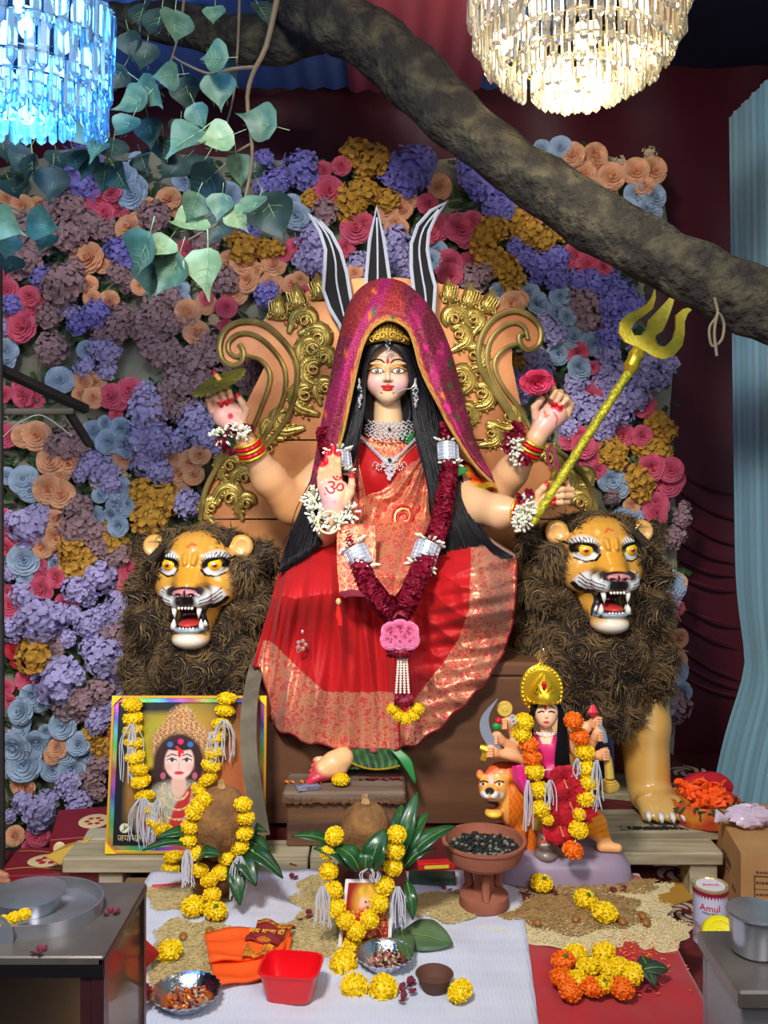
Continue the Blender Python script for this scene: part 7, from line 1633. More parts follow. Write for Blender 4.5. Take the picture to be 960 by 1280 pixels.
# ================================================================ SMALL IDOL
Ys = 2.20; ss = S(Ys); ZB = .62
si = thing('goddess_figurine', 'small painted six-armed goddess figurine with golden crown beside an orange lion', 'figurine', P(705, 1100, 2.2))
def Q3(px, py, d=0): return P(px, py, Ys-d*ss)
bb = MB(); xl, xr = (622-480)/K*2.15, (798-480)/K*2.13
def rb(z, i): 
    r = []; 
    for a in np.linspace(0, 2*PI, 41)[:-1]:
        cx = (xl+xr)/2; r.append(Vector((cx+math.copysign(abs(math.cos(a))**.5, math.cos(a))*((xr-xl)/2-i), 2.215+math.copysign(abs(math.sin(a))**.5, math.sin(a))*(.085-i*.6), z)))
    return r
rg = [rb(ZB-.002+.001, .16), rb(ZB, .0), rb(ZB+.03, .004), rb(ZB+.052, .022), rb(ZB+.058, .034), rb(ZB+.06, .16)]
bb.add([p for r in rg for p in r], [(i*40+k, i*40+(k+1) % 40, (i+1)*40+(k+1) % 40, (i+1)*40+k) for i in range(5) for k in range(40)])
obj('base', bb, mat('mauve_plinth', (150, 130, 150), .5, coat=.2, bump=.1, bscale=30), si)
F = Field(Q3(590, 1085, 0)-Vector((0, .09, 0)), Q3(800, 860, 0)+Vector((0, .09, 0)), .0017)
def C_(a, b_, ra, rb_, k=4): F.cone(Q3(*a), Q3(*b_), ra*ss, rb_*ss, k*ss)
F.ell(Q3(683, 890, 8), (14.5*ss, 13*ss, 18.5*ss), 3*ss); F.ell(Q3(683, 899, 12), (10*ss, 10*ss, 11*ss), 4*ss); F.cone(Q3(683, 892, 20), Q3(683, 896, 22.5), 1.2*ss, 1.8*ss, 1.4*ss)
C_((683, 905, 4), (683, 925, 2), 7, 8)
F.ell(Q3(686, 942, 2), (22*ss, 15*ss, 26*ss), 5*ss); C_((662, 926, 0), (708, 926, 0), 9, 9); C_((688, 965, 2), (694, 1000, 2), 20, 26)
for p0, p1, p2, r in (((665, 926, 2), (655, 948, 4), (618, 940, 12), 8), ((662, 924, -4), (648, 938, -2), (624, 924, 6), 7.5), ((660, 922, -8), (645, 925, -8), (636, 905, -2), 7), ((708, 926, 0), (728, 946, 4), (752, 944, 12), 7.5), ((712, 924, -4), (735, 935, -4), (746, 920, 6), 7.5), ((712, 922, -8), (732, 910, -8), (743, 903, -2), 7)):
    C_(p0, p1, r+1, r); C_(p1, p2, r, r*.62)
    C_(p2, (p2[0]+(p2[0]-p1[0])*.12, p2[1]+(p2[1]-p1[1])*.12-2, p2[2]+2), 6.5, 6.5)
    for k in range(4):
        sgn = -1 if p2[0] < 683 else 1
        F.chain([Q3(p2[0]+sgn*4, p2[1]-5+k*3.4, p2[2]+3), Q3(p2[0]+sgn*8, p2[1]-5+k*3.4, p2[2]+6), Q3(p2[0]+sgn*3, p2[1]-5+k*3.4, p2[2]+10)], [2.1*ss, 1.9*ss, 1.7*ss], .8*ss)
C_((705, 1010, 2), (742, 1030, 4), 24, 16, 8); C_((742, 1030, 4), (758, 1055, 2), 15, 8, 6); C_((752, 1058, 8), (772, 1060, 10), 6.5, 5.5); C_((690, 1005, 6), (683, 1055, 6), 17, 11, 6)
V, Q = F.mesh(); px = 480+V[:, 0]/V[:, 1]*K; py = HY+(CZ-V[:, 2])/V[:, 1]*K; d = -(V[:, 1]-Ys)/ss; p = Paint(len(V), (240, 186, 138))
p.lay(((px > 655) & (px < 712) & (py > 918) & (py < 975))*1.0, (214, 40, 110)); p.lay(((np.abs(px-683) < 9-(py-918)*.3) & (py > 912) & (py < 930)), (240, 200, 156)); p.lay(((py > 972) & (py < 1035) & (px < 735)), (120, 30, 66)); p.lay(((py > 985) & (px > 722) & (py < 1048)), (244, 150, 20)); p.lay((np.sin(py*.8+px*.3) > .7)*((py > 985) & (px > 722) & (py < 1048))*.6, (214, 110, 10))
p.lay(((px < 660) | (px > 712))*(py < 975)*.35*((d > 0)), (248, 150, 90)); f_ = (d > 8)*(py < 915)*(py > 872)*(np.abs(px-683) < 20)
p.lay(f_*.5, (246, 206, 176))
for sx in (-1, 1): p.lay(stroke(px, py, [(683+sx*2.5, 885), (683+sx*6, 883), (683+sx*10, 885)], .7)*f_, (50, 30, 24)); p.lay(stroke(px, py, [(683+sx*3, 890), (683+sx*6, 889), (683+sx*10, 890.5)], 1.0)*f_, (40, 24, 20))
p.lay(dot(px, py, 683, 903, 4, 1.6, .4)*f_, (206, 40, 50)); p.lay(dot(px, py, 682, 884, 2.2, 4.5, .4)*f_, (206, 20, 30)); p.lay((py > 1048)*(px > 735)*.5, (244, 160, 60))
obj('body', np_mesh('body', V, Q, SKIN, p.c), SKIN, si, crease=0)
b = MB()
for k in range(170):
    x0 = 683+random.uniform(-19, 19); sgn = 1 if x0 > 683 else -1; r_ = abs(x0-683)
    if sgn < 0: pts = [(683+sgn*r_*.7, 876, 12), (683-15-random.uniform(0, 5), 890, 12), (683-17-random.uniform(0, 7), 912, 8), (683-18-random.uniform(-3, 5), 940, 16)]
    else: pts = [(683+r_*.7, 876, 12), (683+15+random.uniform(0, 6), 890, 12), (683+14+random.uniform(0, 12), 925, 18), (683+12+random.uniform(0, 18), 962, 20), (683+14+random.uniform(0, 20), 992, 18)]
    b.tube([Q3(*q) for q in spline(pts, 14)], [.0022]*12+[.0015, .0006], 4)
b.ball(Q3(683, 884, -4), (17.5*ss, 14*ss, 20*ss), 16, 10)
obj('hair', b, hairm, si)
cr_ = thing  # crown
b = MB(); M = Matrix.Translation(Q3(677, 862, 2)) @ Matrix.Rotation(math.radians(-6), 4, 'Y') @ Matrix.Rotation(PI/2, 4, 'X')
b.lathe([(0, -.003), (26*ss, -.003), (27*ss, 0), (25*ss, .004), (20*ss, .006), (0, .006)], 36, M=M, sy=1.18)
for k in range(34): a = 2*PI*k/34; b.ball(M @ Vector((math.cos(a)*24.5*ss, math.sin(a)*24.5*1.18*ss, .004)), 2.0*ss, 6, 4)
b.lathe([(19*ss, -12*ss), (20*ss, -9*ss), (18.5*ss, -3*ss), (16*ss, 5*ss), (9*ss, 15*ss), (3*ss, 21*ss), (0, 23*ss)], 24, Q3(680, 864, 8))
for k in range(26): a = PI+PI*(k%13)/12; zz = (2, 9)[k//13]; b.ball(Q3(680, 866-zz, 8)+Vector((math.cos(a)*(17-zz*.8)*ss, math.sin(a)*(17-zz*.8)*ss, 0)), 1.7*ss, 5, 4)
for k in range(9): a = PI+PI*k/8; b.ball(Q3(680, 875, 8)+Vector((math.cos(a)*20*ss, math.sin(a)*17*ss, 0)), 2.6*ss, 6, 5)
for sx in (-1, 1): b.tube([Q3(680+sx*x_, y_, 24) for x_, y_ in ((3, 867), (9, 857), (12, 863), (8, 867))], 1.5*ss, 5)
b.tube([Q3(675, 836, 0), Q3(674, 829, 2), Q3(671, 832, 2)], 2*ss, 6)
cro = obj('crown', b, mat('yellow_gold_crown', (226, 182, 40), .3, .7), si); obj('red_gem', MB().ball(Q3(680, 857, 26), (3.2*ss, 2*ss, 5.5*ss), 10, 8), mat('ruby', (190, 10, 30), .1, coat=.6), cro)
pts = [Q3(683+x_, 913+4*math.sqrt(max(0, 1-(x_/13)**2))+1.5*r_, 12-.03*x_*x_) for r_ in range(3) for x_ in np.linspace(-12, 12, 12)]
beads('necklace', pts, .0013, par=si); beads('waist_chain', [Q3(688+x_, 962+.01*x_*x_, 19-.02*x_*x_) for x_ in np.linspace(-18, 18, 20)], .0025, par=si)
# weapons of the figurine
b = MB(); q = spline([(621, 936), (609, 915), (609, 895), (625, 873)], 14)
vs = []; 
for i, (x, y) in enumerate(q):
    w_ = 7*(1-(i/13)**2.2)+.4
    for sx, dd in ((-.4, 14), (.6, 13), (.6, 15.5), (-.4, 15.5)): vs.append(Q3(x+sx*2*w_-3, y, dd))
b.add(vs, [(i*4+k, i*4+(k+1) % 4, i*4+4+(k+1) % 4, i*4+4+k) for i in range(13) for k in range(4)]); swd = obj('sword', b, mat('silver_paint', (176, 190, 204), .3, .6), si)
obj('hilt', MB().tube([Q3(600, 934, 14), Q3(612, 938, 15), Q3(622, 940, 14)], [4*ss, 6*ss, 4*ss], 8).tube([Q3(608, 936, 14), Q3(604, 950, 14)], 4*ss, 8), GOLDB, swd)
obj('wheel', MB().lathe([(9*ss, -.002), (10*ss, 0), (9*ss, .003), (4*ss, .003), (3*ss, .005), (0, .005)], 20, M=Matrix.Translation(Q3(631, 886, 4)) @ Matrix.Rotation(PI/2, 4, 'X')), mat('cream_gold', (232, 196, 90), .4, .3), si)
obj('red_bud', MB().ball(Q3(623, 901, 8), 4.5*ss, 8, 6), mat('bud_red', (200, 30, 40), .4), si); obj('green_bud', MB().ball(Q3(621, 908, 9), (6*ss, 4*ss, 5*ss), 8, 6), mat('bud_green', (20, 140, 70), .4), si)
b = MB()
for k in range(6): a = k*PI/3; b.tube([Q3(741, 897, 6), Q3(741+4*math.cos(a), 890, 6+3*math.sin(a)), Q3(741+1.5*math.cos(a), 881, 6)], [1.5*ss, 3.4*ss, .6*ss], 6)
obj('lotus_bud', b, mat('bud_pink', (214, 50, 70), .4), si)
b = MB(); b.tube([Q3(757, 935, 12), Q3(760, 950, 12), Q3(762, 972, 12)], [3*ss, 5*ss, 6*ss], 10)
for k in range(7): b.tube([Q3(762, 975+k*2.2, 12), Q3(762, 976.4+k*2.2, 12)], [(8+4.5*math.sin(PI*k/6))*ss]*2, 12)
obj('mace', b, mat('cream_gold'), si)
obj('conch', MB().tube([Q3(750, 905, 10), Q3(754, 918, 11), Q3(757, 928, 12)], [2*ss, 4.5*ss, 3*ss], 8), mat('silver_paint'), si)
# kneeling figure under the foot
K_ = Field(Q3(655, 1085, 0)-Vector((0, .09, 0)), Q3(715, 1010, 0)+Vector((0, .07, 0)), .0018)
K_.ell(Q3(682, 1052, 22), (11*ss, 11*ss, 13*ss), 3*ss); K_.ell(Q3(683, 1068, 18), (15*ss, 15*ss, 9*ss), 4*ss); K_.cone(Q3(672, 1030, 16), Q3(690, 1030, 16), 8*ss, 9*ss, 3*ss)
V, Q = K_.mesh(); px = 480+V[:, 0]/V[:, 1]*K; py = HY+(CZ-V[:, 2])/V[:, 1]*K; p = Paint(len(V), (128, 110, 104)); p.lay((py < 1040)*1.0, (200, 160, 60)); p.lay(dot(px, py, 682, 1052, 9, 4, .5), (200, 100, 60)); p.lay(dot(px, py, 678, 1049, 1.5, 1.2), (20, 10, 10)); p.lay(dot(px, py, 686, 1049, 1.5, 1.2), (20, 10, 10)); p.lay(stroke(px, py, [(677, 1056), (687, 1056)], 1.2), (230, 220, 210))
obj('crouching_demon', np_mesh('demon', V, Q, SKIN, p.c), SKIN, si, crease=0)
# orange lion of the figurine
Lf = Field(Q3(590, 1085, 0)-Vector((0, .10, 0)), Q3(700, 955, 0)+Vector((0, .09, 0)), .0018)
def E_(x, y, d, r, k=4, cut=False): Lf.ell(Q3(x, y, d), tuple(q*ss for q in r), k*ss, cut)
E_(617, 984, 10, (19, 18, 20)); E_(612, 990, 26, (12, 14, 10)); E_(613, 994, 36, (8, 6, 5), 3); E_(617, 1016, 20, (11, 12, 6)); E_(614, 1006, 34, (8.5, 13, 5.5), 2, True); E_(632, 966, 4, (24, 18, 14)); E_(640, 1000, 2, (22, 20, 34)); E_(660, 1005, -8, (30, 22, 30)); E_(600, 968, 12, (5, 3, 6)); E_(634, 966, 16, (5, 3, 6))
Lf.cone(Q3(650, 1020, 4), Q3(648, 1066, 6), 11*ss, 7*ss, 4*ss); Lf.cone(Q3(668, 1020, -6), Q3(665, 1066, -4), 12*ss, 8*ss, 4*ss); Lf.ell(Q3(646, 1068, 12), (8*ss, 10*ss, 5*ss), 3*ss)
for k in range(60):
    a = random.uniform(-2.0, 2.2); r_ = random.uniform(20, 36); x = 632+r_*math.cos(a)*.75; y = 985+r_*math.sin(a)*1.1
    if x < 634 and 968 < y: continue
    E_(x, y, random.uniform(2, 18), (3.5, 4, 6), 1.5)
V, Q = Lf.mesh(); px = 480+V[:, 0]/V[:, 1]*K; py = HY+(CZ-V[:, 2])/V[:, 1]*K; d = -(V[:, 1]-Ys)/ss; p = Paint(len(V), (232, 120, 26)); p.lay((np.sin(px*.9+np.sin(py*.5)*2) > .3)*(px > 634)*.6, (200, 84, 16))
fc_ = (d > 14)*(px < 636); p.lay(fc_*1.0, (240, 168, 80)); p.lay(dot(px, py, 604, 994, 7, 5, .3)*fc_, (240, 236, 226)); p.lay(dot(px, py, 622, 994, 8, 5, .3)*fc_, (240, 236, 226)); p.lay(dot(px, py, 612, 989, 6, 5, .3)*fc_, (24, 20, 22)); p.lay(dot(px, py, 614, 1005, 10, 6.5, .3)*(d > 8)*(px < 630), (60, 16, 20)); p.lay(dot(px, py, 615, 1008, 6, 2.4, .4)*(px < 630), (210, 80, 80)); p.lay(dot(px, py, 615, 1000.5, 8, 1.3, .4)*fc_, (240, 236, 226))
for x_ in (604, 624): p.lay(dot(px, py, x_, 980, 4.6, 2.6, .3)*fc_, (246, 226, 170)); p.lay(dot(px, py, x_, 980, 1.8, 2, .3)*fc_, (50, 24, 14)); p.lay(stroke(px, py, [(x_-5.5, 978.5), (x_, 976.2), (x_+5.5, 977.5)], 1.2)*fc_, (90, 36, 20)); 
p.lay(stroke(px, py, [(613, 968), (614, 978)], 3)*fc_*.7, (230, 190, 190)); p.lay((py < 968)*(px < 650)*.5, (214, 70, 60)); p.lay(dot(px, py, 616, 1020, 10, 5, .4)*fc_, (244, 200, 60))
obj('lion_mount', np_mesh('lion_mount', V, Q, SKIN, p.c), SKIN, si, crease=0)
sheet('pink_sash', [(640, 958), (642, 975), (652, 990)], [(662, 955), (668, 975), (672, 1000)], 16, 16, lambda px, py, u, t: Ys-.05-.02*math.sin(PI*u), mat('pink_satin', (224, 40, 130), .35, coat=.2), si, wr=lambda px, py, u, t: .003*math.sin(u*18))
# blue cloth behind, and its garlands
b = MB().tube([Q3(735, 985, -14), Q3(752, 960, -18), Q3(752, 930, -18), Q3(742, 915, -16)], [10*ss, 18*ss, 16*ss, 8*ss], 12, flat=.5); obj('navy_drape', b, mat('navy_cloth', (36, 28, 66), .6), si)
ysf = lambda x, y: Ys-.062-.0004*max(0, y-930)
garland('orange and yellow marigold string at the left of the small idol', [(655, 902), (652, 917), (661, 931), (665, 947), (668, 964), (674, 987), (676, 1010), (684, 1024, .7)], ysf, 12.8, 'yyooyyyy', tins=[(660, 975, 12, 60, 10), (688, 975, 14, 36, 10), (640, 893, 10, 14, 6)])
garland('orange and yellow marigold string at the right of the small idol', [(717, 901), (725, 921), (731, 940), (734, 961), (736, 978), (732, 998), (724, 1018, .7), (723, 1037), (716, 1063, 1.05)], ysf, 12.8, 'ooyyyyyyo', tins=[(722, 948, 10, 24, 8), (746, 950, 14, 60, 12)])
hb_ = mat('hibiscus_red', (206, 16, 40), .6, var=.55, vscale=30, bump=.3, bscale=80)
for (cx, cy, r, lab) in ((705, 975, 15, 'red hibiscus at the top of the small idol chest cluster'), (712, 1002, 19, 'largest red hibiscus in the middle of the small idol front'), (726, 1010, 15, 'red hibiscus at the right of the small idol front'), (700, 1033, 17, 'lowest red hibiscus over the small idol knee')):
    c_ = P(cx, cy, Ys-.085); t = thing('hibiscus', lab, 'flower', c_); r0 = r*ss
    for k in range(5):
        a = k*2*PI/5+cx; mb = MB(); n = 7
        for i in range(n):
            for j in range(5):
                u = i/(n-1); s_ = (j-2)/2; rr = r0*(1.25*u+.05)*(1+.08*math.sin(s_*8+k)); w_ = .80*math.sin(min(1, u*1.0+.2)*PI*.60); aa = a+s_*w_
                mb.v.append(tuple(c_+Vector((math.cos(aa)*rr, -r0*(.75*u*(1-u*.75))+.0075*math.sin(s_*7+u*9+k)*u, math.sin(aa)*rr))))
        mb.f = [(i*5+j, i*5+j+1, i*5+j+6, i*5+j+5) for i in range(n-1) for j in range(4)]; mb.mi = [0]*len(mb.f); obj('petal', mb, hb_, t, crease=0)
    obj('stamen', MB().tube([c_, c_+Vector((.002, -r0*.9, -r0*.3))], [.002, .0015], 6).ball(c_+Vector((.002, -r0*.9, -r0*.3)), .003, 6, 5), mat('stamen_pink', (230, 120, 90), .6), t)
# ================================================================ RIGHT SIDE: carton, tin, basket
cA = Vector(((926-480)/K*2.2, 2.2, .5)); rz = math.atan2(-(.90-.853), .34)
bx = thing('cardboard_box', 'brown cardboard carton standing at the right edge of the platform', 'box', (cA.x+.15, 2.36, .5))
Mb = Matrix.Translation(cA) @ Matrix.Rotation(rz, 4, 'Z'); card = mat('cardboard', (188, 140, 88), .85, c2=(170, 124, 74), vscale=6, bump=.1, bscale=30)
wB, dB, hB = .34, .34, .166
obj('box_side', MB().box((0, 0, 0), (.004, dB, hB), M=Mb), card, bx, smooth=False); obj('box_side', MB().box((wB-.004, 0, 0), (wB, dB, hB), M=Mb), card, bx, smooth=False)
obj('box_side', MB().box((.004, 0, 0), (wB-.004, .004, hB), M=Mb), card, bx, smooth=False); obj('box_side', MB().box((.004, dB-.004, 0), (wB-.004, dB, hB), M=Mb), card, bx, smooth=False)
obj('box_flap', MB().box((0, 0, hB), (wB, dB*.5-.002, hB+.004), M=Mb), card, bx, smooth=False); obj('box_flap', MB().box((0, dB*.5+.002, hB), (wB, dB, hB+.0045), M=Mb), card, bx, smooth=False)
obj('box_bottom', MB().box((0.004, 0.004, 0), (wB-.004, dB-.004, .004), M=Mb), card, bx, smooth=False)
ink = mat('carton_ink', (96, 66, 46), .85); b = MB()
b2 = MB()
for (a0, a1, c0, c1) in ((.03, .31, .028, .031), (.03, .31, .115, .118), (.03, .033, .028, .118), (.31, .313, .028, .118), (.03, .31, .085, .0865), (.03, .31, .057, .0585), (.10, .102, .028, .118)): b2.box((a0, -.0008, c0), (a1, 0, c1), M=Mb)
obj('printed_table', b2, ink, bx, smooth=False, kind='stuff')
b2 = MB(); R = random.Random(6)      # small print too worn to read
for (u0, u1, v, h_) in ((.035, .08, .123, .006), (.035, .09, .098, .007), (.035, .075, .070, .006), (.035, .06, .010, .008)):
    u = u0
    while u < u1: w_ = R.uniform(.003, .007); b2.box((u, -.0008, v), (u+w_, 0, v+h_*R.uniform(.7, 1)), M=Mb); u += w_+.002
for (v0, v1, z0, z1) in ((.10, .19, .085, .105), (.12, .17, .070, .078), (.05, .08, .05, .06)):
    v = v0
    while v < v1: w_ = R.uniform(.004, .008); b2.box((-.0008, v, z0), (0, v+w_, z1-R.uniform(0, .004)), M=Mb); v += w_+.003
obj('worn_print', b2, ink, bx, smooth=False, kind='stuff')
# plastic bag on the box
b = MB(); R = random.Random(12); cbag = P(940, 1032, 2.36); cbag.z = .672; n = 26; m_ = 16
for i in range(m_):
    ph = PI*i/(m_-1)
    for k in range(n):
        a = 2*PI*k/n; r_ = 1+.18*math.sin(a*3+ph*2)+.13*math.sin(a*7+ph*5)+R.uniform(-.07, .07); b.v.append((cbag.x+math.cos(a)*math.sin(ph)*.06*r_, cbag.y+math.sin(a)*math.sin(ph)*.045*r_, cbag.z+.026+(-math.cos(ph))*.024*r_))
b.f = [(i*n+k, i*n+(k+1) % n, (i+1)*n+(k+1) % n, (i+1)*n+k) for i in range(m_-1) for k in range(n)]; b.mi = [0]*len(b.f)
b.tube([cbag+Vector((-.03, 0, .03)), cbag+Vector((-.055, -.01, .034)), cbag+Vector((-.075, -.02, .026)), cbag+Vector((-.095, -.02, .034)), cbag+Vector((-.105, -.03, .02))], [.024, .012, .008, .018, .004], 9, flat=.6)
tag(obj('plastic_bag', b, mat('pink_white_plastic', (226, 200, 220), .25, alpha=.82, coat=.5)), 'crumpled pinkish white plastic bag lying on the carton', 'bag')
# tin
c_ = P(888, 0, 2.12); c_.z = .502; tn = thing('tin_can', 'white and red milk tin standing left of the carton', 'can', c_); rT = .0385; hT = .128
obj('can_body', MB().lathe([(0, 0), (rT, 0), (rT, hT-.002), (0, hT-.002)], 40, c_), mat('tin_label_white', (206, 204, 226), .35, coat=.2), tn)
obj('can_rim', MB().lathe([(rT-.004, hT-.002), (rT+.001, hT-.004), (rT+.0018, hT), (rT+.001, hT+.003), (rT-.003, hT+.002), (rT-.005, hT-.002), (0, hT-.002)], 40, c_), mat('tin_rim', (226, 208, 150), .25, .6), tn)
obj('can_top', MB().lathe([(0, hT), (rT-.006, hT), (rT-.006, hT-.002)], 30, c_), mat('pale_lid', (226, 216, 222), .4), tn)
b = MB()
for k in range(34):
    a = 2*PI*k/34; u_ = Vector((math.cos(a), math.sin(a), 0))*(rT+.0006); t_ = Vector((-math.sin(a), math.cos(a), 0))*.0022; q = c_+u_
    b.add([q-t_+Vector((0, 0, hT-.010)), q+t_+Vector((0, 0, hT-.010)), q+t_*.5+Vector((0, 0, hT-.0175)), q-t_*.5+Vector((0, 0, hT-.0175))], [(0, 3, 2, 1)])
b.lathe([(rT+.0004, hT-.0125), (rT+.0008, hT-.012), (rT+.0008, hT-.003)], 40, c_)
obj('dotted_band', b, mat('tin_maroon', (150, 20, 50), .5), tn, smooth=False, kind='stuff')
b = MB(); b.lathe([(rT+.0004, .012), (rT+.0005, .052)], 40, c_, sx=1); obj('picture_band', b, mat('tin_picture', (210, 190, 210), .5, c2=(170, 140, 130), vscale=60), tn)
def wrap_text(nm, s_, size, z, m, ang=-PI/2-.36, off=.0012):
    me = text_mesh(s_, size, .0002); 
    for v in me.vertices:
        a = ang+v.co.x/rT; r_ = rT+off+v.co.z; v.co = (c_.x+math.cos(a)*r_, c_.y+math.sin(a)*r_, c_.z+z+v.co.y)
    me.materials.clear(); me.materials.append(m); return obj(nm, me, m, tn, smooth=False)
tred = mat('tin_red_text', (206, 30, 50), .5)
wrap_text('brand_word', 'Amul', .021, .0905, tred); wrap_text('small_words', 'Mithai Mate', .007, .079, mat('tin_blue_text', (60, 60, 130), .5))
text_obj('lid_word', 'Amul', .018, tred, tn, Matrix.Translation(c_+Vector((0, 0, hT+.0006))), .0002)
# yellow lid
cl_ = P(901, 1169, 2.03); M = Matrix.Translation(cl_) @ Matrix.Rotation(math.radians(58), 4, 'X')
b = MB().lathe([(0, 0), (.036, 0), (.040, .002), (.041, -.006), (.039, -.006), (.038, -.001), (0, -.002)], 40, M=M).lathe([(.028, .0), (.029, .0015), (.030, 0)], 36, M=M).lathe([(.013, 0), (.014, .0012), (.015, 0)], 30, M=M)
tag(obj('plastic_disc', b, mat('yellow_plastic', (244, 226, 20), .4)), 'round yellow plastic lid leaning before the milk tin', 'lid')
tag(obj('cardboard_piece', MB().box((-.075, -.05, 0), (.075, .05, .003), M=Matrix.Translation(T(836, 1118, .502)+Vector((0, 0, 0))) @ Matrix.Rotation(.5, 4, 'Z')), mat('mustard_card', (186, 138, 52), .8)), 'flat torn piece of mustard cardboard on the carpet left of the tin', 'cardboard')
# cloth basket with orange threads
cb_ = P(880, 1040, 2.52); cb_.z = .613; bk = thing('cloth_bowl', 'round red patterned cloth bowl heaped with orange threads behind the carton', 'basket', cb_)
obj('bowl_body', MB().lathe([(0, 0), (.06, 0), (.085, .015), (.098, .05), (.094, .075), (.088, .072), (.090, .05), (.07, .02), (0, .015)], 36, cb_), mat('red_print_cloth', (196, 30, 40), .7, c2=(216, 140, 30), vscale=16), bk)
b = MB(); R = random.Random(4)
for k in range(46):
    a = R.uniform(0, 6.28); r_ = .06*math.sqrt(R.random()); p0 = cb_+Vector((math.cos(a)*r_, math.sin(a)*r_, .07+.02*R.random())); pts = [p0]
    for i in range(5): pts.append(pts[-1]+Vector((R.uniform(-.018, .018), R.uniform(-.016, .016), R.uniform(-.008, .010))))
    b.tube([Vector(q) for q in spline(pts, 12)], .0085, 6, flat=.4)
obj('orange_threads', b, mat('neon_orange_cloth', (255, 92, 20), .6), bk, kind='stuff')
b = MB()
for k in range(40): a = R.uniform(-PI, 0); p0 = cb_+Vector((math.cos(a)*.088, math.sin(a)*.088, .055+.02*R.random())); b.tube([p0, p0+Vector((R.uniform(-.02, .02), -.006, R.uniform(-.012, .01))), p0+Vector((R.uniform(-.03, .03), -.008, R.uniform(-.02, .004)))], .003, 5)
obj('green_threads', b, mat('dark_green_thread', (40, 70, 40), .8), bk, kind='stuff')
b = MB(); b.tube(SP([(848, 992, 2.62), (868, 982, 2.64), (892, 978, 2.66), (915, 986, 2.66)], 14), [.012, .03, .032, .03, .032, .034, .034, .03, .032, .03, .03, .026, .02, .012], 10, flat=.8)
tag(obj('red_cloth', b, mat('crumpled_red_cloth', (190, 20, 40), .6, bump=.8, bscale=20)), 'crumpled dark red cloth bundled behind the cloth bowl', 'cloth')
obj_pile = MB(); 
for k in range(260): x = 818+random.gauss(0, 18); y = 1022+random.gauss(0, 3.5); c_ = P(x, y, 2.46); c_.z = .6265; obj_pile.ball(c_+Vector((0, random.uniform(-.01, .01), 0)), (.004, .002, .0015), 4, 3)
tag(obj('black_seeds', obj_pile, mat('black_seed', (26, 24, 22), .7), kind='stuff'), 'dark seeds scattered in front of the big lion paw', 'seeds')
# ================================================================ LEFT SIDE: sweet boxes
maroon = mat('maroon_carton', (128, 20, 34), .45, coat=.2); creamp = mat('cream_print', (222, 200, 150), .5); gold_p = mat('box_gold_print', (196, 150, 70), .5, .2)
def sweet(nm, label, M, w_, d_, h_, ox=0):
    t = thing(nm, label, 'box', M.translation); obj('box_body', MB().box((0, 0, 0), (w_, d_, h_), M=M, bev=.002), maroon, t)
    obj('oval_label', MB().lathe([(0, .0012), (.9, .0012), (1, .0005)], 30, M=M @ Matrix.Translation((w_*.5+ox, d_*.5, h_)) @ Matrix.Diagonal((w_*.2, d_*.24, 1, 1))), creamp, t)
    b = MB(); 
    for k in range(6): a = k*PI/3; b.ball(M @ Vector((w_*.5+ox+math.cos(a)*w_*.09, d_*.5+math.sin(a)*d_*.1, h_+.001)), (w_*.04, w_*.04, .001), 8, 4)
    obj('flower_emblem', b, mat('emblem_red', (180, 30, 40), .5), t, kind='stuff'); return t
def at(px, py, z): return T(px, py, z)
q0 = at(40, 1103, .5); M1 = Matrix.Translation((q0.x-.06, 2.34, .502)) @ Matrix.Rotation(.07, 4, 'Z')
s1 = sweet('sweet_box', 'maroon sweet box lowest on the left platform with gold wave print and small labels', M1, .27, .17, .05, -.03)
b = MB(); b.tube([M1 @ Vector((x, .03+.012*math.sin(x*24), .0515)) for x in np.linspace(.01, .26, 24)], .003, 5, flat=.3, up=(0, 0, 1)); b.tube([M1 @ Vector((x, .135+.012*math.sin(x*24+1), .0515)) for x in np.linspace(.01, .26, 24)], .0025, 5, flat=.3, up=(0, 0, 1)); obj('gold_wave', b, gold_p, s1, kind='stuff')
for x0_, x1_, z0_, z1_, c in ((.02, .07, .015, .032, (226, 216, 200)), (.11, .15, .024, .034, (120, 190, 90)), (.135, .18, .012, .020, (100, 60, 190)), (.17, .22, .028, .036, (200, 60, 160))): obj('label_strip', MB().box((x0_, -.001, z0_), (x1_, 0, z1_), M=M1), mat('strip_%d_%d_%d' % c, c, .5), s1, smooth=False)
tag(obj('white_tray', MB().box((0, 0, 0), (.25, .15, .012), M=Matrix.Translation((q0.x-.02, 2.29, .501))), mat('white_card')), 'white cardboard tray edge under the maroon sweet box', 'tray')
M2 = Matrix.Translation(P(62, 1052, 2.43)) @ Matrix.Rotation(.22, 4, 'Z') @ Matrix.Rotation(.05, 4, 'X'); M2.translation.z = .558
s2 = sweet('sweet_box', 'red sweet box with a cream oval label leaning towards the framed print', M2, .21, .19, .05)
obj('label_strip', MB().lathe([(0, .0012), (.9, .0012), (1, 0)], 20, M=M2 @ Matrix.Translation((.025, 0, .025)) @ Matrix.Rotation(PI/2, 4, 'X') @ Matrix.Diagonal((.016, .018, 1, 1))), creamp, s2)
b = MB(); a = [P(57, 1070, 2.34), P(76, 1080, 2.31), P(116, 1046, 2.40), P(84, 1055, 2.43)]
b.add(a+[q+Vector((0, .0, -.003)) for q in a], [(0, 1, 2, 3), (7, 6, 5, 4), (0, 4, 5, 1), (1, 5, 6, 2), (2, 6, 7, 3), (3, 7, 4, 0)]); tag(obj('open_lid', b, mat('yellow_card', (206, 166, 70), .6), smooth=False), 'open yellow cardboard flap lying over the maroon sweet box', 'cardboard')
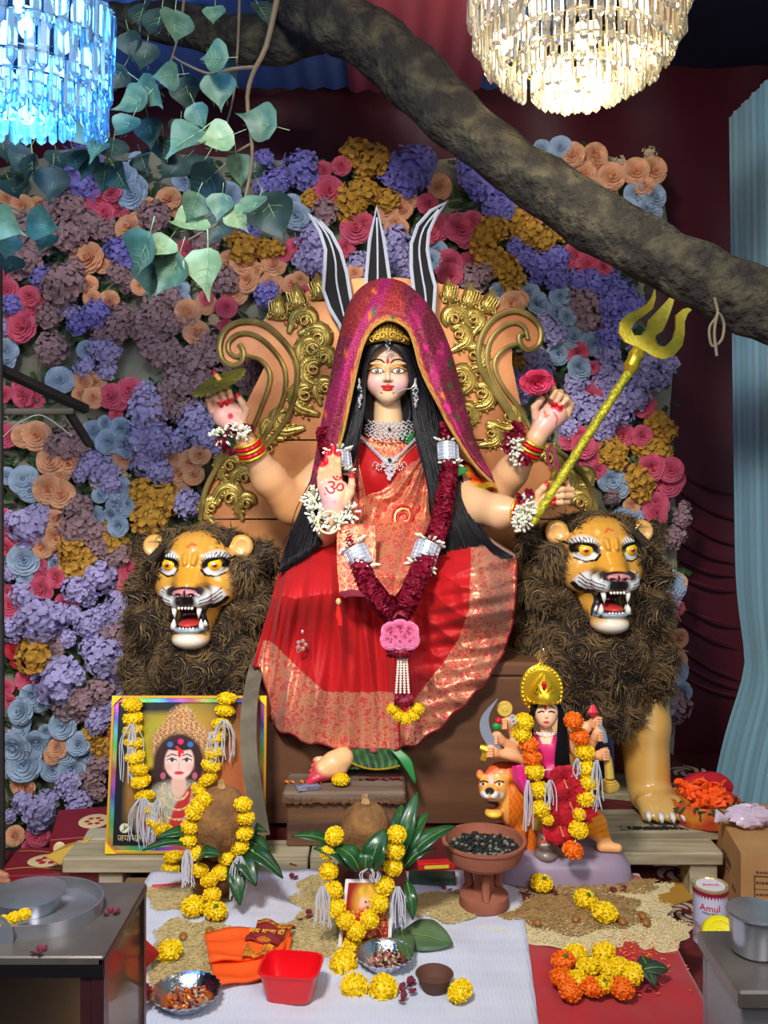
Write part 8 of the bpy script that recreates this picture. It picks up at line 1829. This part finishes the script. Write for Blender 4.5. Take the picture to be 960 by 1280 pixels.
tag(obj('stone_block', MB().box((-.05, -.04, 0), (.05, .04, .115), bev=.006, M=Matrix.Translation(P(130, 0, 2.455)*1.0) @ Matrix.Rotation(.1, 4, 'Z')), mat('pale_block', (186, 176, 150), .9, bump=.4)), 'pale block between the red sweet box and the framed print', 'block')
bpy.data.objects['stone_block'].location.z = .501
# ================================================================ NEAR BOXES
glass = mat('dusty_glass', (225, 232, 235), .05, trans=1, ior=1.1, alpha=.25); darkf = mat('dark_bronze_frame', (52, 38, 40), .35, .5); steelT = mat('dusty_steel_top', (122, 114, 108), .3, .45, var=.3, vscale=14)
zt = .983; xr_ = -.351; yf_, yb_ = 1.152, 1.358; xl_ = -.72; zb_ = .6215
nb = thing('glass_lamp_box', 'steel-topped glass lamp box at the near left corner', 'box', ((xr_+xl_)/2, (yf_+yb_)/2, zb_))
obj('steel_top', MB().box((xl_, yf_, zt-.012), (xr_, yb_, zt), bev=.002), steelT, nb)
for x_, y_, w_ in ((xr_-.016, yf_+.001, .016), (xr_-.009, yb_-.012, .009), (xl_, yf_+.001, .016), (xl_, yb_-.012, .012)): obj('corner_post', MB().box((x_, y_, zb_), (x_+w_, y_+.012 if w_ < .016 else y_+.020, zt-.012)), mat('dark_maroon_post', (74, 40, 44), .35, .3) if w_ == .016 else darkf, nb, smooth=False)
obj('glass_pane', MB().box((xr_-.004, yf_+.022, zb_), (xr_-.002, yb_-.013, zt-.012)), glass, nb, smooth=False); obj('glass_pane', MB().box((xl_+.017, yf_+.004, zb_), (xr_-.030, yf_+.006, zt-.012)), glass, nb, smooth=False)
obj('side_frame', MB().box((xr_-.006, yf_, zt-.014), (xr_+.001, yb_, zt-.004)), darkf, nb, smooth=False); obj('front_frame', MB().box((xl_, yf_-.001, zt-.026), (xr_, yf_+.004, zt-.012)), mat('black_edge', (22, 20, 22), .4), nb, smooth=False)
obj('front_panel', MB().box((xr_-.03, yf_+.002, zb_), (xr_-.0165, yf_+.01, zt-.014)), mat('dark_maroon_post'), nb, smooth=False)
obj('back_panel', MB().box((xl_, yb_-.004, zb_), (xr_-.01, yb_, zt-.014)), mat('smoked_back', (52, 46, 40), .5), nb, smooth=False)
# flame inside
b = MB().lathe([(0, 0), (.03, 0), (.038, .014), (.034, .014), (.02, .006), (0, .006)], 24, Vector((-.435, 1.26, .70))); lp = tag(obj('oil_lamp', b, GOLD), 'small brass oil lamp burning inside the near left glass box', 'lamp')
obj('flame', MB().lathe([(0, .0), (.004, .004), (.0055, .012), (.003, .026), (0, .038)], 10, Vector((-.435, 1.245, .714))), mat('flame', (255, 170, 60), emit=9, ecol=(255, 150, 40)), lp)
obj('lamp_stand', MB().lathe([(.05, 0), (.05, .008), (.01, .012), (.01, .078), (0, .078)], 20, Vector((-.435, 1.26, .622))), darkf, lp)
point('oil_lamp_light', (-.435, 1.245, .75), .35, (1, .6, .25), .01)
# ring pan on the box top
cp = T(50, 1142, zt); cp.z = zt; pn = thing('steel_ring_pan', 'open steel ring pan on the near left glass box', 'pan', cp)
rP = .084
obj('ring_wall', MB().lathe([(rP, 0), (rP+.001, .019), (rP-.002, .019), (rP-.003, .002), (0, .0015)], 60, cp, sy=.86), STEEL, pn)
obj('handle', MB().lathe([(.0, .001), (.03, .001), (.03, .003), (0, .003)], 30, M=Matrix.Translation(cp+Vector((-.035, -.076, .004))) @ Matrix.Rotation(math.radians(75), 4, 'X')), STEEL, pn)
c2_ = cp+Vector((-.02, .015, .002)); obj('inner_drum', MB().lathe([(.040, 0), (.040, .016), (.047, .019), (.049, .021), (.02, .026), (0, .026)], 40, c2_), STEEL, pn)
garland('short marigold string lying over the ring pan at the left edge', [(4, 1152), (18, 1147), (30, 1143)], lambda x, y: T(x, y, 1.0).y-.01, 9)
b = MB(); 
for x, y in ((8, 1126), (48, 1192), (139, 1143), (2, 1128)): 
    for k in range(4): c_ = T(x+random.uniform(-3, 3), y, zt); c_.z = zt+.001; a = random.uniform(0, 6.28); b.petal(c_, Vector((math.cos(a), math.sin(a), .2)).normalized(), Vector((0, 0, 1)), .011, .009, .002, .003)
tag(obj('rose_petals', b, dp, kind='stuff', smooth=False), 'dark petals lying on the near left steel top', 'petals')
# red cloth seen through the glass side
b = MB(); q = T(157, 1215, .64); b.tube([q+Vector((.035, .05, -.015)), q+Vector((.0, 0, .02)), q+Vector((-.05, -.05, .0))], [.02, .055, .04], 14, flat=.5); b.v = [tuple(Vector(v)+Vector((random.uniform(-.004, .004),)*3)) for v in b.v]
o = tag(obj('red_bundle', b, mat('crumpled_red_cloth')), 'crumpled red cloth bundle on the table behind the near left box', 'cloth'); o.location.z = .621
foil_bowl(152, 1262, .052, 'foil bowl beside the crumpled red cloth behind the near left box', [mo, rice, dp])
# right near box
zt2 = .969; yf2, yb2 = 1.10, 1.246; xl2 = .424
rb_ = thing('glass_lamp_box', 'low steel-topped box at the near right corner carrying a steel cup', 'box', (.58, 1.17, .62))
b = MB(); b.box((xl2, yf2, zt2-.022), (.80, yb2, zt2), bev=.003); obj('steel_top', b, steelT, rb_)
obj('glass_side', MB().box((xl2+.006, yf2+.01, .6175), (xl2+.010, yb2-.006, zt2-.022)), mat('grey_glass', (150, 150, 152), .2, trans=.5, alpha=.7), rb_, smooth=False)
obj('glass_front', MB().box((xl2+.010, yf2+.010, .6175), (.79, yf2+.014, zt2-.022)), mat('grey_glass'), rb_, smooth=False); obj('back_panel', MB().box((xl2+.010, yb2-.01, .6175), (.79, yb2-.006, zt2-.022)), mat('steel_back', (120, 112, 106), .5, .4), rb_, smooth=False)
c_ = T(944, 1190, zt2); c_.z = zt2; b = MB().lathe([(0, 0), (.026, 0), (.030, .004), (.033, .05), (.036, .052), (.035, .055), (.02, .058), (0, .058)], 40, c_); tag(obj('steel_cup', b, STEEL), 'dented steel cup turned down on the near right box', 'cup')
b = MB().lathe([(0, 0), (.02, 0), (.024, .01), (0, .01)], 20, Vector((.50, 1.14, .82))); lp = tag(obj('oil_lamp', b, GOLD), 'small brass oil lamp burning inside the near right box', 'lamp')
obj('flame', MB().lathe([(0, 0), (.004, .004), (.0055, .011), (.003, .024), (0, .034)], 10, Vector((.492, 1.135, .83))), mat('flame'), lp); obj('lamp_stand', MB().lathe([(.03, 0), (.03, .008), (.008, .012), (.008, .2), (0, .2)], 16, Vector((.50, 1.14, .62))), darkf, lp)
# fingers of someone at the left edge
HF = Field(P(-70, 1140, 2.05)-Vector((0, .08, 0)), P(40, 1065, 2.05)+Vector((0, .08, 0)), .0028); sh = S(2.05)
hh = lambda x, y, d: P(x, y, 2.05)+Vector((0, -d*sh, 0))
HF.cone(hh(-60, 1105, 0), hh(-30, 1100, 0), 18*sh, 20*sh, .01)
for k, (x1, y1, x2, y2) in enumerate(((-6, 1088, 8, 1094), (-6, 1096, 10, 1101), (-8, 1104, 6, 1108), (-12, 1111, 0, 1114))): HF.chain([hh(-30, 1092+k*6, 2), hh(x1, y1, 4), hh(x2, y2, 2)], [6*sh, 5.2*sh, 4.2*sh], .004)
HF.chain([hh(-40, 1086, 4), hh(-18, 1080, 8), hh(-6, 1084, 8)], [7*sh, 6*sh, 4.6*sh], .004)
V, Q = HF.mesh(); o = obj('person', np_mesh('person', V, Q, mat('warm_skin', (176, 116, 92), .5, bump=.1, bscale=200)), mat('warm_skin')); tag(o, 'person at the left edge of whom only the bare fingertips show', 'person')
